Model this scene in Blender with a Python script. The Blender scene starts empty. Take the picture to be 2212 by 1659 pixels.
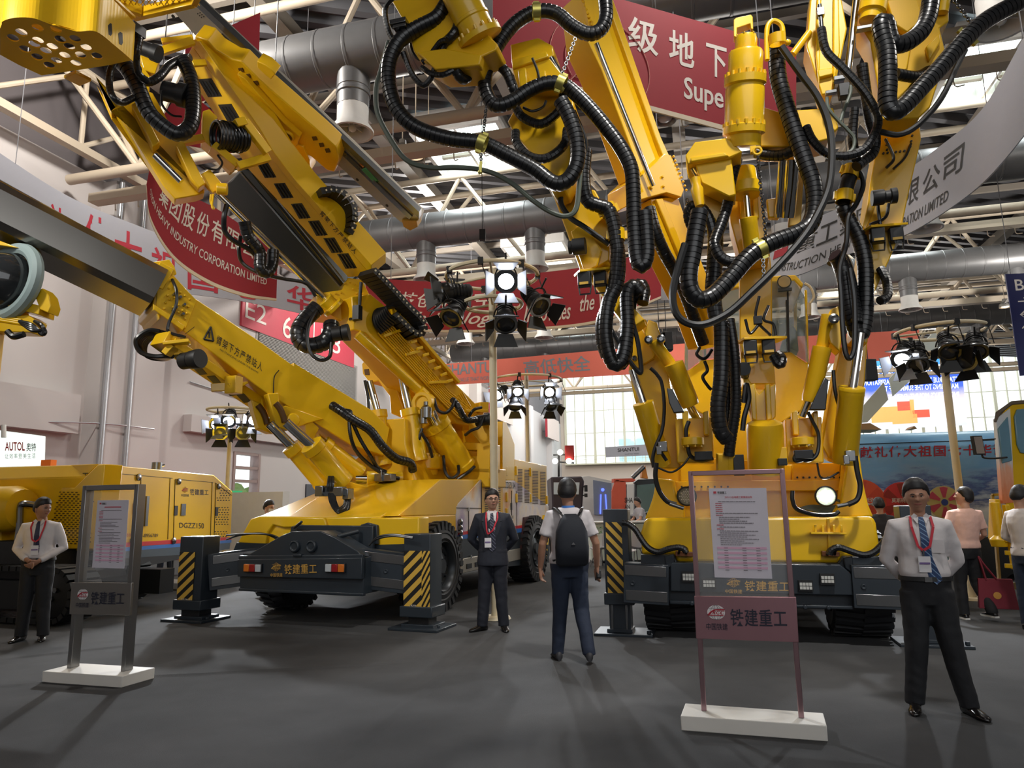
import bpy, bmesh, math, random
from mathutils import Vector as V, Matrix, noise
random.seed(7)
SC = bpy.context.scene
COL = SC.collection
PI = math.pi
# ------------------------------------------------------------------ camera
FPX, W_, H_ = 1520.0, 2212, 1659
EYE = V((0, 0, 1.6)); TH = math.radians(9.7); RHO = 0.0148
CF = V((0, math.cos(TH), math.sin(TH))); CU0 = V((0, -math.sin(TH), math.cos(TH))); CR0 = V((1, 0, 0))
CR = CR0*math.cos(RHO) - CU0*math.sin(RHO); CU = CR0*math.sin(RHO) + CU0*math.cos(RHO)
cam = bpy.data.objects.new('camera', bpy.data.cameras.new('camera')); COL.objects.link(cam)
cam.data.sensor_width = 36; cam.data.lens = 36*FPX/W_; cam.data.clip_end = 500; cam.data.clip_start = .05
cam.matrix_world = Matrix(((CR.x, CU.x, -CF.x, EYE.x), (CR.y, CU.y, -CF.y, EYE.y), (CR.z, CU.z, -CF.z, EYE.z), (0, 0, 0, 1)))
SC.camera = cam
# ------------------------------------------------------------------ colour management, sky
SC.view_settings.view_transform = 'Standard'; SC.view_settings.look = 'None'
SC.view_settings.gamma = 1; SC.view_settings.use_curve_mapping = False
SC.view_settings.exposure = 0.68
SC.cycles.max_bounces = 7; SC.cycles.diffuse_bounces = 3; SC.cycles.glossy_bounces = 3
SC.cycles.transmission_bounces = 4; SC.cycles.transparent_max_bounces = 10
SC.cycles.caustics_reflective = False; SC.cycles.caustics_refractive = False
SC.cycles.sample_clamp_indirect = 4
wd = bpy.data.worlds.new('daylight'); SC.world = wd; wd.use_nodes = True
bg = wd.node_tree.nodes['Background']; bg.inputs[0].default_value = (.86, .96, 1, 1); bg.inputs[1].default_value = 1.35

def rgb(r, g, b):
    f = lambda c: (c/255/12.92) if c/255 <= .04045 else ((c/255+.055)/1.055)**2.4
    return (f(r), f(g), f(b), 1)

def light(name, kind, loc, power, col=(1, 1, 1), size=.3, aim=None, angle=60, blend=.5, sy=None):
    d = bpy.data.lights.new(name, kind); d.energy = power; d.color = col
    if kind == 'AREA':
        d.size = size
        if sy: d.shape = 'RECTANGLE'; d.size_y = sy
    elif kind == 'SPOT':
        d.shadow_soft_size = size; d.spot_size = math.radians(angle); d.spot_blend = blend
    else: d.shadow_soft_size = size
    o = bpy.data.objects.new(name, d); COL.objects.link(o); o.location = loc
    if aim is not None: o.rotation_euler = (V(aim)-V(loc)).to_track_quat('-Z', 'Y').to_euler()
    return o

# ------------------------------------------------------------------ frames
def ray(px, py): return CF + CR*((px-W_/2)/FPX) - CU*((py-H_/2)/FPX)
def P(px, py, d):
    r = ray(px, py); return EYE + r*(d/r.y)
def G(px, py, z=0):
    r = ray(px, py); return EYE + r*((z-EYE.z)/r.z)
class Fr:
    def __init__(s, o, yaw):
        a = math.radians(yaw); s.yaw = yaw; s.o = V(o)
        s.y = V((math.sin(a), math.cos(a), 0)); s.x = V((math.cos(a), -math.sin(a), 0)); s.z = V((0, 0, 1))
    def __call__(s, x, y, z=0): return s.o + s.x*x + s.y*y + s.z*z
    def pl(s, px, py, o, n):
        r = ray(px, py); return EYE + r*((V(o)-EYE).dot(n)/r.dot(n))
    def onx(s, px, py, x): return s.pl(px, py, s.o+s.x*x, s.x)
    def ony(s, px, py, y): return s.pl(px, py, s.o+s.y*y, s.y)
H = Fr((0, 0, 0), 15)          # the hall: y runs down its length
ML = Fr((-2.81, 10.37, 0), 21)  # the crane truck on the left
MR = Fr((2.85, 8.61, 0), 16)   # the drilling rig on the right

# ------------------------------------------------------------------ materials
MATS = {}
def mat(name, c, rough=.5, metal=0, coat=0, emit=0, alpha=None, var=.06, scale=6, bump=0, spec=.5, trans=0):
    if name in MATS: return MATS[name]
    m = bpy.data.materials.new(name); m.use_nodes = True; nt = m.node_tree; b = nt.nodes['Principled BSDF']
    col = rgb(*c)
    b.inputs['Roughness'].default_value = rough; b.inputs['Metallic'].default_value = metal
    b.inputs['Specular IOR Level'].default_value = spec
    if coat: b.inputs['Coat Weight'].default_value = coat; b.inputs['Coat Roughness'].default_value = .08
    tc = nt.nodes.new('ShaderNodeTexCoord'); n = nt.nodes.new('ShaderNodeTexNoise')
    n.inputs['Scale'].default_value = scale; n.inputs['Detail'].default_value = 3
    nt.links.new(tc.outputs['Object'], n.inputs['Vector'])
    mx = nt.nodes.new('ShaderNodeMix'); mx.data_type = 'RGBA'
    mx.inputs['A'].default_value = tuple(v*(1-var) for v in col[:3])+(1,)
    mx.inputs['B'].default_value = tuple(min(1, v*(1+var)) for v in col[:3])+(1,)
    nt.links.new(n.outputs['Fac'], mx.inputs['Factor']); nt.links.new(mx.outputs['Result'], b.inputs['Base Color'])
    if emit:
        b.inputs['Emission Strength'].default_value = emit; b.inputs['Emission Color'].default_value = col
    if alpha is not None: b.inputs['Alpha'].default_value = alpha
    if trans: b.inputs['Transmission Weight'].default_value = trans
    if bump:
        bp = nt.nodes.new('ShaderNodeBump'); bp.inputs['Strength'].default_value = bump; bp.inputs['Distance'].default_value = .02
        nt.links.new(n.outputs['Fac'], bp.inputs['Height']); nt.links.new(bp.outputs['Normal'], b.inputs['Normal'])
    MATS[name] = m; return m
YEL = mat('yellow_paint', (238, 190, 18), .32, coat=.35, var=.03, scale=1.5)
YEL_SHADE = mat('yellow_paint_shaded', (234, 183, 20), .34, coat=.35, var=.03, scale=1.5)  # the yellow paint slightly darkened, shade put into its colour
DARK = mat('blue_black_paint', (38, 46, 54), .42, coat=.15, var=.05)
BLK = mat('black_rubber', (24, 25, 27), .5, var=.1)
HOSE = mat('black_hose_plastic', (26, 27, 29), .3, var=.12, spec=.6)
CHR = mat('chrome_rod', (225, 225, 222), .09, 1, var=.02)
STEEL = mat('brushed_steel', (150, 150, 150), .35, 1)
SILV = mat('silver_tube_steel', (140, 142, 144), .27, 1, var=.15, scale=.8)
ALU = mat('aluminium_rail', (178, 172, 160), .4, .75, var=.08)
BRASS = mat('zinc_yellow_clamp', (206, 196, 110), .35, .85)
GOLD = mat('pale_yellow_stripe', (214, 172, 70), .5)
GREYB = mat('grey_steel_beam', (112, 112, 116), .5, .2)
WHT = mat('white_paint', (226, 224, 220), .6)
CREAM = mat('cream_paint', (216, 204, 174), .5)
RED = mat('red_paint', (200, 34, 44), .5)
BLU = mat('blue_paint', (52, 112, 190), .5)
BLACKTXT = mat('black_lettering', (34, 30, 26), .55)
WHTTXT = mat('white_lettering', (224, 216, 208), .6)
REDTXT = mat('red_lettering', (168, 24, 46), .6)
GOLDTXT = mat('gold_lettering', (196, 152, 70), .5)

# ------------------------------------------------------------------ mesh builder
def unit(v): v = V(v); return v.normalized()
def side_of(ax, up=(0, 0, 1)):
    ax = unit(ax); s = ax.cross(V(up))
    if s.length < 1e-4: s = ax.cross(V((0, 1, 0)))
    s.normalize(); return s, s.cross(ax).normalized()
def spline(pts, n=8, closed=False):
    pts = [V(p) for p in pts]; out = []; L = len(pts)
    if L < 3: 
        return [pts[0].lerp(pts[1], i/n) for i in range(n+1)]
    rng = range(L if closed else L-1)
    for i in rng:
        p0 = pts[(i-1) % L] if closed or i > 0 else pts[0]*2-pts[1]
        p1, p2 = pts[i], pts[(i+1) % L]
        p3 = pts[(i+2) % L] if closed or i+2 < L else p2*2-p1
        for k in range(n):
            t = k/n; t2, t3 = t*t, t*t*t
            out.append((p1*2+(p2-p0)*t+(p0*2-p1*5+p2*4-p3)*t2+(p1*3-p0-p2*3+p3)*t3)*.5)
    if not closed: out.append(pts[-1].copy())
    return out
def resample(pts, step):
    ds = [0]
    for a, b in zip(pts, pts[1:]): ds.append(ds[-1]+(b-a).length)
    n = max(2, int(round(ds[-1]/step))); out = []; j = 0
    for i in range(n+1):
        s = ds[-1]*i/n
        while j < len(pts)-2 and ds[j+1] < s: j += 1
        seg = ds[j+1]-ds[j]; out.append(pts[j].lerp(pts[j+1], (s-ds[j])/seg if seg > 1e-9 else 0))
    return out
class MB:
    def __init__(s): s.v = []; s.f = []; s.m = []
    def add(s, vs, fs, mi=0):
        k = len(s.v); s.v += [V(p) for p in vs]; s.f += [tuple(i+k for i in f) for f in fs]; s.m += [mi]*len(fs); return s
    def obb(s, c, ax, ay, az, mi=0):
        c, ax, ay, az = V(c), V(ax), V(ay), V(az)
        vs = [c+ax*i+ay*j+az*k for i in (-1, 1) for j in (-1, 1) for k in (-1, 1)]
        return s.add(vs, [(0, 1, 3, 2), (4, 6, 7, 5), (0, 4, 5, 1), (2, 3, 7, 6), (0, 2, 6, 4), (1, 5, 7, 3)], mi)
    def box(s, fr, x0, x1, y0, y1, z0, z1, mi=0):
        c = fr((x0+x1)/2, (y0+y1)/2, (z0+z1)/2); return s.obb(c, fr.x*((x1-x0)/2), fr.y*((y1-y0)/2), fr.z*((z1-z0)/2), mi)
    def beam(s, p0, p1, w, h, up=(0, 0, 1), w1=None, h1=None, mi=0):
        p0, p1 = V(p0), V(p1); sd, u = side_of(p1-p0, up); w1 = w if w1 is None else w1; h1 = h if h1 is None else h1
        vs = [p0+sd*(i*w/2)+u*(j*h/2) for i, j in ((-1, -1), (1, -1), (1, 1), (-1, 1))]+[p1+sd*(i*w1/2)+u*(j*h1/2) for i, j in ((-1, -1), (1, -1), (1, 1), (-1, 1))]
        return s.add(vs, [(3, 2, 1, 0), (4, 5, 6, 7), (0, 1, 5, 4), (1, 2, 6, 5), (2, 3, 7, 6), (3, 0, 4, 7)], mi)
    def rings(s, rs, cap=True, closed=False, mi=0):
        n = len(rs[0]); vs = [p for r in rs for p in r]; fs = []; R = len(rs)
        for i in range(R if closed else R-1):
            a, b = i*n, ((i+1) % R)*n
            for j in range(n): fs.append((a+j, a+(j+1) % n, b+(j+1) % n, b+j))
        if cap and not closed: fs += [tuple(range(n-1, -1, -1)), tuple(range((R-1)*n, R*n))]
        return s.add(vs, fs, mi)
    def path(s, pts, r, n=8, closed=False, cap=True, mi=0, flat=None):
        pts = [V(p) for p in pts]; L = len(pts); rs = []; prev = None
        for i, p in enumerate(pts):
            t = (pts[(i+1) % L]-pts[i-1]) if closed or 0 < i < L-1 else (pts[1]-pts[0] if i == 0 else pts[-1]-pts[-2])
            if t.length < 1e-9: t = V((0, 0, 1))
            t.normalize()
            if prev is None: a = side_of(t)[0]
            else:
                a = prev-t*prev.dot(t)
                a = side_of(t)[0] if a.length < 1e-5 else a.normalized()
            prev = a; b = t.cross(a); ri = r[i] if isinstance(r, (list, tuple)) else r
            rs.append([p+(a*math.cos(2*PI*k/n)+b*math.sin(2*PI*k/n)*(flat or 1))*ri for k in range(n)])
        return s.rings(rs, cap, closed, mi)
    def rod(s, p0, p1, r, r1=None, n=16, mi=0): return s.path([p0, p1], [r, r if r1 is None else r1], n, mi=mi)
    def tube(s, pts, r, n=8, k=8, closed=False, mi=0): return s.path(spline(pts, k, closed), r, n, closed, mi=mi)
    def hose(s, pts, r, n=12, pitch=None, mi=0, k=8):
        """ribbed sleeve: flat ribs with narrow grooves between them"""
        pitch = max(pitch or 0, r*.68); r *= 1.05; c = resample(spline(pts, k), pitch); p, R = [], []
        for a, b in zip(c, c[1:]):
            for f, q in ((0, 1), (.45, 1.01), (.83, 1), (.86, .9), (.97, .9)): p.append(a.lerp(b, f)); R.append(r*q)
        return s.path(p, R, n, mi=mi)
    def slab(s, poly, vec, mi=0):
        poly = [V(p) for p in poly]; vec = V(vec); n = len(poly)
        nrm = V((0, 0, 0))
        for i in range(n): nrm += poly[i].cross(poly[(i+1) % n])
        if nrm.dot(vec) > 0: poly.reverse()
        vs = poly+[p+vec for p in poly]
        fs = [tuple(range(n)), tuple(range(2*n-1, n-1, -1))]+[(i, i+n, (i+1) % n+n, (i+1) % n) for i in range(n)]
        return s.add(vs, fs, mi)
    def lathe(s, o, axis, prof, n=24, mi=0, cap=True):
        axis = unit(axis); a, b = side_of(axis); o = V(o)
        return s.rings([[o+axis*h+(a*math.cos(2*PI*k/n)+b*math.sin(2*PI*k/n))*r for k in range(n)] for r, h in prof], cap, False, mi)
    def ring(s, o, axis, R, r, n=40, m=8, mi=0, ax2=None, R2=None):
        a, b = side_of(axis)
        if ax2 is not None: a = unit(ax2); b = unit(axis).cross(a)
        R2 = R2 or R
        return s.path([V(o)+a*math.cos(2*PI*i/n)*R+b*math.sin(2*PI*i/n)*R2 for i in range(n)], r, m, True, mi=mi)
    def bolts(s, ps, nrm, r=.018, h=.02, n=6, mi=0):
        for p in ps: s.rod(V(p)-unit(nrm)*.004, V(p)+unit(nrm)*h, r, n=n, mi=mi)
        return s
    def ball(s, c, r, n=12, m=8, sc=(1, 1, 1), mi=0):
        c = V(c); rs = []
        for i in range(m+1):
            a = PI*i/m; rr = max(math.sin(a), .003)
            rs.append([c+V((math.cos(2*PI*k/n)*rr*r*sc[0], math.sin(2*PI*k/n)*rr*r*sc[1], -math.cos(a)*r*sc[2])) for k in range(n)])
        return s.rings(rs, True, False, mi)
    def pieces(s):
        """the separate pieces of this mesh, touching ones kept together"""
        up = list(range(len(s.v)))
        def find(i):
            while up[i] != i: up[i] = up[up[i]]; i = up[i]
            return i
        for f in s.f:
            for i in f[1:]: up[find(i)] = find(f[0])
        bx = {}
        for i, p in enumerate(s.v):
            k = find(i); lo, hi = bx.setdefault(k, (p.copy(), p.copy()))
            for a in range(3): lo[a] = min(lo[a], p[a]); hi[a] = max(hi[a], p[a])
        ks = list(bx)
        for i, a in enumerate(ks):
            for c in ks[:i]:
                if all(bx[a][0][q] < bx[c][1][q]+.006 and bx[c][0][q] < bx[a][1][q]+.006 for q in range(3)): up[find(a)] = find(c)
        out = {}
        for f, m in zip(s.f, s.m):
            g = out.setdefault(find(f[0]), (MB(), {})); 
            for i in f:
                if i not in g[1]: g[1][i] = len(g[0].v); g[0].v.append(s.v[i])
            g[0].f.append(tuple(g[1][i] for i in f)); g[0].m.append(m)
        return [g[0] for g in out.values()]
    def build(s, name, mats, parent=None, smooth=35, bevel=0, label=None, kind=None, seg=2):
        if name in SPLIT and parent is not None:
            q = s.pieces()
            for p in q[1:]: p.build_one(name, mats, parent, smooth, bevel, label, kind, seg)
            if len(q) > 1: s = q[0]
        return s.build_one(name, mats, parent, smooth, bevel, label, kind, seg)
    def build_one(s, name, mats, parent=None, smooth=35, bevel=0, label=None, kind=None, seg=2):
        me = bpy.data.meshes.new(name); inv = None
        if parent is not None: inv = ROOTINV[parent.name]
        elif s.v:
            lo = V([min(p[i] for p in s.v) for i in range(3)]); hi = V([max(p[i] for p in s.v) for i in range(3)])
            org = V(((lo.x+hi.x)/2, (lo.y+hi.y)/2, lo.z)); inv = Matrix.Translation(-org)
        me.from_pydata([inv @ p for p in s.v], [], s.f)
        for m in (mats if isinstance(mats, (list, tuple)) else [mats]): me.materials.append(m)
        if any(s.m): me.polygons.foreach_set('material_index', s.m)
        me.update()
        if smooth:
            me.polygons.foreach_set('use_smooth', [True]*len(me.polygons)); me.set_sharp_from_angle(angle=math.radians(smooth))
        o = bpy.data.objects.new(name, me); COL.objects.link(o)
        if parent is not None: o.parent = parent; ROOTINV[o.name] = inv
        else: o.location = org; ROOTINV[o.name] = inv
        if bevel:
            b = o.modifiers.new('edge', 'BEVEL'); b.width = bevel; b.segments = seg; b.limit_method = 'ANGLE'; b.angle_limit = math.radians(40)
        if label: o['label'] = label
        if kind: o['kind'] = kind
        return o
ROOTINV = {}
SPLIT = set('nose_flank yoke work_lamp cable_in_vent lamp_shelf cowling_skirt junction_box wheel_arch boom_vent channel_vent swivel_motor pivot_pin hose_sleeve hanging_wire latch grease_nipple cradle_slot grab_rail support_post cable lit_lamp roof_cover basket_slot hose_bracket step_slot filler_cap hinge mount_bolt plate_bolt valve_block hose_fitting rotary_motor pipe_clamp post wiper rail_hole wing_mirror wire_bundle head_frame swivel_bracket'.split())
def tag(o, label, cat, group=None):
    o['label'] = label; o['category'] = cat
    if group: o['group'] = group
    return o
def thing(name, label, cat, loc=(0, 0, 0), yaw=0, group=None):
    o = bpy.data.objects.new(name, None); COL.objects.link(o); o.location = loc; o.empty_display_size = .2
    o.rotation_euler = (0, 0, -math.radians(yaw))
    ROOTINV[o.name] = (Matrix.Translation(V(loc)) @ Matrix.Rotation(-math.radians(yaw), 4, 'Z')).inverted()
    return tag(o, label, cat, group)
def struct(mb, name, mats, **k):
    o = mb.build(name, mats, **k); o['kind'] = 'structure'; return o
def clone(root, loc, rot=None, label=None, group=None):
    r = root.copy(); COL.objects.link(r); r.location = loc
    if rot is not None: r.rotation_euler = rot
    if label: r['label'] = label
    if group: r['group'] = group
    for ch in root.children:
        c = ch.copy(); COL.objects.link(c); c.parent = r
        for g in ch.children:
            d = g.copy(); COL.objects.link(d); d.parent = c
    return r
# ------------------------------------------------------------------ lettering
def letters(txt, bold=0, shear=0, spacing=1):
    cu = bpy.data.curves.new('txt', 'FONT'); cu.body = txt; cu.offset = bold*.5; cu.shear = shear; cu.space_character = spacing
    cu.resolution_u = 3; cu.align_x = 'LEFT'
    ob = bpy.data.objects.new('txt', cu); COL.objects.link(ob)
    dg = bpy.context.evaluated_depsgraph_get(); dg.update()
    me = bpy.data.meshes.new_from_object(ob.evaluated_get(dg))
    vs = [v.co.copy() for v in me.vertices]; fs = [tuple(p.vertices) for p in me.polygons]
    bpy.data.objects.remove(ob); bpy.data.curves.remove(cu); bpy.data.meshes.remove(me)
    return vs, fs
LCACHE = {}
def word(mb, txt, m, u0, u1, v0, v1, lift, bold=0, shear=0, spacing=1, mi=0, flip=False):
    """lay a word over the box u0..u1, v0..v1 of the mapping m(u, v) -> (point, normal)"""
    k = (txt, bold, shear, spacing)
    if k not in LCACHE: LCACHE[k] = letters(*k)
    vs, fs = LCACHE[k]
    if not vs: return mb
    x0, x1 = min(v.x for v in vs), max(v.x for v in vs); y0, y1 = min(v.y for v in vs), max(v.y for v in vs)
    out = []
    for v in vs:
        a = (v.x-x0)/max(x1-x0, 1e-6); b = (v.y-y0)/max(y1-y0, 1e-6)
        if flip: a = 1-a
        p, n = m(u0+(u1-u0)*a, v0+(v1-v0)*b); out.append(p+n*lift)
    return mb.add(out, fs, mi)
def quad(bl, br, tl, tr=None):
    """bilinear patch as a mapping for word()"""
    bl, br, tl = V(bl), V(br), V(tl); tr = br+tl-bl if tr is None else V(tr)
    n = (br-bl).cross(tl-bl).normalized()
    if n.dot(EYE-bl) < 0: n = -n
    return lambda u, v: (bl.lerp(br, u).lerp(tl.lerp(tr, u), v), n)
def sheet_map(top, bot, k=10):
    T = spline([P(*p) for p in top], k) if len(top) > 2 else [P(*top[0]), P(*top[1])]
    B = spline([P(*p) for p in bot], k) if len(bot) > 2 else [P(*bot[0]), P(*bot[1])]
    T = resample(T, 9e9) if 0 else T
    def at(L, u):
        u = min(max(u, 0), 1)*(len(L)-1); i = min(int(u), len(L)-2); return L[i].lerp(L[i+1], u-i)
    def m(u, v):
        p = at(B, u).lerp(at(T, u), v); e = .01
        du = at(B, min(u+e, 1)).lerp(at(T, min(u+e, 1)), v)-at(B, max(u-e, 0)).lerp(at(T, max(u-e, 0)), v)
        n = du.cross(at(T, u)-at(B, u)).normalized()
        if n.dot(EYE-p) < 0: n = -n
        return p, n
    return m
def sheet(m, thick=.03, nu=40, nv=2, mb=None, mi=0, u0=0, u1=1, v0=0, v1=1, lift=0):
    mb = mb or MB(); fr, bk = [], []
    for i in range(nu+1):
        for j in range(nv+1):
            p, n = m(u0+(u1-u0)*i/nu, v0+(v1-v0)*j/nv); fr.append(p+n*lift); bk.append(p+n*(lift-thick))
    N = len(fr); vs = fr+bk; fs = []; w = nv+1
    for i in range(nu):
        for j in range(nv):
            a, b, c, d = i*w+j, (i+1)*w+j, (i+1)*w+j+1, i*w+j+1
            fs += [(a, b, c, d), (a+N, d+N, c+N, b+N)]
    for i in range(nu):
        for j in (0, nv):
            a, b = i*w+j, (i+1)*w+j; fs.append((a, a+N, b+N, b) if j == 0 else (a, b, b+N, a+N))
    for j in range(nv):
        for i in (0, nu):
            a, b = i*w+j, i*w+j+1; fs.append((a, b, b+N, a+N) if i == 0 else (a, a+N, b+N, b))
    mb.add(vs, fs, mi); return mb
# ================================================================== the hall
YB, XL = 120.0, -23.5
light('front_fill_light', 'AREA', H(6, -12, 9), 760, (.93, .97, 1), 24, H(0, 14, 3), sy=10)  # fill light added inside the closed front wall, no opening there
SKY = [(x, 31+15.6*k) for k in range(4) for x in (-10.3, 12.8)]
for i, (x, y) in enumerate(SKY):
    light('skylight_daylight', 'AREA', H(x, y, 19.3), 420, (.95, 1, 1), 3.4, H(x, y, 0))
for x in (-16, 2, 20):
    for y in (14, 40, 66, 92):
        light('roof_fill_light', 'POINT', H(x, y, 17.2 if x < -10 or y < 20 else 12.6), 2900 if x < -10 else 1700, (1, .95, .88), .5)  # bare fill lights added under the roof, no fixtures hang there

def noise_mat(name, c1, c2, scale, rough=.9, bump=.3, detail=6, dist=.01, stretch=(1, 1, 1)):
    m = bpy.data.materials.new(name); m.use_nodes = True; nt = m.node_tree; b = nt.nodes['Principled BSDF']; L = nt.links
    tc = nt.nodes.new('ShaderNodeTexCoord'); mp = nt.nodes.new('ShaderNodeMapping'); mp.inputs['Scale'].default_value = stretch
    n1 = nt.nodes.new('ShaderNodeTexNoise'); n1.inputs['Scale'].default_value = scale; n1.inputs['Detail'].default_value = detail
    n2 = nt.nodes.new('ShaderNodeTexNoise'); n2.inputs['Scale'].default_value = scale*.02; n2.inputs['Detail'].default_value = 4
    ad = nt.nodes.new('ShaderNodeMath'); ad.operation = 'MULTIPLY_ADD'; ad.inputs[1].default_value = .45; mx = nt.nodes.new('ShaderNodeMix'); mx.data_type = 'RGBA'
    L.new(tc.outputs['Object'], mp.inputs[0]); L.new(mp.outputs[0], n1.inputs['Vector']); L.new(mp.outputs[0], n2.inputs['Vector'])
    L.new(n1.outputs['Fac'], ad.inputs[0])
    hm = nt.nodes.new('ShaderNodeMath'); hm.operation = 'MULTIPLY'; hm.inputs[1].default_value = .55; L.new(n2.outputs['Fac'], hm.inputs[0]); L.new(hm.outputs[0], ad.inputs[2])
    L.new(ad.outputs[0], mx.inputs['Factor']); mx.inputs['A'].default_value = rgb(*c1); mx.inputs['B'].default_value = rgb(*c2)
    L.new(mx.outputs['Result'], b.inputs['Base Color']); b.inputs['Roughness'].default_value = rough; b.inputs['Specular IOR Level'].default_value = .2
    bp = nt.nodes.new('ShaderNodeBump'); bp.inputs['Strength'].default_value = bump; bp.inputs['Distance'].default_value = dist
    L.new(n1.outputs['Fac'], bp.inputs['Height']); L.new(bp.outputs['Normal'], b.inputs['Normal'])
    return m
CARPET = noise_mat('charcoal_carpet', (62, 62, 63), (84, 84, 85), 180, 1, .4, 8)
REDC = noise_mat('red_carpet', (150, 40, 38), (186, 62, 54), 140, 1, .3)
WALLM = mat('plaster_wall', (196, 190, 188), .8, var=.05, scale=.3)
WALLB = mat('plaster_wall_cream', (206, 190, 176), .8, var=.04, scale=.3)
DECK = mat('roof_deck_steel', (94, 94, 98), .5, .35, var=.12, scale=.4)
TRUSS = mat('truss_paint', (186, 172, 152), .55, var=.06, scale=.5)
GALV = mat('galvanised_duct', (116, 116, 117), .42, .4, var=.18, scale=1.2)
NOZ = mat('diffuser_white', (206, 204, 200), .5)
DAY = mat('daylit_skylight', (235, 255, 252), .5, emit=2.2, var=.02)
LOUV = mat('grey_louvre', (150, 146, 142), .5)

def floor_mesh():
    mb = MB(); nx, ny = 60, 70; X0, X1, Y0, Y1 = -23.5, 56, -14, 120; vs, fs = [], []
    ys = [Y0+(Y1-Y0)*(j/ny)**1.6 for j in range(ny+1)]
    for j in range(ny+1):
        for i in range(nx+1):
            vs.append(H(X0+(X1-X0)*i/nx, ys[j], 0))
    for j in range(ny):
        for i in range(nx): a = j*(nx+1)+i; fs.append((a, a+1, a+nx+2, a+nx+1))
    return mb.add(vs, fs)
struct(floor_mesh(), 'floor', CARPET, smooth=0)
# carpet laid in strips: slightly raised wrinkles where the strips meet
for i, (a, b) in enumerate([((0, 1480), (900, 1430)), ((0, 1425), (340, 1388)), ((560, 1345), (960, 1390)), ((1090, 1330), (1500, 1290)), ((700, 1660), (1180, 1290))]):
    pa, pb = G(*a), G(*b); n = 24; sd = (pb-pa).cross(V((0, 0, 1))).normalized()
    mb = MB(); rs = []
    for k in range(n+1):
        p = pa.lerp(pb, k/n)+sd*.04*noise.noise(V((k*.5, i*3, 0))); e = .012*(1-abs(2*k/n-1)**4)
        rs.append([p-sd*.07+V((0, 0, .0005)), p+V((0, 0, .001+e)), p+sd*.02+V((0, 0, .001+e*.5)), p+sd*.08+V((0, 0, .0005))])
    for k in range(n): mb.add(rs[k]+rs[k+1], [(j, j+1, j+5, j+4) for j in range(3)])
    struct(mb, 'trim_%d' % (i+1), CARPET)
rc = MB(); rc.slab([H(x, y, 0) for x, y in ((-23.4, 19.5), (-9.5, 19.5), (-8, 31.5), (-23.4, 31.5))], (0, 0, .012)); struct(rc, 'floor_red_carpet', REDC)

# ---- walls
w = MB(); w.box(H, XL-.6, XL, -14, 31.6, 0, 15.2); w.box(H, XL-.6, XL, 31.6, 33.9, 4.5, 15.2); w.box(H, XL-.6, XL, 33.9, YB, 0, 15.2)
w.box(H, XL, XL+.5, -6, 21.6, 4.5, 6)                                   # ledge
for y in (22.2, 58, 70, 82, 94, 108): w.box(H, XL-.3, XL+.9 if y > 30 else XL+.7, y, y+(3.4 if y < 30 else 1.6), 0, 15.1)
w.box(H, XL, XL+.45, 27.8, 46, 5.2, 6.0)
struct(w, 'wall_left', WALLM, smooth=0)
w = MB(); w.box(H, XL-.6, XL-.1, -14, YB, 15.2, 22); struct(w, 'wall_left_upper', mat('dark_cladding', (92, 86, 88), .7, var=.1, scale=.4), smooth=0)
w = MB(); w.beam(H(-22.4, 4, 15.3), H(-22.4, 84, 15.3), .34, .3); w.rod(H(-22.4, 4, 18.5), H(-22.4, 84, 18.5), .17, n=10)
for k in range(20): w.rod(H(-22.4, 4+4*k, 15.4), H(-22.4, 4+4*k, 18.5), .1, n=8); w.rod(H(-22.4, 4+4*k, 15.4), H(-22.4, 8+4*k, 18.5), .1, n=8)
struct(w, 'trim_20', mat('truss_paint', (186, 172, 152), .55))
w = MB()
for x, r in ((22.35, .11), (23.6, .1)): w.rod(H(XL+.84, x, 0), H(XL+.84, x, 15.5), r, n=12)
w.tube([H(XL+.1, 14, 5.1), H(XL+.12, 18, 4.7), H(XL+.8, 22.2, 4.95), H(XL+.9, 25, 5)], .03, 6)
w.tube([H(XL+.06, 28, 7.6), H(XL+.06, 36, 7.2), H(XL+.06, 46, 7.4)], .03, 6)
struct(w, 'trim_6', mat('wall_pipe_steel', (176, 178, 182), .3, .6))
w = MB(); w.box(H, -24, 56, YB, YB+.6, 0, 8.2); w.box(H, -24, 56, YB, YB+.6, 28, 30); w.box(H, -24, -22.6, YB, YB+.6, 8, 29)
struct(w, 'wall_back', WALLB, smooth=0)
w = MB(); w.box(H, 56, 56.5, -14, YB, 0, 22); struct(w, 'wall_right', WALLM, smooth=0)  # unseen side wall, put in to keep the light inside
w = MB(); w.box(H, -24, 56.5, -14.6, -14, 0, 20); struct(w, 'wall_front', WALLM, smooth=0)  # unseen front wall, put in to block the sky behind the viewer
# ---- big window of the end wall
w = MB(); MULL = mat('window_mullion', (206, 200, 176), .5)
k = 0; x = -22.6
while x < 56:
    w.box(H, x-(.2 if k % 3 == 0 else .07), x+(.2 if k % 3 == 0 else .07), YB-.25, YB+.1, 8.2, 28); x += 1.68; k += 1
for z in (8.25, 9.6, 13.45, 17.3, 21.1, 24.9): w.box(H, -22.6, 56, YB-.1, YB+.1, z-.06, z+.06)
for z in (8.9, 9.3): w.rod(H(-22.4, YB-1.4, z-.0), H(40, YB-1.4, z), .035, n=6)
k = 0
while k < 40: w.rod(H(-22.4+k*1.6, YB-1.4, 8.2), H(-22.4+k*1.6, YB-1.4, 9.3), .03, n=6); k += 1
w.box(H, -22.6, 56, YB-1.6, YB, 8.0, 8.2)
wf = struct(w, 'window_1', MULL, smooth=0)
gl = mat('window_glass', (236, 250, 250), .05, alpha=.08)
g = MB(); g.box(H, -22.6, 56, YB+.14, YB+.17, 8.2, 28); g.build('window_glass', gl, wf, smooth=0)
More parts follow.
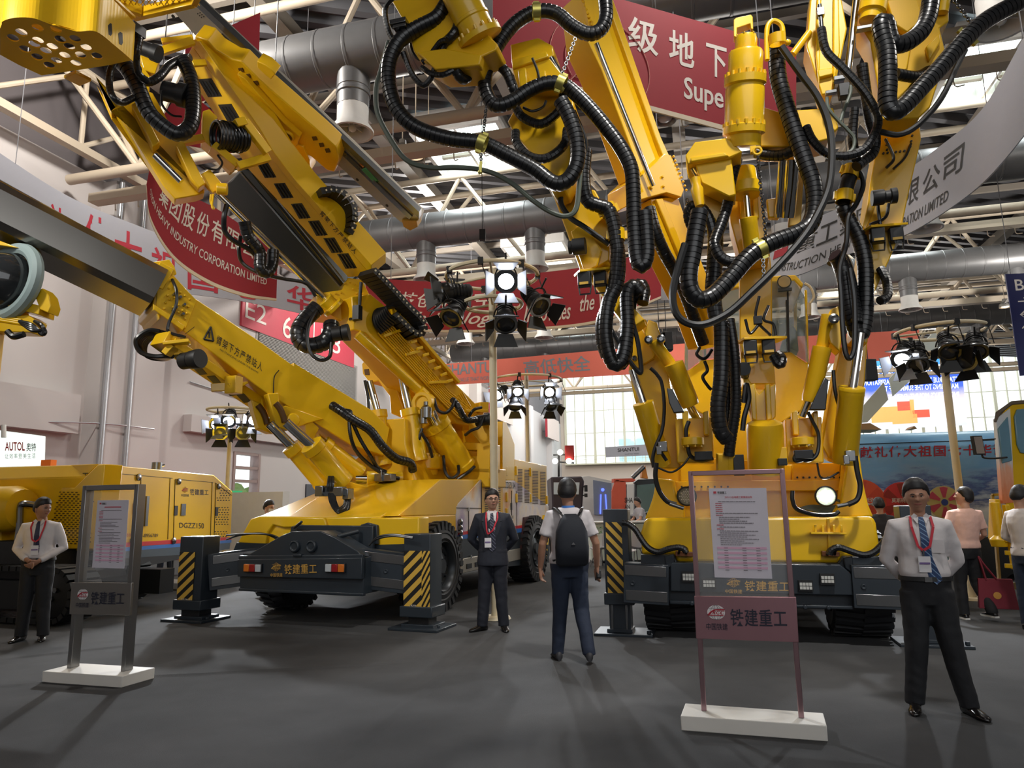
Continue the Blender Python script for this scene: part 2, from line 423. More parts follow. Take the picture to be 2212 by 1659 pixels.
ob = MB(); FAC = mat('pale_facade_outside', (206, 226, 232), .6)
ob.box(H, -17, -9, 150, 160, 0, 17); ob.box(H, -7, 16, 155, 165, 0, 15); ob.box(H, -16, 0, 175, 185, 0, 22)
for z in range(1, 5): ob.box(H, -16.9, 15.9, 149.8, 150, z*3.4, z*3.4+1.2, 1)
tag(ob.build('building', [FAC, mat('facade_glass_outside', (158, 200, 214), .3)], smooth=0), 'pale blue building outside, seen through the big end window', 'building')
# ---- side door with tall transom window
w = MB(); DF = mat('door_frame', (150, 128, 122), .5)
for y in (31.6, 33.72): w.box(H, XL-.5, XL+.05, y, y+.18, 0, 4.5)
for z in (2.15, 2.95, 3.65, 4.4): w.box(H, XL-.45, XL+.03, 31.6, 33.9, z, z+.14)
w.box(H, XL-.35, XL-.15, 31.78, 33.7, 0, .5)
d1 = struct(w, 'door_1', DF, smooth=0)
g = MB(); g.box(H, XL-.3, XL-.28, 31.7, 33.8, .2, 4.4); g.build('door_glass', gl, d1, smooth=0)
gm = noise_mat('foliage_outside', (60, 110, 40), (190, 220, 120), 6, .8, 0)
random.seed(3); t = MB()
for k in range(60): t.ball(H(XL-3.4+random.uniform(-.8, .8), 38.6+random.uniform(-3.5, 3.5), random.uniform(.2, 2.7)), random.uniform(.35, .6), 7, 5)
o = t.build('hedge', gm); o['kind'] = 'stuff'; tag(o, 'green hedge outdoors, seen through the glazed side door', 'hedge')
ex = thing('exit_sign', 'small green running-man exit sign over the side door', 'sign', H(XL+.1, 31.9, 2.2), 0)
b = MB(); b.box(H, XL+.03, XL+.1, 31.55, 32.35, 2.2, 2.5); b.build('sign_box', mat('exit_green', (16, 140, 84), .5, emit=.5), ex)
# ---- louvred wall opening
w = MB()
for i in range(34): w.slab([H(XL+.02, 33.2, 8.5+i*.086), H(XL+.02, 44.7, 8.5+i*.086), H(XL+.10, 44.7, 8.47+i*.086), H(XL+.10, 33.2, 8.47+i*.086)], (0, 0, .05))
w.box(H, XL, XL+.03, 33, 44.9, 8.4, 11.5)
struct(w, 'window_2', LOUV, smooth=0)
# ---- roof
w = MB(); a = math.radians(77); dx = V((math.sin(a), math.cos(a), 0)); dy = V((-dx.y, dx.x, 0)); c0 = H(16, 52, 20); rs = []
n = 112; hw = 74
for side in (-1, 1):
    r = []
    for i in range(n):
        s = (i-75)*1.0
        for q, z in ((0, 0), (.34, 0), (.5, .32), (.84, .32)): r.append(c0+dx*side*hw+dy*(s+q)+V((0, 0, z)))
    rs.append(r)
N = len(rs[0]); w.add(rs[0]+rs[1], [(i, i+1, N+i+1, N+i) for i in range(N-1)])
struct(w, 'ceiling', DECK, smooth=0)
w = MB()
for k in range(11): w.box(H, -21.5+7*k, -20.9+7*k, -8, 86, 19.1, 19.7); 
for k in range(13): w.box(H, -23, 56, 6+6.6*k, 6.25+6.6*k, 19.6, 19.95)
struct(w, 'ceiling_beams', mat('roof_beam_paint', (140, 132, 122), .6), smooth=0)
for i, (x, y) in enumerate(SKY):
    w = MB(); w.box(H, x-2, x+2, y-2.3, y+2.3, 19.75, 19.8)
    o = struct(w, 'window_%d' % (i+3), DAY, smooth=0)
    w = MB()
    for x0, x1, y0, y1 in ((x-2.2, x-2, y-2.5, y+2.5), (x+2, x+2.2, y-2.5, y+2.5), (x-2, x+2, y-2.5, y-2.3), (x-2, x+2, y+2.3, y+2.5), (x-.06, x+.06, y-2.3, y+2.3)):
        w.box(H, x0, x1, y0, y1, 18.9 if x1-x0 != .12 else 19.6, 19.95)
    w.build('skylight_frame', NOZ, o, smooth=0)
TY = [20, 33.8, 47.8, 61.8, 75.8, 89.8, 103.8, 117]
for k, y in enumerate(TY[:5]):
    w = MB(); x0, x1 = -22.8, 55
    w.rod(H(x0, y, 14.1), H(x1, y, 14.1), .2, n=12)
    for s in (-1.1, 1.1): w.rod(H(x0, y+s, 18.6), H(x1, y+s, 18.6), .17, n=12)
    x = -19.6 if k % 2 == 0 else -21
    while x < x1:
        for s in (-1.1, 1.1):
            w.rod(H(x, y, 14.1), H(x+3.2, y+s, 18.6), .11, n=8)
            w.rod(H(x, y, 14.1), H(x-3.2, y+s, 18.6), .11, n=8)
        w.rod(H(x+3.2, y-1.1, 18.6), H(x+3.2, y+1.1, 18.6), .08, n=6)
        x += 6.4
    w.box(H, x0, x1, y+.9, y+1.4, 13.6, 13.95)
    x = -22
    while x < x1 and k < 4: w.tube([H(x, y+1.4, 13.95), H(x, y+1.45, 13.4), H(x+.2, y+1.3, 13.3)], .02, 4, 3); x += 1.1
    struct(w, 'trim_%d' % (k+7), TRUSS)
ORD = ['nearest', 'second nearest', 'third', 'fourth', 'fifth', 'sixth']
for k in range(4):
    y = TY[k]-2.3; xs = [-9.9+5.6*j+(-2.9 if k % 2 else 0) for j in range(-2, 11)]
    if k == 0: xs = [-9.6, -1, 7.5, 15]
    t = thing('air_duct', ('nearest' if k == 0 else ORD[k]+' from the front')+' round galvanised air duct under the hall roof', 'duct', H(0, y, 15.3), 15, 'round air ducts under the roof')
    w = MB(); pr = []
    x = -13.5 if k == 0 else -21.5
    while x < 54: pr += [(.86, x), (.86, x+.9), (.875, x+.92), (.875, x+.98)]; x += 1.0
    w.lathe(H(0, y, 15.3), H.x, pr, 24); w.build('duct_pipe', GALV, t)
    for x in xs:
        w = MB(); w.lathe(H(x, y, 15.2), (0, 0, -1), [(.5, .4), (.5, 1.1), (.48, 1.12), (.48, 1.7)], 18); w.lathe(H(x, y, 15.2), (0, 0, -1), [(.5, 1.2), (.52, 1.22), (.52, 1.3), (.5, 1.32)], 18)
        d = w.build('duct_drop', GALV, t)
        w = MB(); w.lathe(H(x, y, 15.2), (0, 0, -1), [(.47, 1.7), (.47, 2.2), (.64, 2.45), (.64, 2.52), (.56, 2.52), (.42, 2.25), (.42, 1.9)], 20, cap=False)
        w.ball(H(x, y, 12.85), .13, 10, 6)
        for q in range(6):
            aa = q*PI/3; w.beam(H(x, y, 12.95), H(x, y, 12.95)+V((math.cos(aa)*.42, math.sin(aa)*.42, 0)), .03, .1)
        w.build('air_nozzle', NOZ, t)
# ---- high-bay lamps
def lamp_make(on):
    t = thing('pendant_lamp', 'x', 'lamp', (0, 0, 0), 0)
    w = MB(); w.lathe((0, 0, 0), (0, 0, 1), [(.1, .52), (.13, .5), (.14, .34), (.3, .2), (.34, 0), (.31, 0), (.26, .16), (.1, .3)], 18, cap=False); w.build('lamp_shade', mat('lamp_shade_grey', (150, 146, 140), .35, .6), t)
    w = MB(); w.rod((0, 0, .5), (0, 0, 3.4), .02, n=6); w.build('hanger', TRUSS, t)
    w = MB(); w.ball((0, 0, .1), .22, 12, 8, (1, 1, .5)); w.build('bulb', mat('lit_bulb', (255, 226, 190), .4, emit=9) if on else mat('unlit_bulb', (210, 205, 200), .3), t)
    return t
lit, off = lamp_make(True), lamp_make(False)
used = {True: False, False: False}
for px, py, d, on, lab in [(897, 338, 24, True, 'lit warm high-bay lamp, middle of three behind the looping grey hose'), (869, 330, 24.3, False, 'unlit high-bay lamp on the left of the lit one above the truck boom'),
                           (925, 324, 24.6, False, 'unlit high-bay lamp on the right of the lit one above the truck boom'), (1142, 744, 62, True, 'lit high-bay lamp far back above the orange banner'),
                           (1100, 740, 62.5, False, 'unlit high-bay lamp far back beside a lit one above the orange banner'), (1438, 238, 21, False, 'unlit high-bay lamp under the hanging red banner, top of a pair'),
                           (1437, 262, 20, False, 'unlit high-bay lamp under the hanging red banner, bottom of a pair'), (1414, 258, 20.6, False, 'unlit high-bay lamp beside the yellow mast under the red banner'),
                           (2172, 664, 40, True, 'lit pinkish lamp beside the navy blue direction banner'), (1338, 262, 20.8, False, 'unlit high-bay lamp left of the yellow mast, under the red banner')]:
    src = lit if on else off
    if not used[on]: src.location = P(px, py, d); src['label'] = lab; used[on] = True; src['group'] = 'high-bay lamps'
    else: clone(src, P(px, py, d), None, lab, 'high-bay lamps')
# ================================================================== helpers for the machines
class Pln:
    def __init__(s, o, n): s.o, s.n = V(o), unit(n)
    def __call__(s, px, py):
        r = ray(px, py); return EYE + r*((s.o-EYE).dot(s.n)/r.dot(s.n))
    def poly(s, *pts): return [s(*p) for p in pts]
def vpl(a, b):
    """vertical plane through two picture points with their distances; n points away from the viewer"""
    A, B = P(*a), P(*b); n = (B-A).cross(V((0, 0, 1))).normalized()
    if n.dot(A-EYE) < 0: n = -n
    return Pln(A, n)
def hpl(a, b):
    """plane that holds the line a-b and the level direction square to it; n points up"""
    A, B = P(*a), P(*b); hn = (B-A).cross(V((0, 0, 1))).normalized(); n = hn.cross(B-A).normalized()
    if n.z < 0: n = -n
    return Pln(A, n)
def tr(mb, pl, thick, *pts, mi=0): return mb.slab(pl.poly(*pts), pl.n*thick, mi)
def pts3(*q): return [P(*p) for p in q]
def clip(poly, f, c):
    out = []
    for i in range(len(poly)):
        a, b = poly[i-1], poly[i]; fa, fb = f(a)-c, f(b)-c
        if (fa >= 0) != (fb >= 0): t = fa/(fa-fb); out.append((a[0]+(b[0]-a[0])*t, a[1]+(b[1]-a[1])*t))
        if fb >= 0: out.append(b)
    return out
def hazard(mb, m, n=6, slope=.35, lift=.006, mi=0, box=(0, 1, 0, 1), thick=.003):
    u0, u1, v0, v1 = box; f = lambda q: q[1]-slope*q[0]; per = (v1-v0+abs(slope))/n
    for k in range(-2, n+2):
        p = [(u0, v0), (u1, v0), (u1, v1), (u0, v1)]; c = v0-max(slope, 0)+k*per
        p = clip(p, f, c)
        if len(p) > 2: p = clip(p, lambda q: -f(q), -(c+per*.52))
        if len(p) > 2:
            q = [m(*a) for a in p]; nn = q[0][1]; mb.slab([a[0]+nn*lift for a in q], nn*-thick, mi)
LOGOW = mat('logo_white', (232, 226, 226), .5)
def crcc(parent, m, u0, u1, v0, v1, globe, red, lift=.004, name='emblem'):
    """round globe emblem with a slanted CRCC word across it"""
    cx, cy, rx, ry = (u0+u1)/2, (v0+v1)/2, (u1-u0)/2, (v1-v0)/2; mb = MB()
    if globe:
        c = [m(cx+rx*math.cos(a*PI/16), cy+ry*math.sin(a*PI/16)) for a in range(32)]; mb.slab([p+n*lift for p, n in c], c[0][1]*-.003, 0)
    def ln(pts): 
        q = [m(*p) for p in pts]; mb.path([p+n*(lift+.001) for p, n in q], abs(rx)*QS(m)*.02, 4, mi=1)
    for k in (-.6, -.25, .25, .6): ln([(cx+rx*k*math.cos(t*PI/12-PI/2), cy+ry*math.sin(t*PI/12-PI/2)) for t in range(13)])
    for k in (-.55, .55): ln([(cx-rx*.83, cy+ry*k), (cx, cy+ry*k*1.05), (cx+rx*.83, cy+ry*k)])
    p = [(-.98, -.34), (-.62, .1), (-.25, .4), (.2, .46), (.98, .46), (.9, .3), (-.1, .28), (-.42, .04), (-.7, -.34)]
    q = [m(cx+rx*a*1.02, cy+ry*b) for a, b in p]; mb.slab([a+n*(lift+.004) for a, n in q], q[0][1]*-.003, 2)
    word(mb, 'RCC', m, cx-rx*.42, cx+rx*.95, cy-ry*.26, cy+ry*.24, lift+.004, .02, .3, mi=2)
    q = [m(cx+rx*a, cy+ry*b) for a, b in ((-.9, -.36), (.85, -.36), (.8, -.46), (-.95, -.46))]; mb.slab([a+n*(lift+.004) for a, n in q], q[0][1]*-.002, 2)
    return mb.build(name, [LOGOW, GOLDTXT if not globe else GREYB, red], parent, smooth=0)
def QS(m): return (m(1, 0)[0]-m(0, 0)[0]).length
def company(parent, m, u0, u1, v0, v1, mtxt, globe, red, cn='铁建重工', name='company_name'):
    """emblem, four small characters under it, four large characters beside it"""
    uw = u1-u0; vh = v1-v0
    crcc(parent, m, u0+uw*.02, u0+uw*.245, v0+vh*.42, v1, globe, red)
    mb = MB(); word(mb, '中国铁建', m, u0, u0+uw*.27, v0, v0+vh*.27, .004, .01); word(mb, cn, m, u0+uw*.31, u1, v0+vh*.18, v0+vh*.86, .004, .02, spacing=1.05)
    return mb.build(name, mtxt, parent, smooth=0)
TYRE = mat('tyre_rubber', (34, 35, 38), .62, var=.15, scale=12)
RIM = mat('wheel_rim_dark', (58, 62, 66), .35, .5)
def wheel(parent, fr, xo, y, R, wd, sgn, name='wheel', label=None):
    """xo: outer face, sgn +1 when the outer face looks along +x"""
    c = fr(xo, y, R); ax = fr.x*sgn; mb = MB(); ri = R*.56
    prof = [(ri, -wd*.96), (R*.8, -wd), (R*.95, -wd*.93), (R*.965, -wd*.5), (R*.95, -wd*.07), (R*.86, -.01), (R*.74, 0), (R*.72, -.012), (R*.62, .004), (ri, -.03)]
    mb.lathe(c, ax, prof, 40, cap=False)
    n = 30
    for k in range(n):
        for s, off in ((0, 0), (1, .5)):
            a = 2*PI*(k+off)/n; rd = fr.y*math.cos(a)+fr.z*math.sin(a); tg = fr.y*-math.sin(a)+fr.z*math.cos(a)
            cc = c-ax*(wd*.26 if s == 0 else wd*.74)+rd*(R*.955)
            mb.obb(cc, ax*wd*.24+tg*R*.03*(1 if s else -1), tg*(R*.052), rd*(R*.045))
            if s == 0: mb.obb(c-ax*.015+rd*R*.9, ax*.02, tg*(R*.05), rd*(R*.085))
    t = mb.build(name, TYRE, parent, smooth=30, label=label)
    r = MB(); r.lathe(c, ax, [(ri*1.02, -wd*.9), (ri*1.02, -.02), (ri*.97, .01), (ri*.9, -.02), (ri*.86, -.10), (ri*.6, -.13), (ri*.55, -.08), (ri*.3, -.06), (ri*.28, -.02), (0.01, -.02)], 36)
    r.bolts([c+ax*-.11+(fr.y*math.cos(a*PI/5)+fr.z*math.sin(a*PI/5))*ri*.72 for a in range(10)], ax, .022, .035)
    r.build('rim', RIM, t)
    return t

# ================================================================== people
SKIN = mat('skin', (190, 146, 122), .55, var=.05, scale=20); SKIN2 = mat('skin_tan', (166, 122, 98), .55, var=.05, scale=20); HAIR = mat('black_hair', (24, 22, 24), .55, var=.3, scale=60)
SHIRTW = mat('white_shirt', (212, 206, 206), .75, var=.04, scale=9, bump=.25); NAVY = mat('navy_suit', (30, 34, 46), .75, var=.08, scale=9, bump=.2); TRS = mat('black_trousers', (26, 27, 31), .8, var=.1, scale=9, bump=.25)
JEAN = mat('dark_jeans', (36, 46, 66), .8, var=.15, scale=14, bump=.3); PINK = mat('pink_polo', (226, 184, 170), .8, var=.1, scale=14, bump=.25); SHOE = mat('black_leather', (22, 20, 20), .22, coat=.3); LIP = mat('lip', (150, 88, 80), .5); EYEW = mat('eye_white', (210, 204, 198), .3)
LANY = mat('red_lanyard', (190, 30, 50), .6)
def fuse(mb, name, m, parent, vox=.012, it=4, label=None, fold=0):
    me = bpy.data.meshes.new('t'); me.from_pydata(mb.v, [], mb.f); ob = bpy.data.objects.new('t', me); COL.objects.link(ob)
    r = ob.modifiers.new('r', 'REMESH'); r.mode = 'VOXEL'; r.voxel_size = vox; r.use_smooth_shade = True
    if it: s = ob.modifiers.new('s', 'SMOOTH'); s.iterations = it; s.factor = .5
    dg = bpy.context.evaluated_depsgraph_get(); dg.update(); nm = bpy.data.meshes.new_from_object(ob.evaluated_get(dg)); nm.name = name
    bpy.data.objects.remove(ob); bpy.data.meshes.remove(me); nm.materials.clear(); nm.materials.append(m)
    nm.polygons.foreach_set('material_index', [0]*len(nm.polygons)); nm.polygons.foreach_set('use_smooth', [True]*len(nm.polygons))
    if fold:
        ns = [v.normal.copy() for v in nm.vertices]
        for v, n_ in zip(nm.vertices, ns): c = v.co; v.co = c+n_*fold*(noise.noise(V((c.x*9, c.y*9, c.z*5)))+.6*noise.noise(V((c.x*14+c.z*9, c.y*14, c.z*16))))
    o = bpy.data.objects.new(name, nm); COL.objects.link(o); o.parent = parent
    if label: o['label'] = label
    return o
def loc_build(mb, name, m, parent, **k):
    ROOTINV[parent.name], keep = Matrix(), ROOTINV[parent.name]; o = mb.build(name, m, parent, **k); ROOTINV[parent.name] = keep; return o
def ell(mb, rs, n=20):
    """stack of level ellipses (z, cx, cy, rx, ry)"""
    return mb.rings([[V((cx+rx*math.cos(2*PI*k/n), cy+ry*math.sin(2*PI*k/n), z)) for k in range(n)] for z, cx, cy, rx, ry in rs])
def head_r(d):
    """skull radius along the direction d (face looks to -Y)"""
    x, y, z = d; zz = max(0, -z); g = lambda cx, cz, s, sz=None: math.exp(-((x-cx)/s)**2-((z-cz)/(sz or s))**2) if y < 0 else 0
    a = .078*(1-.17*zz**1.4); b = (.094 if y < 0 else .1)*(1-.1*zz); c = .118
    r = 1/math.sqrt((x/a)**2+(y/b)**2+(z/c)**2)
    r += .021*g(0, -.2, .13, .12)+.012*g(0, -.02, .09, .2)+.006*g(.2, .2, .25, .08)+.006*g(-.2, .2, .25, .08)-.008*g(.33, .06, .16, .09)-.008*g(-.33, .06, .16, .09)
    r += .006*g(0, -.53, .3, .07)+.007*g(0, -.66, .25, .06)-.003*g(0, -.6, .3, .03)+.01*g(0, -.88, .35, .12)+.004*g(.5, -.2, .25)+.004*g(-.5, -.2, .25)
    return r
def dirs(n, m):
    return [[V((math.sin(PI*i/m)*math.sin(2*PI*k/n), -math.sin(PI*i/m)*math.cos(2*PI*k/n), math.cos(PI*i/m))) for k in range(n)] for i in range(m+1)]
def hand(mb, w, fwd, side, curl, s=1):
    """w wrist, fwd towards the fingers, side towards the thumb"""
    fwd, side = unit(fwd), unit(side); nrm = fwd.cross(side).normalized(); side = nrm.cross(fwd).normalized(); n = 14
    rg = lambda t, a, b: [w+fwd*t+side*a*math.cos(2*PI*k/n)+nrm*b*math.sin(2*PI*k/n) for k in range(n)]
    mb.rings([rg(-.02, .026, .02), rg(.02, .034, .018), rg(.06, .042, .016), rg(.092, .04, .013)])
    for i, (o, l) in enumerate(((.031, .07), (.01, .079), (-.011, .073), (-.031, .058))):
        p = w+fwd*.085+side*o; d = fwd.copy(); pts = [p-fwd*.02]; rr = [.0095]
        for j, f in enumerate((.45, .32, .25)):
            a = curl*(1+.12*i)*(.5, 1, .8)[j]; d = (d*math.cos(a)+nrm*math.sin(a)).normalized(); ax = nrm; pts.append(p.copy()); rr.append(.0092-.0008*j); p = p+d*l*f
            nrm2 = nrm; 
        pts.append(p); rr.append(.0066); mb.path(pts, rr, 8)
    p = w+fwd*.02+side*.025; d = unit(fwd*.75+side*.7+nrm*.25*curl); q = p+d*.042; d2 = unit(fwd*.95+side*.2+nrm*.5*curl); mb.path([p-d*.01, p, q, q+d2*.032, q+d2*.05], [.014, .014, .0115, .01, .007], 8)
def person(label, loc, yaw, h, arms, legs, top, bottom, skin=SKIN, sleeve=1, head=(0, 0, 0), hem=.9, vox=.006, jacket=False, lean=(0, 0), bulk=1.08, hands=((0, 0, -1, 0, -1, 0, .35),)*2, hairline=0, feet=((-8, 8)), shoe=SHOE, sole=None, slim=0):
    t = thing('person', label, 'person', loc, 0); t.rotation_euler = (0, 0, math.radians(yaw)); s = h/1.75; t.scale = (s, s, s)
    lx, ly = lean; tz = lambda z: ((z-.9)*lx, (z-.9)*ly)
    T = [(.86, .155, .108), (.95, .16, .112), (1.05, .148, .103), (1.18, .158, .112), (1.3, .172, .118), (1.38, .17, .106), (1.44, .13, .085), (1.48, .075, .062)]
    sh = [V((sg*.17+tz(1.41)[0], tz(1.41)[1], 1.41)) for sg in (-1, 1)]
    hx = Matrix.Rotation(math.radians(head[2]), 3, 'Z') @ Matrix.Rotation(math.radians(head[0]), 3, 'X') @ Matrix.Rotation(math.radians(head[1]), 3, 'Y')
    hc = V((tz(1.63)[0], tz(1.63)[1]-.015, 1.632)); HP = lambda p: hc+hx @ (V(p)*1.06)
    # skin: head, neck, core, arms with hands, legs in one surface
    b = MB(); b.rings([[HP(d*head_r(d)) for d in row] for row in dirs(56, 44)], False)
    for sg in (-1, 1): b.ball(HP((sg*.077, .012, -.012)), .03, 10, 8, (.32, .75, 1.1))
    b.path([V((tz(1.42)[0], tz(1.42)[1]+.015, 1.42)), V((tz(1.5)[0], tz(1.5)[1]+.012, 1.5)), HP((0, .018, -.06))], [.062, .054, .056], 18)
    ell(b, [(z, *tz(z), rx*.88*bulk, ry*.88*bulk) for z, rx, ry in T])
    AR = []
    for i in (0, 1):
        e, w = V(arms[i][0]), V(arms[i][1]); AR.append((e, w)); sl_ = unit(w-e)
        b.path([sh[i]*.96+V((0, 0, .05)), sh[i], sh[i].lerp(e, .5), e, e.lerp(w, .35), w], [.04, .05, .045, .038, .037, .025], 14)
        hd = hands[i]; hand(b, w, hd[:3], hd[3:6], hd[6])
    LG = []
    for i in (0, 1):
        k, a = V(legs[i][0]), V(legs[i][1]); hp = V(((-1, 1)[i]*.085, 0, .88)); LG.append((hp, k, a)); b.path([hp, hp.lerp(k, .5), k, k.lerp(a, .35), a, a-V((0, 0, .03))], [.082, .072, .052, .05, .034, .034], 12)
    fuse(b, 'body', skin, t, vox, 1)
    # shirt or jacket
    off = .016 if jacket else .011
    b = MB(); rs = [(z, *tz(z), (rx*bulk+off), (ry*bulk+off)) for z, rx, ry in T if z > .96]; zb = hem
    tk = 0 if zb < .96 else .014; rs = [(zb, *tz(zb), (.172+off)*bulk-.005-tk, .118*bulk+off-tk), (zb+.05, *tz(zb+.05), (.17+off)*bulk, .118*bulk+off)]+[r for r in rs if r[0] > zb+.08]
    ell(b, rs)
    for i, (e, w) in enumerate(AR):
        sg = (-1, 1)[i]; end = e.lerp(w, .93) if sleeve > .5 else sh[i].lerp(e, .72); pth = [V((sh[i].x*.45, sh[i].y, 1.425)), sh[i]+V((0, 0, -.005)), sh[i].lerp(e, .5)]+([e, e.lerp(w, .4), end] if sleeve > .5 else [end]); q = .008 if jacket else 0
        b.path(pth, [.05, .07+q, .062+q]+([.052+q, .05+q, .039+q] if sleeve > .5 else [.066]), 16)
    fuse(b, 'jacket' if jacket else 'shirt', top, t, .012, 3, fold=.003 if jacket else .006)
    # trousers
    b = MB(); ell(b, [(.8, 0, 0, .15, .11), (.88, 0, 0, .17*bulk, .118*bulk), (.97, *tz(.97), .175*bulk, .123*bulk), (1.01, *tz(1.01), .172*bulk, .121*bulk)])
    for hp, k, a in LG: b.path([hp+V((0, 0, .02)), hp.lerp(k, .45), k, k.lerp(a, .5), a+V((0, 0, -.005)), a+V((0, 0, -.035))], [.108-slim, .098-slim, .082-slim, .076-slim, .07-slim, .072-slim], 16)
    fuse(b, 'trousers', bottom, t, .012, 3, fold=.006)
    for i, (hp, k, a) in enumerate(LG):
        an = math.radians(feet[i]); f = V((math.sin(an), -math.cos(an), 0)); sd = V((f.y, -f.x, 0)); z0 = a.z-.085; b = MB(); n = 14; rr = []
        for tt, w_, hh in ((-.075, .02, .05), (-.06, .034, .085), (0, .038, .095), (.06, .043, .075), (.13, .048, .05), (.18, .036, .038), (.2, .014, .025)):
            c = V((a.x, a.y, z0))+f*tt; rr.append([c+sd*w_*math.cos(2*PI*q/n)+V((0, 0, max(0, hh*.5+hh*.5*math.sin(2*PI*q/n)))) for q in range(n)])
        b.rings(rr); o = loc_build(b, 'shoe', shoe, t, smooth=60)
        if sole: b = MB(); b.slab([V((a.x, a.y, z0))+f*p+sd*q for p, q in ((-.08, -.03), (-.08, .03), (.1, .052), (.19, .035), (.205, 0), (.19, -.035), (.1, -.052))], V((0, 0, .022))); loc_build(b, 'sole', sole, o)
    # hair, eyes, brows, mouth
    b = MB(); D = dirs(64, 48); N_, M_ = 64, 48; keep = {}
    lim = lambda d: max(-.55, min(.62+hairline-.25*max(0, abs(d.x)-.3), .16-.9*(d.y+.1)/.8 if d.y > -.1 else .16+1.05*(-.1-d.y)))
    def hp_(i, k, o): d = D[i][k % N_]; return HP(d*(head_r(d)+o+.002*noise.noise(d*9)+.012*min(1, max(0, (d.z-.45)/.45))))
    for i in range(M_):
        for k in range(N_):
            d = (D[i][k]+D[i+1][(k+1) % N_]).normalized()
            if d.z > lim(d)+.03*noise.noise(d*14): keep[(i, k)] = 1
    ix = {}
    def vi(i, k, o):
        q = (i, k % N_ if 0 < i else 0, o)
        if q not in ix: ix[q] = len(b.v); dd = D[i][k % N_]; b.v.append(hp_(i, k, .003+.014*min(1, max(0, (dd.z-lim(dd))/.3)) if o else -.006))
        return ix[q]
    for i, k in keep:
        c = [(i, k), (i, k+1), (i+1, k+1), (i+1, k)]; b.f += [tuple(vi(x, y, 1) for x, y in c[::-1]), tuple(vi(x, y, 0) for x, y in c)]
        for (p, q), nb in zip(((0, 1), (1, 2), (2, 3), (3, 0)), ((i-1, k), (i, (k+1) % N_), (i+1, k), (i, (k-1) % N_))):
            if nb not in keep: b.f.append((vi(*c[p], 1), vi(*c[q], 1), vi(*c[q], 0), vi(*c[p], 0)))
    b.f = [tuple(dict.fromkeys(f)) for f in b.f]; b.f = [f for f in b.f if len(f) > 2]; b.m = [0]*len(b.f)
    loc_build(b, 'hair', HAIR, t, smooth=70)
    for sg in (-1, 1):
        d = unit((sg*.33, -.94, .08)); b = MB(); c = d*(head_r(d)-.004); b.ball(HP(c), .0125, 12, 8, (1.1, .7, .5)); o = loc_build(b, 'eye', EYEW, t)
        b = MB(); b.ball(HP(c+V((0, -.0075, 0))), .0055, 8, 6); loc_build(b, 'iris', BLK, o)
        b = MB(); pts = [unit((sg*x, -.92, z)) for x, z in ((.14, .23), (.3, .275), (.48, .24))]; b.path([HP(p*(head_r(p)+.001)) for p in pts], [.004, .005, .003], 6); b.path([HP(p*(head_r(p)+.0005)) for p in [unit((sg*x, -.93, z)) for x, z in ((.2, .1), (.33, .135), (.47, .09))]], .0025, 5); loc_build(b, 'eyebrow', HAIR, t)
    b = MB(); pts = [unit((x, -.85, z)) for x, z in ((-.26, -.53), (-.1, -.51), (0, -.52), (.1, -.51), (.26, -.53))]; b.path([HP(p*(head_r(p)-.001)) for p in pts], [.003, .006, .0065, .006, .003], 8); loc_build(b, 'lips', LIP, t)
    t['_'] = 0; del t['_']
    return t, HP, tz, T
def fy(T, z, x=0, off=.02, bulk=1.08):
    for (z0, a0, b0), (z1, a1, b1) in zip(T, T[1:]):
        if z0 <= z <= z1: f = (z-z0)/(z1-z0); rx, ry = (a0+(a1-a0)*f)*bulk+off, (b0+(b1-b0)*f)*bulk+off; return -ry*math.sqrt(max(.05, 1-(x/rx)**2))
    return -.09
def strip(par, name, m, T, pts, w, off, sgn=1, th=.004):
    b = MB(); q = [V((x, fy(T, z, x, off)*sgn, z)) for x, z in pts]
    for a, c in zip(q, q[1:]):
        d = (c-a).normalized(); sd = V((d.z, 0, -d.x)).normalized(); ww = w if isinstance(w, (int, float)) else w[q.index(a)]; w2 = w if isinstance(w, (int, float)) else w[q.index(a)+1]
        b.slab([a-sd*ww, a+sd*ww, c+sd*w2, c-sd*w2], V((0, -th*sgn, 0)))
    return loc_build(b, name, m, par, smooth=0)
def dress(t, T, tie, belt=True, badge=(0, 1.02), off=.015, lan=True, tip=(.02, .98), bk=1.08):
    strip(t, 'tie', tie, T, ((0, 1.475), (0, 1.44), (.005, 1.3), (.012, 1.15), tip, (tip[0], tip[1]-.035)), (.016, .02, .028, .034, .042, .002), off)
    for sg in (-1, 1): strip(t, 'collar', SHIRTW, T, ((sg*.055, 1.49), (sg*.035, 1.47), (sg*.03, 1.425)), (.018, .02, .003), off+.004)
    if lan:
        for sg in (-1, 1): strip(t, 'lanyard', LANY, T, ((sg*.07, 1.48), (sg*.075, 1.4), (sg*.04+badge[0]*.5, 1.25), (badge[0], badge[1]+.12)), .009, off+.012)
        strip(t, 'lanyard_clip', SILV, T, ((badge[0], badge[1]+.125), (badge[0], badge[1]+.07)), .005, off+.014); strip(t, 'badge', mat('badge_card', (226, 224, 226), .4), T, ((badge[0], badge[1]+.075), (badge[0], badge[1]-.045)), .042, off+.016); strip(t, 'badge_print', mat('badge_print', (120, 100, 150), .5), T, ((badge[0], badge[1]+.03), (badge[0], badge[1]+.015)), .036, off+.022)
    if belt: b = MB(); ell(b, [(.985, 0, 0, .18*bk, .13*bk), (.985, 0, 0, .186*bk, .136*bk), (1.018, 0, 0, .184*bk, .134*bk), (1.018, 0, 0, .178*bk, .126*bk)], 24); o = loc_build(b, 'belt', BLK, t); b = MB(); b.obb((0, -.137*bk, 1.0), V((.025, 0, 0)), V((0, .006, 0)), V((0, 0, .018))); loc_build(b, 'buckle', SILV, o)
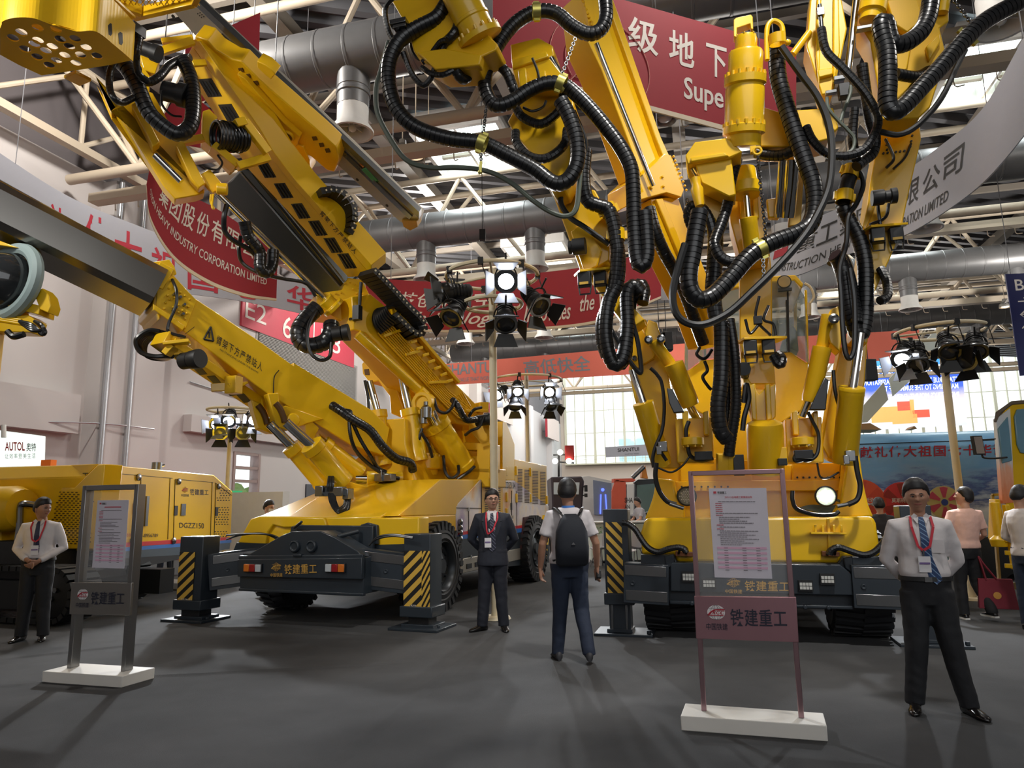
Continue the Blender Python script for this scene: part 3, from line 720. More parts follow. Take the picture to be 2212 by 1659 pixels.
def tie_mat(name, c1, c2):
    m = mat(name, c1, .6); nt = m.node_tree; w = nt.nodes.new('ShaderNodeTexWave'); w.inputs['Scale'].default_value = 14; w.wave_profile = 'SAW'; w.bands_direction = 'DIAGONAL'
    tc = nt.nodes.new('ShaderNodeTexCoord'); r = nt.nodes.new('ShaderNodeValToRGB'); r.color_ramp.interpolation = 'CONSTANT'; r.color_ramp.elements[0].color = rgb(*c1); r.color_ramp.elements[1].color = rgb(*c2); r.color_ramp.elements[1].position = .8
    nt.links.new(tc.outputs['Object'], w.inputs['Vector']); nt.links.new(w.outputs['Fac'], r.inputs[0]); nt.links.new(r.outputs[0], nt.nodes['Principled BSDF'].inputs['Base Color']); return m
BACK = (((-.27, .07, 1.13), (-.1, .17, .95)), ((.27, .07, 1.13), (.1, .17, .95))); HB_ = ((1, .1, -.2, 0, 0, 1, .5), (-1, .1, -.2, 0, 0, 1, .5))
# man in white shirt on the right
g = G(2030, 1540)
t, HP, tz, T = person('person in white shirt, striped blue tie and red lanyard, hands behind the back', g, -20, 1.73, (((-.25, .07, 1.13), (-.1, .16, .95)), ((.25, .07, 1.13), (.1, .16, .95))), (((-.11, -.01, .48), (-.155, .02, .085)), ((.13, -.02, .48), (.2, .0, .085))), SHIRTW, TRS, SKIN2, head=(4, -2, -6), hem=.99, vox=.0048, hands=HB_, feet=(-12, 24), bulk=1.02)
dress(t, T, bk=1.02, tie= tie_mat('blue_striped_tie', (36, 62, 104), (120, 150, 184)), badge=(-.015, 1.1), tip=(.055, 1.0)); strip(t, 'shirt_pocket', SHIRTW, T, ((.09, 1.3), (.09, 1.2)), .045, .016)
# man in dark suit
g = G(1066, 1362)
t, HP, tz, T = person('person with glasses in a dark suit, hands behind the back, standing in the middle', g, -2, 1.78, (((-.28, .07, 1.13), (-.1, .17, .95)), ((.28, .07, 1.13), (.1, .17, .95))), (((-.11, 0, .48), (-.14, .0, .085)), ((.1, 0, .48), (.13, .0, .085))), NAVY, mat('navy_trousers', (28, 31, 42), .8, bump=.2), SKIN, head=(-2, 0, 14), hem=.8, jacket=True, hands=HB_, feet=(-50, 14), bulk=1.1)
strip(t, 'shirt_front', SHIRTW, T, ((0, 1.49), (0, 1.4), (0, 1.25), (0, 1.08)), (.06, .055, .04, .012), .017, th=.003); dress(t, T, tie_mat('dark_striped_tie', (34, 36, 54), (110, 112, 130)), belt=False, badge=(-.05, 1.08), off=.022, tip=(.005, 1.02))
for sg in (-1, 1): strip(t, 'lapel', NAVY, T, ((sg*.075, 1.48), (sg*.1, 1.36), (sg*.05, 1.2), (sg*.008, 1.05)), (.016, .032, .026, .006), .021, th=.008)
b = MB()
for sg in (-1, 1): c = HP((sg*.03, -.099, .012)); b.ring(c, HP((0, -1, 0))-HP((0, 0, 0)), .022, .0026, 20, 6, R2=.018); b.path([HP((sg*.052, -.095, .014)), HP((sg*.075, -.05, .014)), HP((sg*.08, .01, .01))], .0025, 6)
b.path([HP((-.009, -.102, .014)), HP((.009, -.102, .014))], .0025, 6); loc_build(b, 'glasses', BLK, t)
# walking man with the backpack, seen from behind
g = G(1236, 1428)
t, HP, tz, T = person('person in a white t-shirt with a black backpack, walking away from the viewer', g, 183, 1.84, (((-.27, .03, 1.12), (-.285, -.06, .88)), ((.27, .02, 1.12), (.29, -.05, .88))), (((-.11, -.03, .48), (-.145, .16, .12)), ((.1, -.05, .48), (.13, -.08, .085))), mat('white_tshirt', (206, 200, 202), .8, bump=.25, scale=8), JEAN, SKIN2, sleeve=0, head=(3, 0, -14), hem=.93, hands=((.05, -.15, -1, .3, -1, 0, .5), (-.05, -.15, -1, -.3, -1, 0, .7)), feet=(-6, 6), shoe=mat('dark_shoe', (40, 40, 44), .6), slim=.006, bulk=1.14)
b = MB(); rs = []
for z, w, d in ((.92, .13, .07), (.95, .16, .11), (1.1, .165, .13), (1.25, .155, .12), (1.36, .11, .09), (1.42, .06, .05)): rs.append([V((w*(abs(math.cos(a))**.6)*(1 if math.cos(a) > 0 else -1), .13+d*.75+d*.75*(abs(math.sin(a))**.7)*(1 if math.sin(a) > 0 else -1), z)) for a in [2*PI*k/20 for k in range(20)]])
b.rings(rs); bp = loc_build(b, 'backpack', mat('backpack_fabric', (27, 31, 40), .8, bump=.2), t, smooth=60)
b = MB(); b.slab([V((x, .325, z)) for x, z in ((-.02, 1.13), (.02, 1.13), (0, 1.155))], V((0, .01, 0))); loc_build(b, 'backpack_mark', SILV, bp)
for sg in (-1, 1):
    b = MB(); q = [V((sg*.05, .18, 1.37)), V((sg*.1, .15, 1.43)), V((sg*.13, .07, 1.47)), V((sg*.14, -.03, 1.46)), V((sg*.15, -.12, 1.36)), V((sg*.16, -.13, 1.2)), V((sg*.16, -.06, 1.03)), V((sg*.155, .1, .97))]; b.path(spline(q, 4), .026, 8, flat=.3); o = loc_build(b, 'shoulder_strap', BLK, bp)
    b = MB(); b.path([V((sg*.095, .165, 1.425)), V((sg*.125, .1, 1.468))], .015, 6); loc_build(b, 'strap_label', SILV, o)
b = MB(); ell(b, [(1.475, 0, .012, .07, .066), (1.5, 0, .012, .064, .06), (1.5, 0, .012, .058, .055)]); loc_build(b, 'neck_lanyard', BLU, t)
b = MB(); b.obb(V((-.3, -.1, .8)), V((.025, 0, 0)), V((0, .07, .02)), V((0, -.01, .04))); 
tag(fuse(b, 'camera_pouch', BLK, None, .008, 4), 'small black pouch held in the hand of the person with the backpack', 'pouch').matrix_world = Matrix.Translation(g) @ Matrix.Rotation(math.radians(183), 4, 'Z') @ Matrix.Scale(1.05, 4)
# man at the left, looking aside, hands clasped
g = G(66, 1384)
t, HP, tz, T = person('person in white shirt looking sideways with hands clasped in front, by the power unit', g, 14, 1.75, (((-.27, .03, 1.13), (-.06, -.19, 1.0)), ((.27, .03, 1.13), (.07, -.2, .98))), (((-.1, 0, .48), (-.12, .02, .085)), ((.1, 0, .48), (.13, .0, .085))), SHIRTW, TRS, SKIN2, head=(4, 0, 58), hem=.99, hands=((.8, -.25, -.55, .4, -.6, .5, .5), (-.8, -.3, -.5, -.4, -.6, .5, .6)), feet=(-15, 15))
dress(t, T, mat('navy_tie', (34, 36, 66), .6), badge=(0, 1.1), tip=(0, 1.06))
# man in pink polo and the red bag
g = G(2104, 1338)
t, HP, tz, T = person('person in a pale pink polo looking up, walking away with a dark red bag', g, 176, 1.72, (((-.26, .02, 1.12), (-.2, -.2, 1.0)), ((.27, .03, 1.12), (.33, -.04, .88))), (((-.11, -.03, .48), (-.15, .18, .14)), ((.1, -.05, .48), (.1, -.04, .085))), PINK, TRS, SKIN, sleeve=0, head=(-14, 0, 55), hem=.94, hands=((.3, -.8, .4, 0, 0, 1, .5), (0, -.1, -1, 0, -1, 0, 1.2)), feet=(8, 2), sole=WHT, lean=(-.08, .02))
q = Fr(G(2160, 1342), 25); t = thing('shopping_bag', 'dark red paper-cloth shopping bag held by the person in the pink polo', 'bag', q.o, 25); b = MB(); zb = .16
b.rings([[q(x*w_, y*d_, z) for x, y in ((-1, -1), (1, -1), (1, 1), (-1, 1))] for z, w_, d_ in ((zb, .22, .06), (zb+.38, .19, .035))]); b.build('bag_body', mat('bag_red', (120, 24, 44), .6, var=.12, scale=6, bump=.3), t, bevel=.006)
b = MB(); b.lathe(q(0, -.05, zb+.17), -q.y, [(.045, -.005), (.045, .006), (.02, .008), (.005, .008)], 16); b.build('bag_emblem', mat('bag_gold', (206, 150, 70), .5), t)
for y in (-.035, .035): b = MB(); b.tube([q(-.1, y, zb+.36), q(-.13, y*.6, zb+.55), q(-.15, 0, zb+.66), q(-.1, y*.6, zb+.56), q(.02, y, zb+.37)], .012, 6); b.build('handle', mat('bag_red', (120, 24, 44), .6), t)
# background people
LGS = (((-.1, 0, .48), (-.12, .0, .085)), ((.1, 0, .48), (.12, .0, .085))); ARM = (((-.26, .02, 1.12), (-.27, -.05, .87)), ((.26, .02, 1.12), (.27, -.05, .87)))
WALK = (((-.1, -.1, .5), (-.1, .1, .14)), ((.1, -.05, .48), (.1, -.18, .085)))
t, HP, tz, T = person('person wearing a white face mask, half hidden behind the truck tail', V((P(576, 1200, 13.2).x, 13.2, 0)), 40, 1.72, ARM, WALK, mat('pale_jacket', (206, 214, 222), .7), TRS, SKIN, head=(8, 0, 25), vox=.009)
b = MB(); D = dirs(30, 20); b.rings([[HP(d*(head_r(d)+.008)) for d in (unit((x, -1+abs(x)*.4, z)) for x in (-.75, -.4, 0, .4, .75))] for z in (-.05, -.3, -.6, -.9)], False); loc_build(b, 'face_mask', mat('mask_white', (238, 240, 244), .7), t)
person('person bending over the reception counter beside the yellow rig nose', V((P(1390, 1150, 20.5).x, 20.5, 0)), -70, 1.72, (((-.2, -.2, 1.15), (-.15, -.42, 1.05)), ((.2, -.2, 1.15), (.15, -.42, 1.05))), LGS, mat('grey_shirt', (176, 176, 186), .8), TRS, SKIN, sleeve=0, vox=.012, lean=(0, -.2), head=(10, 0, 0))
person('dark-haired person in black, half hidden behind the rig nose by the mural', V((P(1905, 1150, 11.8).x, 11.8, 0)), 170, 1.6, ARM, LGS, mat('black_top', (40, 40, 44), .8), TRS, SKIN, vox=.012, head=(8, 0, 0))
person('person in a white shirt cut off by the right edge, by the crane cab', V((P(2225, 1250, 8.9).x, 8.9, 0)), 100, 1.72, (((-.26, .02, 1.12), (-.22, -.2, 1.0)), ((.26, .02, 1.12), (.2, -.2, 1.0))), LGS, SHIRTW, JEAN, SKIN, vox=.01, head=(10, 0, 0))
person('person standing on the red carpet far back, only trouser legs visible under the power unit', V((P(358, 1200, 17.8).x, 17.8, 0)), 20, 1.72, ARM, LGS, SHIRTW, JEAN, SKIN, vox=.014)
# ================================================================== hanging banners
BRED = mat('banner_red', (152, 36, 48), .75, var=.03); BWHT = mat('banner_white', (160, 160, 168), .75, var=.03); BORG = mat('banner_orange', (178, 84, 66), .75, var=.03)
LGREY = mat('grey_lettering', (96, 100, 104), .6); EDGE = mat('banner_edge_cream', (220, 206, 184), .6)
def banner(name, lab, top, bot, m, cat='banner', words=(), group=None, nu=110, edge=None, k=10):
    mp = sheet_map(top, bot, k); t = thing(name, lab, cat, mp(.5, 0)[0], 0, group)
    sheet(mp, .03, nu, 2).build('banner_cloth', m, t, smooth=60)
    if edge: b = MB(); sheet(mp, .04, nu, 1, b, 0, 0, 1, -.025, .02, .012); b.build('banner_hem', edge, t, smooth=60)
    by = {}
    for (s, u0, u1, v0, v1, mt, bold, sh) in words:
        b = MB(); word(b, s, mp, u0, u1, v0, v1, .006, bold, sh); b.build('lettering', mt, t, smooth=0)
    a, c = mp(.08, 1)[0], mp(.92, 1)[0]; b = MB(); b.rod(a, a+V((0, 0, max(.5, 19.62-a.z))), .012, n=5); b.rod(c, c+V((0, 0, max(.5, 19.62-c.z))), .012, n=5); b.build('hanging_wire', GREYB, t)
    return t, mp
t, mp = banner('hanging_banner', 'flat red banner with large white characters behind the yellow mast', ((1065, -80, 13.5), (1720, 105, 15)), ((1065, 142, 13.5), (1720, 318, 15)), BRED, edge=EDGE, words=(
    ('级', .425, .525, .52, .86, WHTTXT, .03, 0), ('地', .56, .645, .5, .84, WHTTXT, .03, 0), ('下', .685, .755, .48, .8, WHTTXT, .03, 0), ('Super', .61, .775, .12, .4, WHTTXT, .03, 0)))
b = MB()
for r in (.05, .09, .14, .2): b.path([mp(.335+r*.8*math.cos(a*PI/20), .3+r*2.3*math.sin(a*PI/20))[0]+mp(.3, .3)[1]*.012 for a in range(-4, 25)], .008, 4)
for k in range(7): p0, p1 = mp(.34, .45), mp(.24+.035*k, .06); b.path([p0[0]+p0[1]*.012, p1[0]+p1[1]*.012], .01, 4)
for k in range(12): f = .12+k*.07; p0, p1 = mp(.34-.1*f, .45-.39*f), mp(.34-.02*f, .45-.39*f); b.path([p0[0]+p0[1]*.012, p1[0]+p1[1]*.012], .008, 4)
b.build('tunnel_drawing', mat('pale_line', (222, 160, 150), .6), t)
banner('hanging_banner', 'small plain red banner hanging above the grey feed rail', ((400, 98, 15), (562, 27, 15.5)), ((400, 230, 15), (558, 178, 15.5)), BRED, nu=6)
t, mp = banner('ring_banner', 'curved dark red banner with pale rim lettered HEAVY INDUSTRY CORPORATION LIMITED', ((330, 330, 12.5), (352, 372, 12.6), (405, 418, 13), (470, 452, 13.5), (540, 500, 14), (600, 548, 14.5)), ((316, 400, 12.5), (326, 475, 12.6), (375, 555, 13), (450, 608, 13.5), (530, 637, 14), (597, 647, 14.5)), BRED, edge=EDGE,
    words=[(c, u, u+.075, .48+.02*i, .86, WHTTXT, .02, 0) for i, (c, u) in enumerate(zip('集团股份有限公司', (.22, .31, .4, .49, .58, .67, .76, .855)))]+[('CTION HEAVY INDUSTRY CORPORATION LIMITED', .1, .93, .25, .37, WHTTXT, .015, 0)])
banner('hanging_banner', 'dark red banner strip showing through behind the tracked jib arm and cable reel', ((395, 185, 16), (500, 275, 16.5)), ((320, 300, 16), (500, 330, 16.5)), BRED, nu=6)
banner('ring_banner', 'long white curved banner with red characters behind the steel telescopic tube', ((-20, 318, 20), (150, 425, 20), (330, 500, 20.5), (520, 575, 21), (700, 622, 22)), ((-20, 560, 20), (150, 590, 20), (330, 625, 20.5), (520, 650, 21), (700, 688, 22)), BWHT,
    words=[(c, u, w, v0, v1, REDTXT, .03, 0) for c, u, w, v0, v1 in (('献', .07, .14, .2, .75), ('礼', .185, .245, .3, .8), ('伟', .295, .37, .3, .9), ('大', .385, .47, .2, .85), ('祖', .495, .57, .1, .75), ('国', .6, .685, .1, .75), ('七', .72, .8, .1, .75), ('华', .885, .975, .1, .85))])
banner('ring_banner', 'wide red banner lettered Technology the World behind the ring of spotlights', ((790, 600, 18), (960, 608, 18.3), (1150, 591, 18), (1300, 570, 17.5), (1428, 535, 17)), ((790, 690, 18), (930, 714, 18.3), (1150, 710, 18), (1300, 692, 17.5), (1428, 642, 17)), BRED, edge=EDGE,
    words=[(c, u, u+.055, .45, .75, WHTTXT, .02, 0) for c, u in (('科', .07), ('技', .125), ('创', .18), ('新', .24), ('空', .345))]+[('Technology', .175, .42, .06, .36, WHTTXT, .02, .3), ('Innovates', .475, .63, .12, .42, WHTTXT, .02, .3), ('the World', .665, .86, .22, .5, WHTTXT, .02, .3)])
banner('hanging_banner', 'narrow white panel between the red banner and the hoses of the rig', ((1428, 530, 17), (1490, 560, 16.8)), ((1428, 648, 17), (1490, 650, 16.8)), BWHT, nu=4)
b_, mp = banner('hanging_banner', 'long orange banner lettered SHANTUI across the far hall', ((930, 789, 45), (1480, 742, 45), (1985, 712, 45)), ((930, 834, 45), (1480, 802, 45), (1985, 775, 45)), BORG, words=(
    ('SHANTUI', .03, .125, .45, .95, LGREY, .04, 0), ('VALUE THAT WORKS', .055, .12, .12, .3, LGREY, .01, 0), ('高低快全', .18, .31, .22, .85, LGREY, .03, -.1)))
banner('hanging_banner', 'small white SHANTUI banner in front of the big end window', ((1307, 966, 70), (1440, 957, 70)), ((1309, 988, 70), (1440, 982, 70)), BWHT, nu=4, words=(('SHANTUI', .2, .55, .45, .8, BLACKTXT, .04, 0), ('VALUE THAT WORKS', .31, .55, .14, .28, LGREY, 0, 0)))
t, mp = banner('ring_banner', 'huge white curved banner lettered CONSTRUCTION HEAVY, sweeping up to the right', ((1640, 545, 15), (1690, 505, 14.7), (1760, 472, 14.3), (1830, 441, 14), (1900, 402, 13.5), (1959, 367, 13), (2030, 316, 12.5), (2118, 240, 12), (2190, 120, 11.5), (2260, -20, 11)), ((1640, 612, 15), (1670, 600, 14.7), (1728, 593, 14.3), (1830, 550, 14), (1890, 532, 13.5), (1946, 512, 13), (2012, 476, 12.5), (2098, 416, 12), (2165, 350, 11.5), (2260, 230, 11)), BWHT,
    words=[(c, u, u+.055, .42, .78, BLACKTXT, .015, 0) for c, u in (('重', .19), ('工', .25), ('集', .31), ('团', .365), ('有', .47), ('限', .555), ('公', .622), ('司', .685))]+[('CONSTRUCTION HEAVY', .1, .36, .12, .27, BLACKTXT, .01, 0), ('IND', .37, .41, .12, .27, BLACKTXT, .01, 0), ('CORPORATION LIMITED', .49, .71, .13, .28, BLACKTXT, .01, 0)])
b = MB(); sheet(mp, .02, 4, 1, b, 0, .09, .15, .45, .9, .012); b.build('red_emblem', BRED, t, smooth=60)
for lab, q, d in (('upper tilted white panel hanging below the right spotlight stand', ((2027, 706), (2036, 745), (1976, 814), (1929, 856), (1921, 818)), 15), ('lower tilted white panel hanging beside the yellow boom cylinder', ((1909, 826), (1919, 863), (1874, 912), (1855, 914), (1862, 880)), 14.5)):
    b = MB(); b.slab([P(x, y, d) for x, y in q], V((0, .03, 0))); tag(b.build('white_panel', mat('white_panel_board', (214, 222, 216), .6), smooth=0), lab, 'panel', 'tilted white panels')
t, mp = banner('direction_sign', 'tall navy blue sign with white arrows at the far right edge', ((2172, 592, 20), (2300, 586, 20)), ((2204, 812, 20), (2330, 800, 20)), mat('navy_sign', (36, 40, 86), .5), 'sign', (('BI', .13, .34, .83, .94, WHTTXT, .02, 0), ('→', .14, .34, .68, .76, WHTTXT, .01, 0), ('←', .14, .34, .55, .63, WHTTXT, .01, 0), ('↑', .14, .3, .4, .5, WHTTXT, .01, 0)), nu=4)
# wall sign with door numbers
t = thing('door_number_sign', 'long red E2 6 E3 sign over the grey louvres on the side wall', 'sign', H(XL, 38, 11), 15)
b = MB(); b.box(H, XL, XL+.12, 31.55, 44.2, 11.25, 13.8); b.build('sign_board', mat('sign_red', (190, 60, 78), .6), t, smooth=0)
m = quad(H(XL+.12, 31.55, 11.25), H(XL+.12, 44.2, 11.25), H(XL+.12, 31.55, 13.8)); b = MB()
for s, u0, u1, v0, v1 in (('E2', .02, .17, .2, .62), ('6', .3, .375, .1, .62), ('号门', .4, .53, .06, .22), ('E3', .64, .84, .2, .7), ('|', .565, .575, .05, .95)): b = MB(); word(b, s, m, u0, u1, v0, v1, .02); b.build('sign_lettering', WHTTXT, t, smooth=0)
# light box of a neighbouring stand
t = thing('light_box_sign', 'glowing white AUTOL light box at the left edge', 'sign', P(40, 1005, 19.5), 0)
pl_ = Pln(P(40, 970, 19.5), H.y-H.x*.4); b = MB(); tr(b, pl_, .25, (-60, 922), (88, 941), (86, 1005), (-60, 1010)); b.build('light_box', mat('light_box_face', (226, 240, 230), .5, emit=.75), t, smooth=0)
b = MB(); m = quad(pl_(12, 974), pl_(55, 974), pl_(12, 955)); word(b, 'AUTOL', m, 0, 1, 0, 1, .03, .04); b.build('red_lettering', REDTXT, t, smooth=0)
b = MB(); m = quad(pl_(58, 975), pl_(79, 975), pl_(58, 957)); word(b, '奥特', m, 0, 1, 0, 1, .03, .02); m = quad(pl_(12, 991), pl_(78, 990), pl_(12, 980)); word(b, '让效率登美生活', m, 0, 1, 0, 1, .03, 0, 0, 1.3); b.build('grey_lettering', LGREY, t, smooth=0)
b = MB(); b.rod(P(8, 918, 19), P(8, 945, 19), .06); b.box(Fr(P(-60, 1010, 19.6), 0), -1.5, .35, -.3, .3, -2.8, 0); b.build('sign_support', WHT, t, smooth=0)
# window film seen from behind; its glow stands in for daylight through it
def ramp_mat(name, stops, axis=2, emit=0, rough=.5):
    m = bpy.data.materials.new(name); m.use_nodes = True; nt = m.node_tree; bs = nt.nodes['Principled BSDF']; L_ = nt.links
    tc = nt.nodes.new('ShaderNodeTexCoord'); sp = nt.nodes.new('ShaderNodeSeparateXYZ'); r = nt.nodes.new('ShaderNodeValToRGB')
    n = nt.nodes.new('ShaderNodeTexNoise'); n.inputs['Scale'].default_value = 5; n.inputs['Detail'].default_value = 8; n.inputs['Roughness'].default_value = .62
    ad = nt.nodes.new('ShaderNodeMath'); ad.operation = 'MULTIPLY_ADD'; ad.inputs[1].default_value = stops[0]
    sb = nt.nodes.new('ShaderNodeMath'); sb.operation = 'SUBTRACT'; sb.inputs[1].default_value = .5
    L_.new(tc.outputs['Generated'], sp.inputs[0]); L_.new(tc.outputs['Generated'], n.inputs['Vector']); L_.new(n.outputs['Fac'], sb.inputs[0]); L_.new(sb.outputs[0], ad.inputs[0]); L_.new(sp.outputs[axis], ad.inputs[2]); L_.new(ad.outputs[0], r.inputs[0])
    e = r.color_ramp.elements; st = stops[1:]; e[0].position, e[0].color = st[0][0], rgb(*st[0][1]); e[1].position, e[1].color = st[-1][0], rgb(*st[-1][1])
    for p, c in st[1:-1]: x = e.new(p); x.color = rgb(*c)
    L_.new(r.outputs[0], bs.inputs['Base Color']); bs.inputs['Roughness'].default_value = rough
    if emit: L_.new(r.outputs[0], bs.inputs['Emission Color']); bs.inputs['Emission Strength'].default_value = emit
    return m
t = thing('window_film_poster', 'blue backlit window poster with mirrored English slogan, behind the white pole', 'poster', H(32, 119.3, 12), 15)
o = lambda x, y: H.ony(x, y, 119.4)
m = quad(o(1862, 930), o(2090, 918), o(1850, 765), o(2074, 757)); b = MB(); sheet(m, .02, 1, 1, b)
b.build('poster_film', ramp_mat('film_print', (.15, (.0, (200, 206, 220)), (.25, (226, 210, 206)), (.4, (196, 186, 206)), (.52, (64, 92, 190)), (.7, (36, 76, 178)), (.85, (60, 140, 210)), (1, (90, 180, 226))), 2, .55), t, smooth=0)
b = MB(); 
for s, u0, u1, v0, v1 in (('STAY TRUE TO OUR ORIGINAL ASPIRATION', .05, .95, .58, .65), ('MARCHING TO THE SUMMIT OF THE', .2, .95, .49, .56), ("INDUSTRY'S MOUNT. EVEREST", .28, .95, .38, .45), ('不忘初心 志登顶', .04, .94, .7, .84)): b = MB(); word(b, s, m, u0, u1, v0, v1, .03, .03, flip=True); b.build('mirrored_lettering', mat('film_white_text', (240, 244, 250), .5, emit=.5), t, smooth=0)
b = MB()
for c, u, v, w, h in ((0, .36, .2, .13, .09), (0, .2, .19, .1, .1), (1, .42, .29, .06, .06), (0, .42, .12, .12, .06), (1, .58, .18, .08, .05), (0, .5, .25, .02, .12)): sheet(m, .02, 1, 1, b, c, u-w, u+w, v-h, v+h, .035)
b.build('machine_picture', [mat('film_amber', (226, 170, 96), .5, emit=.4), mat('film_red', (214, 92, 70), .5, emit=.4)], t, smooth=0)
# ---- printed mural vehicle behind the man on the right
MU = Fr(P(1850, 1120, 14.5), 10); t = thing('mural_trailer', 'long trailer wrapped in a snowy mountain mural with red characters', 'trailer', MU(2, 0, -MU.o.z), 10)
z0 = MU.o.z; ZT = (MU.ony(2000, 930, 0).z)-z0
b = MB(); n = 8; prof = [(0, -z0+.3), (0, ZT-.45)]+[(.45-.45*math.cos(a*PI/2/n), ZT-.45+.45*math.sin(a*PI/2/n)) for a in range(1, n+1)]+[(2.6, ZT), (2.6, -z0+.3)]
b.rings([[MU(x, y, z) for y, z in prof] for x in (-.1, 8.5)]); b.build('mural_body', ramp_mat('mountain_mural', (.75, (.0, (210, 222, 236)), (.12, (150, 190, 222)), (.26, (214, 226, 238)), (.38, (230, 236, 244)), (.46, (58, 84, 158)), (.54, (190, 208, 230)), (.6, (70, 96, 166)), (.66, (120, 160, 205)), (.74, (104, 158, 208)), (1, (138, 186, 220))), 2, 0, .3), t, smooth=30)
m = quad(MU.ony(1858, 988, 0), MU.ony(2200, 982, 0), MU.ony(1858, 966, 0)); b = MB(); word(b, '献礼伟大祖国七十华诞', m, 0, .93, -.05, 1.05, .02, .03, 0, 1.15); b.build('red_lettering', REDTXT, t, smooth=0)
b = MB(); b.rod(MU.ony(1850, 960, 0)-MU.y*.01, MU.ony(2160, 950, 0)-MU.y*.01, .012, n=6); b.build('body_seam', DARK, t)
def disc(cx, cy, r, cols, words_):
    c = MU.ony(cx, cy, 0)-MU.y*.012; pt = lambda a, q: c+(MU.x*math.cos(a)+MU.z*math.sin(a))*q; b = MB()
    b.slab([pt(a*PI/20, r) for a in range(40)], MU.y*.01, 0)
    for k in range(6):
        a = k*PI/3+.25; b.slab([pt(a, r*.3)-MU.y*.004, pt(a-.02, r*.93)-MU.y*.004, pt(a+.25, r*.95)-MU.y*.004, pt(a+.5, r*.93)-MU.y*.004, pt(a+.5, r*.3)-MU.y*.004], MU.y*.003, 1)
    b.slab([pt(a*PI/8, r*.2)-MU.y*.008 for a in range(16)], MU.y*.004, 2)
    b.build('cutterhead_picture', [mat(n_, c_, .45) for n_, c_ in cols], t, smooth=0)
    for s, y0, y1 in words_:
        mm = quad(MU.ony(cx-25, y0, 0), MU.ony(cx+25, y0, 0), MU.ony(cx-25, y1, 0)); b = MB(); word(b, s, mm, 0, 1, 0, 1, .03, .01); b.build('picture_caption', WHTTXT, t, smooth=0)
DRK = ('cutter_dark', (150, 36, 34)); disc(1862, 1085, .46, (('cutter_orange', (220, 84, 50)), ('cutter_orange2', (206, 70, 44)), ('cutter_orange2', (206, 70, 44))), (('大直径', 1084, 1075), ('TBM', 1093, 1085)))
disc(1950, 1085, .4, (('cutter_red', (206, 50, 56)), DRK, DRK), (('莫斯科地铁', 1086, 1076),)); disc(2040, 1085, .32, (('cutter_gold', (216, 200, 140)), ('cutter_pink', (206, 80, 116)), ('cutter_blue', (50, 80, 170))), ())
b = MB()
for x in (1.0, 2.4, 5.4, 6.8): b.lathe(MU(x, 0, -z0+.42), -MU.y, [(.1, -.3), (.42, -.3), (.42, .0), (.25, .02), (.01, .02)], 24)
b.box(MU, -.1, 8.4, .3, 2.2, -z0+.1, -z0+.3); b.build('trailer_wheel_set', BLK, t)
b = MB(); p = Pln(MU(0, 1.2, 0), MU.y); tr(b, p, .8, (1855, 928), (1860, 915), (1880, 914), (1905, 928)); tr(b, p, .4, (1968, 926), (1975, 920), (1982, 926)); b.build('roof_cover', mat('brown_cover', (150, 106, 60), .7), t)
# ================================================================== crane truck with two arms, on the left
L = thing('multi_arm_truck', 'yellow truck with two raised telescopic booms, behind the standing person in a dark suit', 'construction vehicle', ML.o, ML.yaw)
# ---- wheels
wheel(L, ML, 1.36, 1.3, .68, .5, 1); wheel(L, ML, 1.36, 5.7, .68, .5, 1)
wheel(L, ML, -1.5, 1.0, .64, .5, -1); wheel(L, ML, -1.5, 5.3, .64, .5, -1)
# ---- frame, rear beam
b = MB(); b.box(ML, -1.2, .95, -.2, 7.4, .55, .95); b.box(ML, -.8, .6, 0, 7.2, .4, .6)
b.build('chassis_frame', DARK, L, bevel=.015)
YB_ = -.45
b = MB(); q = lambda x, y: ML.ony(x, y, YB_)
b.slab([q(*p) for p in ((518, 1208), (518, 1272), (786, 1284), (786, 1204))], ML.y*.5)
b.slab([q(*p)-ML.y*.05 for p in ((518, 1208), (518, 1245), (786, 1251), (786, 1204))], ML.y*.1)
b.slab([q(*p)-ML.y*.03 for p in ((518, 1270), (518, 1276), (786, 1288), (786, 1281))], ML.y*.08)
b.slab([q(*p) for p in ((523, 1206), (606, 1158), (630, 1148), (692, 1147), (722, 1160), (772, 1190), (783, 1203))], ML.y*.35)
b.slab([q(*p)-ML.y*.03 for p in ((518, 1200), (518, 1210), (786, 1206), (786, 1197))], ML.y*.06)
for c in ((638, 1180), (674, 1180)): b.lathe(q(*c), -ML.y, [(.085, -.02), (.085, .03), (.06, .05), (.055, .03), (.01, .03)], 20)
b.obb(q(646, 1199), ML.x*.07, ML.y*.05, ML.z*.02)
b.slab([q(*p)+ML.y*.45 for p in ((580, 1158), (584, 1140), (600, 1134), (610, 1137), (610, 1180), (580, 1185))], ML.y*.1)
b.slab([q(*p)+ML.y*.45 for p in ((738, 1180), (738, 1136), (754, 1131), (775, 1137), (777, 1180))], ML.y*.1)
b.slab([q(*p)+ML.y*.4 for p in ((600, 1136), (770, 1138), (770, 1190), (600, 1190))], ML.y*.06)
b.rod(q(600, 1142)+ML.y*.36, q(632, 1128)+ML.y*.2, .02); b.rod(q(742, 1150)+ML.y*.36, q(720, 1160)+ML.y*.1, .03)
rb = b.build('rear_beam', DARK, L, bevel=.012)
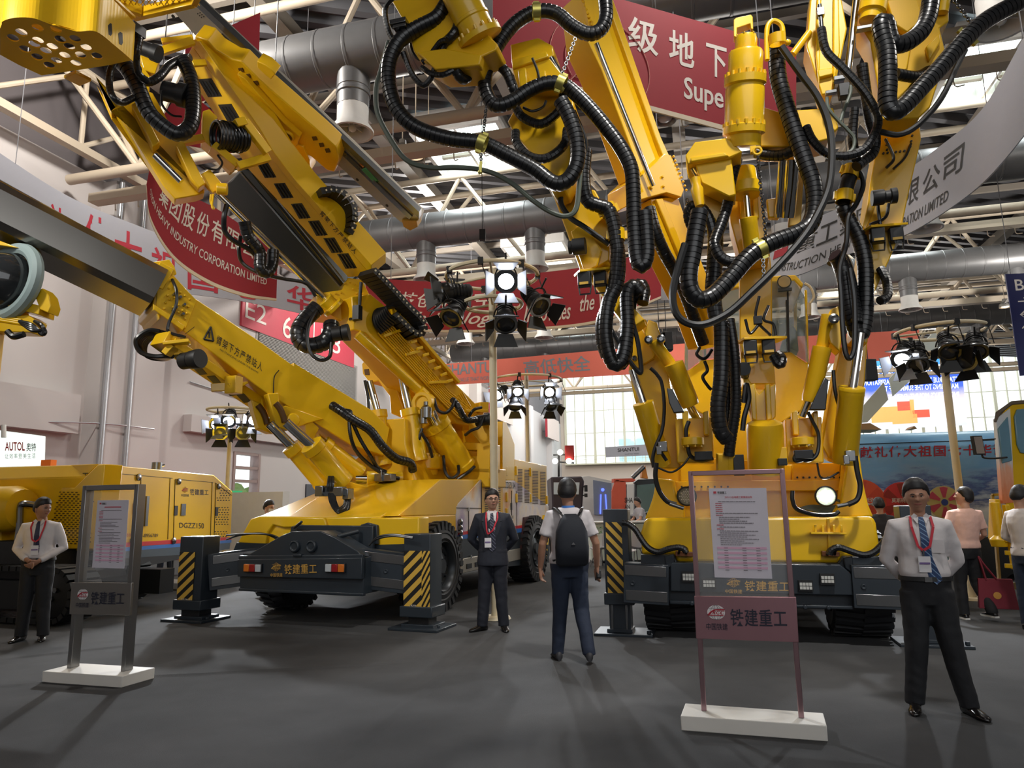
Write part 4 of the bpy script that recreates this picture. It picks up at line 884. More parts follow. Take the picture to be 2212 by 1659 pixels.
for cx, cols in ((554, ('amber', 'red', 'clear')), (731, ('clear', 'red', 'amber'))):
    b = MB()
    o = q(cx, 1226)-ML.y*.06
    b.obb(o, ML.x*.155, ML.y*.02, ML.z*.06, 0)
    for k, c in enumerate(cols): b.obb(o+ML.x*(k-1)*.1-ML.y*.025, ML.x*.046, ML.y*.012, ML.z*.05, {'amber': 1, 'red': 2, 'clear': 3}[c])
    b.build('tail_lamp', [BLK, mat('amber_lens', (214, 116, 40), .25), mat('red_lens', (150, 30, 36), .25), mat('clear_lens', (190, 196, 200), .25)], L, bevel=.006)
m = quad(q(590, 1245)-ML.y*.055, q(690, 1243)-ML.y*.055, q(590, 1216)-ML.y*.055)
company(L, m, 0, 1, -.02, 1.02, GOLDTXT, False, GOLDTXT)
# ---- outriggers
def outrigger(xa, xb, yp, beam_to, yel='L', ztop=1.2):
    b = MB(); b.box(ML, xa, xb, yp, yp+.34, .22, ztop); b.box(ML, xa-.04, xb+.04, yp-.03, yp+.37, .16, .3)
    post = b.build('outrigger', DARK, L, bevel=.012)
    b = MB(); b.box(ML, xa+.05, xb-.05, yp+.05, yp+.29, .03, .24); b.build('outrigger_leg', BLK, post, bevel=.008)
    b = MB(); b.box(ML, xa-.16, xb+.16, yp-.12, yp+.46, 0, .035); b.box(ML, xa-.03, xb+.05, yp, yp+.34, .03, .07)
    b.rod(ML(xb+.1, yp+.05, .035), ML(xb+.1, yp+.05, .07), .02); b.build('outrigger_foot', DARK, post, bevel=.006)
    b = MB(); w = (xb-xa); m = quad(ML(xa+.01, yp, .3), ML(xb-w*.3, yp, .3), ML(xa+.01, yp, ztop-.22)); sheet(m, .01, 1, 1, b, 0, lift=.006)
    hazard(b, m, 6, .35, .012, 1); word(b, '350kN', m, .3, .95, -.02, .03, .012, .02, mi=2)
    if yel == 'R':
        m2 = quad(ML(xb-w*.3, yp, .3), ML(xb, yp, .3), ML(xb-w*.3, yp, ztop-.22)); sheet(m2, .01, 1, 1, b, 0, lift=.006); hazard(b, m2, 8, .3, .012, 1)
    b.build('hazard_panel', [BLK, GOLD, WHTTXT], post, smooth=0)
    p0, p1 = beam_to
    b = MB(); b.beam(p0, p1, .2, .52); sd, up = side_of(p1-p0); dirn = (p1-p0).normalized()
    if sd.dot(EYE-p0) < 0: sd = -sd
    for h in (-.15, .17): b.obb((p0+p1)/2+V((0, 0, h))+sd*.1, (p1-p0)*.43, sd*.006, V((0, 0, .062)), 1)
    b.lathe((p0+p1)/2+sd*.1-dirn*.1, sd, [(.03, 0), (.03, .012), (.015, .012), (.005, .004)], 10)
    b.build('outrigger_beam', [DARK, SILV], L, bevel=.008)
outrigger(-2.1, -1.66, -.5, (ML(-1.7, -.3, .68), ML(-1.1, .1, .76)))
outrigger(1.5, 1.9, -.2, (ML(1.55, -.05, .7), ML(.7, -.25, .8)), 'R', 1.23)
for a in (((478, 1157), (520, 1154), (556, 1158), (572, 1172)), ((478, 1166), (500, 1157), (540, 1155), (570, 1174))):
    b = MB(); b.tube([q(*p)+ML.y*(.1+.1*i) for i, p in enumerate(a)], .014, 8); b.build('hydraulic_hose', HOSE, L)
for a in (((790, 1172), (806, 1160), (840, 1156), (880, 1162)), ((784, 1180), (800, 1166), (836, 1159), (880, 1164))):
    b = MB(); b.tube([q(*p)+ML.y*.15 for p in a], .014, 8); b.build('hydraulic_hose', HOSE, L)
# ---- tail cowling
b = MB(); q2 = lambda x, y: ML.ony(x, y, .05)
b.slab([q2(*p) for p in ((513, 1172), (541, 1121), (560, 1115), (632, 1116), (700, 1118), (706, 1137), (612, 1140), (590, 1134), (578, 1150), (574, 1178))], ML.y*1.4)
b.slab([q2(*p) for p in ((776, 1180), (800, 1119), (905, 1117), (905, 1180))], ML.y*.3)
b.build('tail_cowling', YEL, L, bevel=.02)
b = MB(); b.slab([q2(*p)-ML.y*.01 for p in ((505, 1190), (512, 1172), (580, 1174), (580, 1200))], ML.y*1.3); b.slab([q2(*p)-ML.y*.01 for p in ((772, 1178), (905, 1174), (905, 1225), (786, 1225))], ML.y*.2)
b.build('cowling_skirt', DARK, L)
# ramped hood rising to the turret
pl = lambda *a: [ML(*p) for p in a]
b = MB()
b.slab(pl((-1.35, .1, 1.42), (.95, .1, 1.46), (.95, 1.9, 1.98), (-1.1, 1.9, 1.98)), (0, 0, -.5))
f = Pln(ML(0, 1.2, 0), ML.y)
tr(b, f, .5, (630, 1116), (745, 1038), (755, 1062), (782, 1118)); tr(b, f, .45, (745, 1038), (830, 1062), (852, 1118), (760, 1118))
b.build('hood', YEL, L, bevel=.015)
sx = lambda x, y: ML.onx(x, y, 1.2)
b = MB(); b.slab([sx(*p) for p in ((860, 1115), (951, 1035), (1038, 1036), (989, 1089), (985, 1113))], -ML.x*1.9)
b.slab([sx(*p) for p in ((868, 1115), (985, 1112), (985, 1170), (974, 1170), (957, 1133), (917, 1132), (908, 1165), (870, 1165))], -ML.x*.4)
b.build('side_panel', YEL_SHADE, L, bevel=.015)
# rear printed body, doors, louvres
def print_mat():
    m = bpy.data.materials.new('watercolour_print'); m.use_nodes = True; nt = m.node_tree; bs = nt.nodes['Principled BSDF']; Lk = nt.links
    tc = nt.nodes.new('ShaderNodeTexCoord'); n = nt.nodes.new('ShaderNodeTexNoise'); n.inputs['Scale'].default_value = 1.4; n.inputs['Detail'].default_value = 5
    r = nt.nodes.new('ShaderNodeValToRGB'); e = r.color_ramp.elements
    e[0].position = .3; e[0].color = rgb(236, 150, 60); e[1].position = .75; e[1].color = rgb(70, 120, 200)
    for p, c in ((.4, (236, 200, 150)), (.48, (232, 222, 214)), (.56, (214, 206, 214)), (.63, (190, 170, 200))):
        x = e.new(p); x.color = rgb(*c)
    Lk.new(tc.outputs['Object'], n.inputs['Vector']); Lk.new(n.outputs['Fac'], r.inputs[0]); Lk.new(r.outputs[0], bs.inputs['Base Color'])
    bs.inputs['Roughness'].default_value = .35; bs.inputs['Coat Weight'].default_value = .3
    return m
PRT = print_mat()
b = MB(); b.slab([sx(*p) for p in ((1038, 1036), (1080, 1038), (1112, 1038), (1185, 1093), (1186, 1158), (985, 1158), (985, 1093))], -ML.x*2.4)
b.build('printed_body_side', PRT, L, bevel=.01)
b = MB(); b.slab([sx(*p)+ML.x*.005 for p in ((985, 1150), (985, 1157), (1186, 1134), (1186, 1128))], -ML.x*.02, 0); b.slab([sx(*p)+ML.x*.005 for p in ((985, 1157), (985, 1166), (1186, 1143), (1186, 1134))], -ML.x*.02, 1)
b.slab([sx(*p)+ML.x*.002 for p in ((985, 1166), (985, 1235), (1186, 1215), (1186, 1143))], -ML.x*2.3, 2)
b.build('side_stripe', [RED, BLU, DARK], L, smooth=0)
b = MB()
for x, y in ((991, 1128), (991, 1140), (991, 1151), (991, 1165)): b.lathe(sx(x, y), ML.x, [(.05, 0), (.06, .05), (.02, .07)], 10)
b.build('filler_cap', SILV, L)
b = MB()   # printed body: door seams and handles
for p in (((986, 1097), (1040, 1098)), ((1012, 1099), (1012, 1160)), ((1040, 1042), (1040, 1158)), ((1105, 1060), (1105, 1150)), ((1116, 1060), (1116, 1150))):
    b.beam(sx(*p[0])+ML.x*.004, sx(*p[1])+ML.x*.004, .012, .008)
for p in ((1012, 1153), (1018, 1153), (1104, 1094)): b.obb(sx(*p)+ML.x*.005, ML.y*.03, ML.x*.01, ML.z*.07)
b.build('door_seam', BLACKTXT, L)
b = MB(); b.obb(sx(1010, 1100)+ML.x*.01, ML.y*.02, ML.x*.02, ML.z*.03); b.obb(sx(1105, 1117)+ML.x*.01, ML.y*.02, ML.x*.02, ML.z*.03); b.obb(sx(1015, 1203)+ML.x*.01, ML.y*.03, ML.x*.02, ML.z*.03); b.build('latch', CHR, L)
b = MB(); b.slab([sx(*p)+ML.x*.01 for p in ((1040, 1040), (1085, 1042), (1085, 1118), (1040, 1116))], -ML.x*.02, 0)
for k in range(17): 
    y = 1050+k*3.9; b.slab([sx(*p)+ML.x*.012 for p in ((1046, y), (1080, y+.8), (1080, y+2.8), (1046, y+2))], -ML.x*.01, 1)
b.build('louvre_door', [YEL_SHADE, mat('louvre_slot_dark', (70, 48, 20), .6)], L, smooth=0)
b = MB(); b.slab([sx(*p) for p in ((1112, 992), (1181, 1006), (1181, 1091), (1112, 1090))], -ML.x*2.3)
eng = b.build('engine_housing', YEL_SHADE, L, bevel=.012)
for x0, x1 in ((1118, 1128), (1133, 1143), (1150, 1162), (1167, 1178)):
    b = MB(); 
    for k in range(22):
        y = 1013+(x0-1118)*.13+k*3.3; b.slab([sx(*p)+ML.x*.006 for p in ((x0, y), (x1, y+.4), (x1, y+1.9), (x0, y+1.5))], -ML.x*.004)
    b.build('louvre', mat('louvre_slot_dark', (70, 48, 20), .6), eng, smooth=0)
b = MB(); 
for p in ((1115, 1017), (1115, 1076), (1146, 1020), (1146, 1076), (1181, 1080), (1093, 1018), (1094, 1074), (1094, 1108)): b.obb(sx(*p)+ML.x*.01, ML.y*.04, ML.x*.015, ML.z*.09)
b.build('hinge', YEL, eng, bevel=.005)
b = MB(); b.slab([sx(*p) for p in ((1085, 912), (1094, 912), (1112, 960), (1112, 1038), (1085, 1038))], -ML.x*2.2); b.slab([sx(*p)+ML.x*.1 for p in ((1075, 911), (1084, 911), (1084, 1037), (1075, 1036))], -ML.x*.25)
cab = b.build('cab_housing', YEL, L, bevel=.012)
b = MB(); word(b, 'SCDZ134', quad(sx(1086, 1054), sx(1112, 1056), sx(1086, 1040)), 0, 1, 0, 1, .012, .02); b.build('model_lettering', BLACKTXT, cab, smooth=0)
b = MB()
for a, c in (((1112, 940), (1112, 1000)), ((1125, 944), (1125, 1003)), ((1138, 948), (1138, 1003)), ((1112, 942), (1138, 949)), ((1112, 960), (1138, 966)), ((1112, 975), (1138, 984)), ((1098, 908), (1098, 945)), ((1085, 905), (1105, 906))):
    b.rod(sx(*a)-ML.x*1.2, sx(*c)-ML.x*1.2, .02, n=6)
b.build('hand_rail', GREYB, L)
# wheel arches and step
b = MB()
for y in (1.25, 5.62):
    b.slab(pl(*[(1.24, y+a, z) for a, z in ((-.62, .7), (-.4, 1.33), (.3, 1.36), (.75, .45), (.62, .45), (.26, 1.26), (-.34, 1.24), (-.55, .7))]), -ML.x*.5)
b.build('wheel_arch', mat('dark_arch', (62, 32, 34), .5), L)
b = MB(); b.slab(pl((1.22, 2.1, .48), (1.22, 5.0, .5), (1.22, 5.0, .72), (1.22, 2.3, .72)), -ML.x*.35); b.build('side_step', ALU, L, bevel=.01)
b = MB()
for k in range(3): b.obb(ML(1.225, 2.5+.35*k, .58), ML.y*.1, ML.x*.006, ML.z*.04)
b.build('step_slot', BLK, L)
b = MB(); b.slab(pl((1.3, 6.4, .4), (1.3, 6.7, 1.0), (1.3, 6.5, 1.35), (1.3, 6.3, 1.0)), -ML.x*.1); b.build('mud_flap', YEL, L)

# ---- turret
TA = Pln(P(850, 1000, 12.0), ML.y); TB = Pln(P(900, 900, 12.6), ML.y); TC = Pln(P(990, 960, 13.0), ML.y)
b = MB()
tr(b, TA, 1.2, (818, 1112), (815, 1000), (830, 962), (834, 906), (873, 903), (876, 960), (893, 1030), (898, 1065), (875, 1112))
tr(b, TA, .5, (752, 1118), (756, 1000), (790, 975), (820, 990), (818, 1112))
tr(b, TC, 1.0, (898, 1050), (905, 930), (950, 910), (968, 985), (960, 1045)); tr(b, TC, .8, (930, 1052), (960, 1010), (1058, 1010), (1058, 1052))
tr(b, TA, .3, (790, 960), (798, 935), (815, 930), (822, 960), (822, 1010), (790, 1010))
b.build('turret', YEL_SHADE, L, bevel=.02)
b = MB(); b.lathe(TA(804, 953), -ML.y, [(.14, 0), (.14, .05), (.09, .05), (.09, .03), (.01, .03)], 20); b.build('pivot_pin', SILV, L)
b = MB(); c = P(921, 1012, 12.7); b.lathe(c, (0, 0, 1), [(.27, -.02), (.29, 0), (.29, .2), (.25, .2), (.24, .26), (.1, .27)], 28); b.lathe(c, (0, 0, -1), [(.22, 0), (.2, .12), (.1, .13)], 24)
b.bolts([c+V((math.cos(k*PI/8)*.265, math.sin(k*PI/8)*.265, .2)) for k in range(16)], (0, 0, 1), .022, .04); b.build('slewing_flange', YEL, L)
b = MB(); tr(b, TB, .7, (781, 786), (795, 770), (812, 766), (832, 774), (850, 819), (874, 887), (873, 905), (844, 893), (841, 856), (817, 823), (798, 828), (783, 808)); b.build('elbow_link', YEL_SHADE, L, bevel=.02)
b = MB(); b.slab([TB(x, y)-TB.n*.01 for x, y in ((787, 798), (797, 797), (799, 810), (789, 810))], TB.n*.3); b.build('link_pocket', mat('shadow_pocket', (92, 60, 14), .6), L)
def ram(a, bq, c, r0, r1, name='lift_cylinder', m=YEL, m2=CHR, cap=True):
    """hydraulic ram: rod a-b of radius r0, barrel b-c of radius r1"""
    A, B, C_ = P(*a), P(*bq), P(*c); w = MB(); ax = (C_-B).normalized()
    w.lathe(B, ax, [(r0*1.1, -.02), (r1*.8, -.03), (r1*1.12, -.02), (r1*1.12, .1), (r1, .12), (r1, (C_-B).length-.1), (r1*1.08, (C_-B).length-.08), (r1*1.08, (C_-B).length), (.01, (C_-B).length)], 22)
    o = w.build(name, m, L if name[0] != '_' else L)
    w = MB(); w.rod(A, B+ax*.02, r0, n=18);  w.build('piston_rod', m2, o); return o
ram((797, 824, 12.1), (815, 890, 12.1), (832, 1005, 12.1), .07, .15); ram((870, 818, 12.2), (885, 886, 12.2), (905, 996, 12.2), .075, .15)
ram((926, 885, 12.4), (940, 915, 12.5), (1000, 1010, 12.9), .11, .24)
b = MB(); b.tube([P(916, 870, 12.3), P(922, 900, 12.4)], .15, 14); b.lathe(P(916, 872, 12.2), -ML.y, [(.2, -.1), (.2, .1), (.13, .1), (.12, .06), (.01, .06)], 20); tr(b, TC, .5, (1003, 955), (1058, 958), (1058, 1022), (1005, 1020), (1003, 985), (1030, 985), (1030, 972), (1003, 972))
tr(b, TC, .2, (1012, 905), (1057, 898), (1057, 960), (1040, 960), (1012, 930)); b.build('yoke', YEL_SHADE, L, bevel=.01)
b = MB(); b.lathe(P(921, 905, 12.1), (0, 0, 1), [(.04, 0), (.09, .02), (.09, .2), (.05, .24), (.05, .3)], 16); b.lathe(P(914, 915, 12.1), (0, 0, 1), [(.06, 0), (.06, .25), (.02, .27)], 14); b.build('filter', SILV, L)
b = MB(); b.lathe(P(1042, 908, 12.6), (1, -.2, .1), [(.02, -.12), (.1, -.12), (.1, .12), (.12, .13), (.12, .2), (.02, .2)], 18); b.build('rotary_coupling', BLK, L)

# ---- lower boom
BA = vpl((330, 620, 9.6), (830, 940, 11.9)); ax = (P(830, 940, 11.9)-P(330, 620, 9.6)).normalized()
b = MB()
tr(b, BA, .75, (352, 600), (372, 590), (415, 640), (490, 689), (560, 736), (634, 790), (634, 783), (802, 885), (842, 925), (830, 985), (757, 961), (700, 925), (655, 897), (573, 847), (424, 736), (352, 682))
bo = b.build('lower_boom', YEL, L, bevel=.03, seg=3)
b = MB(); tr(b, BA, .98, (318, 568), (366, 560), (377, 575), (382, 592), (352, 606), (345, 690), (336, 669), (329, 662), (339, 606))
b2 = [BA(x, y)-BA.n*.03 for x, y in ((339, 606), (378, 600), (424, 650), (400, 712), (336, 668))]; b.slab(b2, BA.n*.95)
b.slab([BA(x, y)-BA.n*.06 for x, y in ((329, 658), (398, 706), (392, 716), (330, 670))], BA.n*1.0)
nn = -BA.n
b.bolts([BA(x, y)+nn*.03 for x, y in ((367, 608), (363, 624), (360, 640), (356, 655), (353, 668), (372, 665), (385, 676), (397, 688), (398, 640), (408, 648), (405, 664), (402, 678), (398, 690), (388, 633), (378, 620), (374, 645), (383, 660), (393, 672), (364, 648))], nn, .02, .03)
b.build('boom_collar', YEL, bo, bevel=.012)
b = MB(); b.bolts([BA(x, y)+nn*.03 for x, y in ((374, 638), (377, 667), (386, 645), (395, 661), (372, 672), (392, 681))], nn, .02, .09, 8); b.build('grease_nipple', SILV, bo)
# warning lettering and triangle
m = quad(BA(466, 742), BA(565, 803), BA(470, 722)); b = MB()
word(b, '臂架下方严禁站人', m, 0, 1, 0, .95, .006, .012, spacing=1.25); word(b, 'NO STANDING UNDER THE BOOM', m, .1, .93, -.42, -.22, .005, 0)
t0 = [BA(x, y)+nn*.004 for x, y in ((455, 706), (440, 733), (461, 737))]
for i in range(3): b.path([t0[i], t0[(i+1) % 3]], .014, 6)
cc = (t0[0]+t0[1]+t0[2])/3; b.rod(cc+V((0, 0, .06)), cc-V((0, 0, .03)), .012); b.ball(cc-V((0, 0, .07)), .014, 6, 4)
b.build('warning_lettering', BLACKTXT, bo, smooth=0)
b = MB(); b.beam(BA(399, 722)+nn*.003, BA(420, 706)+nn*.003, .008, .006); b.tube([BA(x, y)+nn*.01 for x, y in ((590, 850), (592, 815), (602, 800))], .008, 4); b.build('weld_seam', BLACKTXT, bo)
# inner telescopic tube (steel) and polished guide rod
A0, A1 = P(-160, 380, 8.2), P(335, 628, 9.85); 
b = MB(); d = (A1-A0).normalized(); sd = BA.n; up = sd.cross(d).normalized()
if up.z < 0: up = -up
octo = [(-.38, -.22), (-.38, .16), (-.30, .27), (.1, .27), (.38, .2), (.38, -.28), (.28, -.36), (-.3, -.3)]
b.rings([[a+sd*u+up*w for u, w in octo] for a in (A0, A1)]); b.build('inner_boom_tube', mat('brushed_tube_steel', (150, 146, 140), .24, 1, var=.22, scale=.6), bo, smooth=20)
b = MB(); b.rod(A0+up*.36-sd*.06, P(326, 578, 9.8), .055, n=18); b.build('guide_rod', CHR, bo)
b = MB(); b.lathe(P(318, 574, 9.8), d, [(.04, -.05), (.08, -.05), (.08, .12), (.12, .13), (.12, .3), (.05, .31)], 18); b.obb(P(345, 600, 9.72), d*.1, up*.18, sd*.12); b.build('rod_socket', YEL, bo, bevel=.01)
# channel under the lower boom
HU = hpl((360, 770, 10.0), (560, 890, 11.2)); b = MB(); 
tr(b, HU, .12, (340, 752), (372, 745), (572, 880), (590, 905), (545, 885)); b.build('cable_channel', YEL, bo, bevel=.006)
b = MB()
for x, y in ((388, 777), (430, 802), (462, 823), (495, 847), (525, 862)): b.slab([HU(x+dx, y+dy)-HU.n*.004 for dx, dy in ((-15, -10), (2, -12), (18, 6), (2, 8))], HU.n*.01)
b.build('channel_vent', BLACKTXT, bo, smooth=0)
b = MB(); b.beam(P(436, 782, 10.3), P(500, 822, 10.7), .1, .1); b.beam(P(456, 838, 10.3), P(500, 835, 10.4), .1, .12); b.beam(P(495, 838, 10.3), P(535, 826, 10.5), .1, .14, w1=.04, h1=.03); b.obb(P(505, 832, 10.35), ML.x*.1, ML.y*.08, V((0, 0, .13))); b.beam(P(345, 730, 9.6), P(375, 752, 9.8), .3, .2); b.beam(P(352, 742, 9.5), P(410, 738, 9.6), .08, .05, w1=.2); b.beam(P(362, 752, 9.6), P(372, 760, 9.6), .16, .16)
b.build('hose_bracket', YEL, bo, bevel=.008)
for k in range(7):
    b = MB(); o = k*3.2
    b.tube(pts3((345+o*2, 716+o*.5, 9.7+.05*k), (322+o, 714+o*.6, 9.65+.05*k), (298+o, 728+o*.6, 9.6+.05*k), (294+o, 744+o, 9.6+.05*k), (306+o*1.2, 762+o*.6, 9.6+.05*k), (336+o, 770+o*.3, 9.6+.05*k), (372, 766+o*.2, 9.7)), .034, 8); b.build('looped_hose', HOSE, bo)
b = MB(); b.lathe(P(398, 780, 9.7), unit(P(430, 775, 9.6)-P(398, 780, 9.7)), [(.02, -.02), (.12, -.02), (.12, .12), (.1, .13), (.13, .14), (.14, .28), (.13, .3), (.01, .3)], 22); b.build('work_lamp', BLK, bo)
b = MB(); b.tube(pts3((372, 604, 9.7), (381, 628, 9.6), (380, 660, 9.6), (364, 700, 9.6), (366, 718, 9.6), (400, 728, 9.6)), .022, 8); b.build('boom_hose', HOSE, bo)
# clevis under the boom and its two rams
for dz, (xo, yo) in ((0, (0, 0)), (.32, (-38, 4))):
    b = MB(); pc = Pln(BA.o+BA.n*(dz-.03), BA.n)
    b.slab([pc(x+xo, y+yo) for x, y in ((578, 850), (602, 848), (604, 870), (606, 880), (618, 876), (700, 905), (664, 915), (640, 924), (622, 930), (598, 922), (588, 890))], BA.n*.2) if dz == 0 else b.slab([pc(x+xo, y+yo) for x, y in ((578, 850), (602, 848), (612, 880), (622, 910), (640, 932), (622, 932), (598, 922), (588, 890))], BA.n*.2)
    b.lathe(pc(632+xo, 908+yo), -BA.n, [(.11, -.02), (.11, .04), (.08, .05), (.01, .05)], 18)
    b.build('boom_clevis', YEL, bo, bevel=.015)
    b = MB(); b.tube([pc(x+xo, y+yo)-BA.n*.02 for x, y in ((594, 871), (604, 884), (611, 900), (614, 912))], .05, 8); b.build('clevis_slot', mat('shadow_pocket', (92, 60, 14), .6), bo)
ram((618, 912, 10.4), (674, 962, 10.6), (742, 1042, 11.0), .075, .16, 'boom_lift_cylinder'); ram((582, 915, 10.7), (632, 964, 10.9), (700, 1046, 11.2), .075, .15, 'boom_lift_cylinder')
ram((682, 944, 11.3), (700, 960, 11.4), (778, 1022, 11.8), .08, .13, 'boom_lift_cylinder')
b = MB(); tr(b, BA, .3, (658, 914), (672, 908), (690, 925), (672, 958), (662, 948)); b.build('ram_bracket', YEL, bo, bevel=.01)
b = MB(); b.obb(P(720, 1062, 10.7), ML.x*.2, ML.y*.06, V((0, 0, .07))); b.obb(P(695, 1061, 10.7), ML.x*.07, ML.y*.08, V((0, 0, .08))); b.obb(P(752, 1067, 10.7), ML.x*.05, ML.y*.08, V((0, 0, .08))); b.build('valve_block', SILV, bo, bevel=.01)
for k in range(4):
    o = k*3.5; b = MB(); b.hose(pts3((711+o, 1066, 10.65), (714+o, 1084, 10.6), (726+o*.5, 1104-o*.5, 10.55), (740-o*.3, 1110-o*1.2, 10.6), (752-o*.7, 1100-o, 10.65), (756-o, 1072, 10.7)), .022, 8, .03); b.build('valve_hose', HOSE, bo)
for k in range(3): 
    b = MB(); b.tube(pts3((708+k*5, 1062, 10.65), (709+k*5, 1045, 10.65), (711+k*4, 1030, 10.75)), .022, 8); b.build('valve_hose', HOSE, bo)
# slewing ram beside the turret
b = MB(); tr(b, TA, .25, (753, 1012), (775, 1012), (775, 1018), (762, 1018), (762, 1042), (812, 1042), (816, 1048), (753, 1047)); b.box(ML, -.1, .3, 1.0, 1.4, 1.6, 1.75); tr(b, Pln(TA.o+ML.y*.1, ML.y), .3, (770, 1050), (820, 1050), (820, 1082), (775, 1085), (760, 1075)); b.build('ram_yoke', YEL, L, bevel=.012)
ram((770, 1034, 11.7), (795, 1034, 11.7), (868, 1033, 11.9), .07, .11, 'slew_cylinder')
b = MB(); b.obb(P(832, 1032, 11.55), ML.x*.16, ML.y*.08, V((0, 0, .06))); b.obb(P(825, 1028, 11.5), ML.x*.03, ML.y*.06, V((0, 0, .1))); b.build('slew_valve', SILV, L, bevel=.01)
# hose loom over the lower boom
b = MB(); b.hose(pts3((718, 876, 11.2), (740, 890, 11.1), (762, 906, 11.1), (800, 930, 11.2), (826, 964, 11.3), (855, 990, 11.5), (886, 1000, 11.7), (892, 1018, 11.8)), .07, 12, .06); b.build('ribbed_hose', HOSE, L)
for a in (((754, 900, 11.1), (757, 940, 11.1), (770, 975, 11.2), (800, 1005, 11.4), (830, 1024, 11.5), (862, 1034, 11.7)), ((757, 902, 11.1), (776, 945, 11.2), (800, 985, 11.3), (816, 1010, 11.5), (835, 1020, 11.5))):
    b = MB(); b.hose(pts3(*a), .03, 8, .03); b.build('ribbed_hose', HOSE, L)
for a in (((720, 876, 11.1), (735, 884, 11.1), (756, 888, 11.1), (758, 898, 11.1)), ((788, 822, 12), (795, 860, 12), (797, 890, 12), (806, 912, 12)), ((900, 990, 12.2), (905, 950, 12.1), (912, 925, 12.1)), ((910, 935, 12), (925, 960, 12.1), (934, 988, 12.2)), ((958, 985, 12.5), (962, 1020, 12.3), (975, 1033, 12.3), (990, 1022, 12.5), (990, 1006, 12.6)), ((988, 1036, 12.4), (1012, 1020, 12.4), (1025, 1008, 12.5)), ((938, 862, 12.2), (945, 885, 12.1), (962, 892, 12.1), (976, 880, 12.1), (982, 862, 12.2)), ((1012, 900, 12.4), (1024, 885, 12.4), (1040, 880, 12.5)), ((1005, 940, 12.5), (1018, 930, 12.4), (1035, 922, 12.4), (1045, 900, 12.5))):
    b = MB(); b.tube(pts3(*a), .028, 8); b.build('hydraulic_hose', HOSE, L)

# ---- upper boom
UA, UB = (985, 880, 13.2), (430, 100, 9.6)
HB = hpl(UA, UB); VB = vpl((990, 870, 13.1), (790, 600, 11.6))
b = MB(); tr(b, HB, .35, (404, 122), (415, 99), (560, 306), (575, 330), (802, 595), (752, 599), (640, 476), (534, 363), (468, 253), (425, 190))
ub = b.build('upper_boom', YEL, L, bevel=.01)
b = MB(); HS = Pln(HB.o-HB.n*.02, HB.n)
tr(b, HS, .42, (415, 99), (418, 86), (430, 89), (560, 276), (592, 330), (643, 396), (802, 573), (802, 595), (575, 332), (560, 307))
b.beam(P(418, 88, 9.5), P(330, 118, 9.3), .07, .12); b.beam(P(416, 138, 9.6), P(445, 135, 9.7), .05, .1)
b.beam(P(350, 92, 9.5), P(418, 84, 9.6), .12, .08)
b.build('boom_side_rail', YEL, ub, bevel=.01)
b = MB()
for x, y in ((453, 190), (496, 245), (575, 368), (612, 412), (649, 456), (686, 493), (719, 530), (749, 564)):
    s = 1 if y < 300 else .82; b.slab([HB(x+dx*s, y+dy*s)-HB.n*.004 for dx, dy in ((-25, -19), (4, -21), (27, 18), (-3, 20))], HB.n*.012)
b.build('boom_vent', BLACKTXT, ub, smooth=0)
b = MB()
for x, y in ((453, 190), (496, 245), (575, 368), (612, 412), (649, 456), (686, 493), (719, 530), (749, 564)):
    for k in (-7, 0, 7): b.rod(HB(x+k-9, y-14)-HB.n*.012, HB(x+k+10, y+15)-HB.n*.012, .012, n=6)
b.build('cable_in_vent', HOSE, ub)
m = quad(HS(688, 458), HS(766, 549), HS(697, 452)); b = MB(); nn = -HS.n
mm = lambda u, v: (HS(690+76*u+8*v, 461+88*u-8*v), nn)
word(b, '臂架下方严禁站人', mm, 0, 1, 0, .9, .008, .02, spacing=1.3); b.build('warning_lettering', BLACKTXT, ub, smooth=0)
b = MB(); HT = Pln(HB.o+HB.n*.06, HB.n); tr(b, HT, .5, (470, 412), (500, 384), (520, 362), (545, 372), (745, 624), (738, 632), (690, 640), (560, 500)); b.build('inner_boom_tube', mat('dark_tube_steel', (92, 94, 92), .22, 1, var=.25, scale=.7), ub, bevel=.05)
b = MB(); b.beam(HT(520, 372)-HT.n*.01, HT(738, 622)-HT.n*.01, .02, .02); b.beam(HT(600, 430)-HT.n*.01, HT(745, 608)-HT.n*.01, .04, .02); b.build('tube_edge', SILV, ub)
b = MB(); b.rod(P(468, 416, 10.4), P(712, 655, 11.6), .055, n=18); b.build('guide_rod', CHR, ub)
VC = vpl((690, 660, 11.5), (800, 650, 11.9))
b = MB(); tr(b, VC, .6, (683, 634), (739, 626), (752, 600), (782, 604), (800, 640), (778, 704), (742, 695), (714, 680), (685, 677))
b.lathe(P(712, 656, 11.45), unit(P(712, 655, 11.6)-P(468, 416, 10.4)), [(.07, -.1), (.13, -.1), (.13, .04), (.2, .05), (.2, .12), (.05, .13)], 20)
nn = -VC.n; b.bolts([VC(x, y) for x, y in ((690, 640), (700, 638), (712, 636), (724, 634), (736, 632), (745, 612), (756, 610), (766, 614), (775, 622), (783, 634), (762, 625), (770, 634), (778, 648))], nn, .02, .03)
b.build('boom_collar', YEL, ub, bevel=.012)
b = MB(); b.tube(pts3((780, 610, 11.4), (778, 635, 11.4), (776, 665, 11.4), (770, 688, 11.4), (756, 690, 11.5)), .03, 8); b.obb(P(772, 676, 11.4), ML.x*.06, ML.y*.06, V((0, 0, .12))); b.build('boom_hose', HOSE, ub)
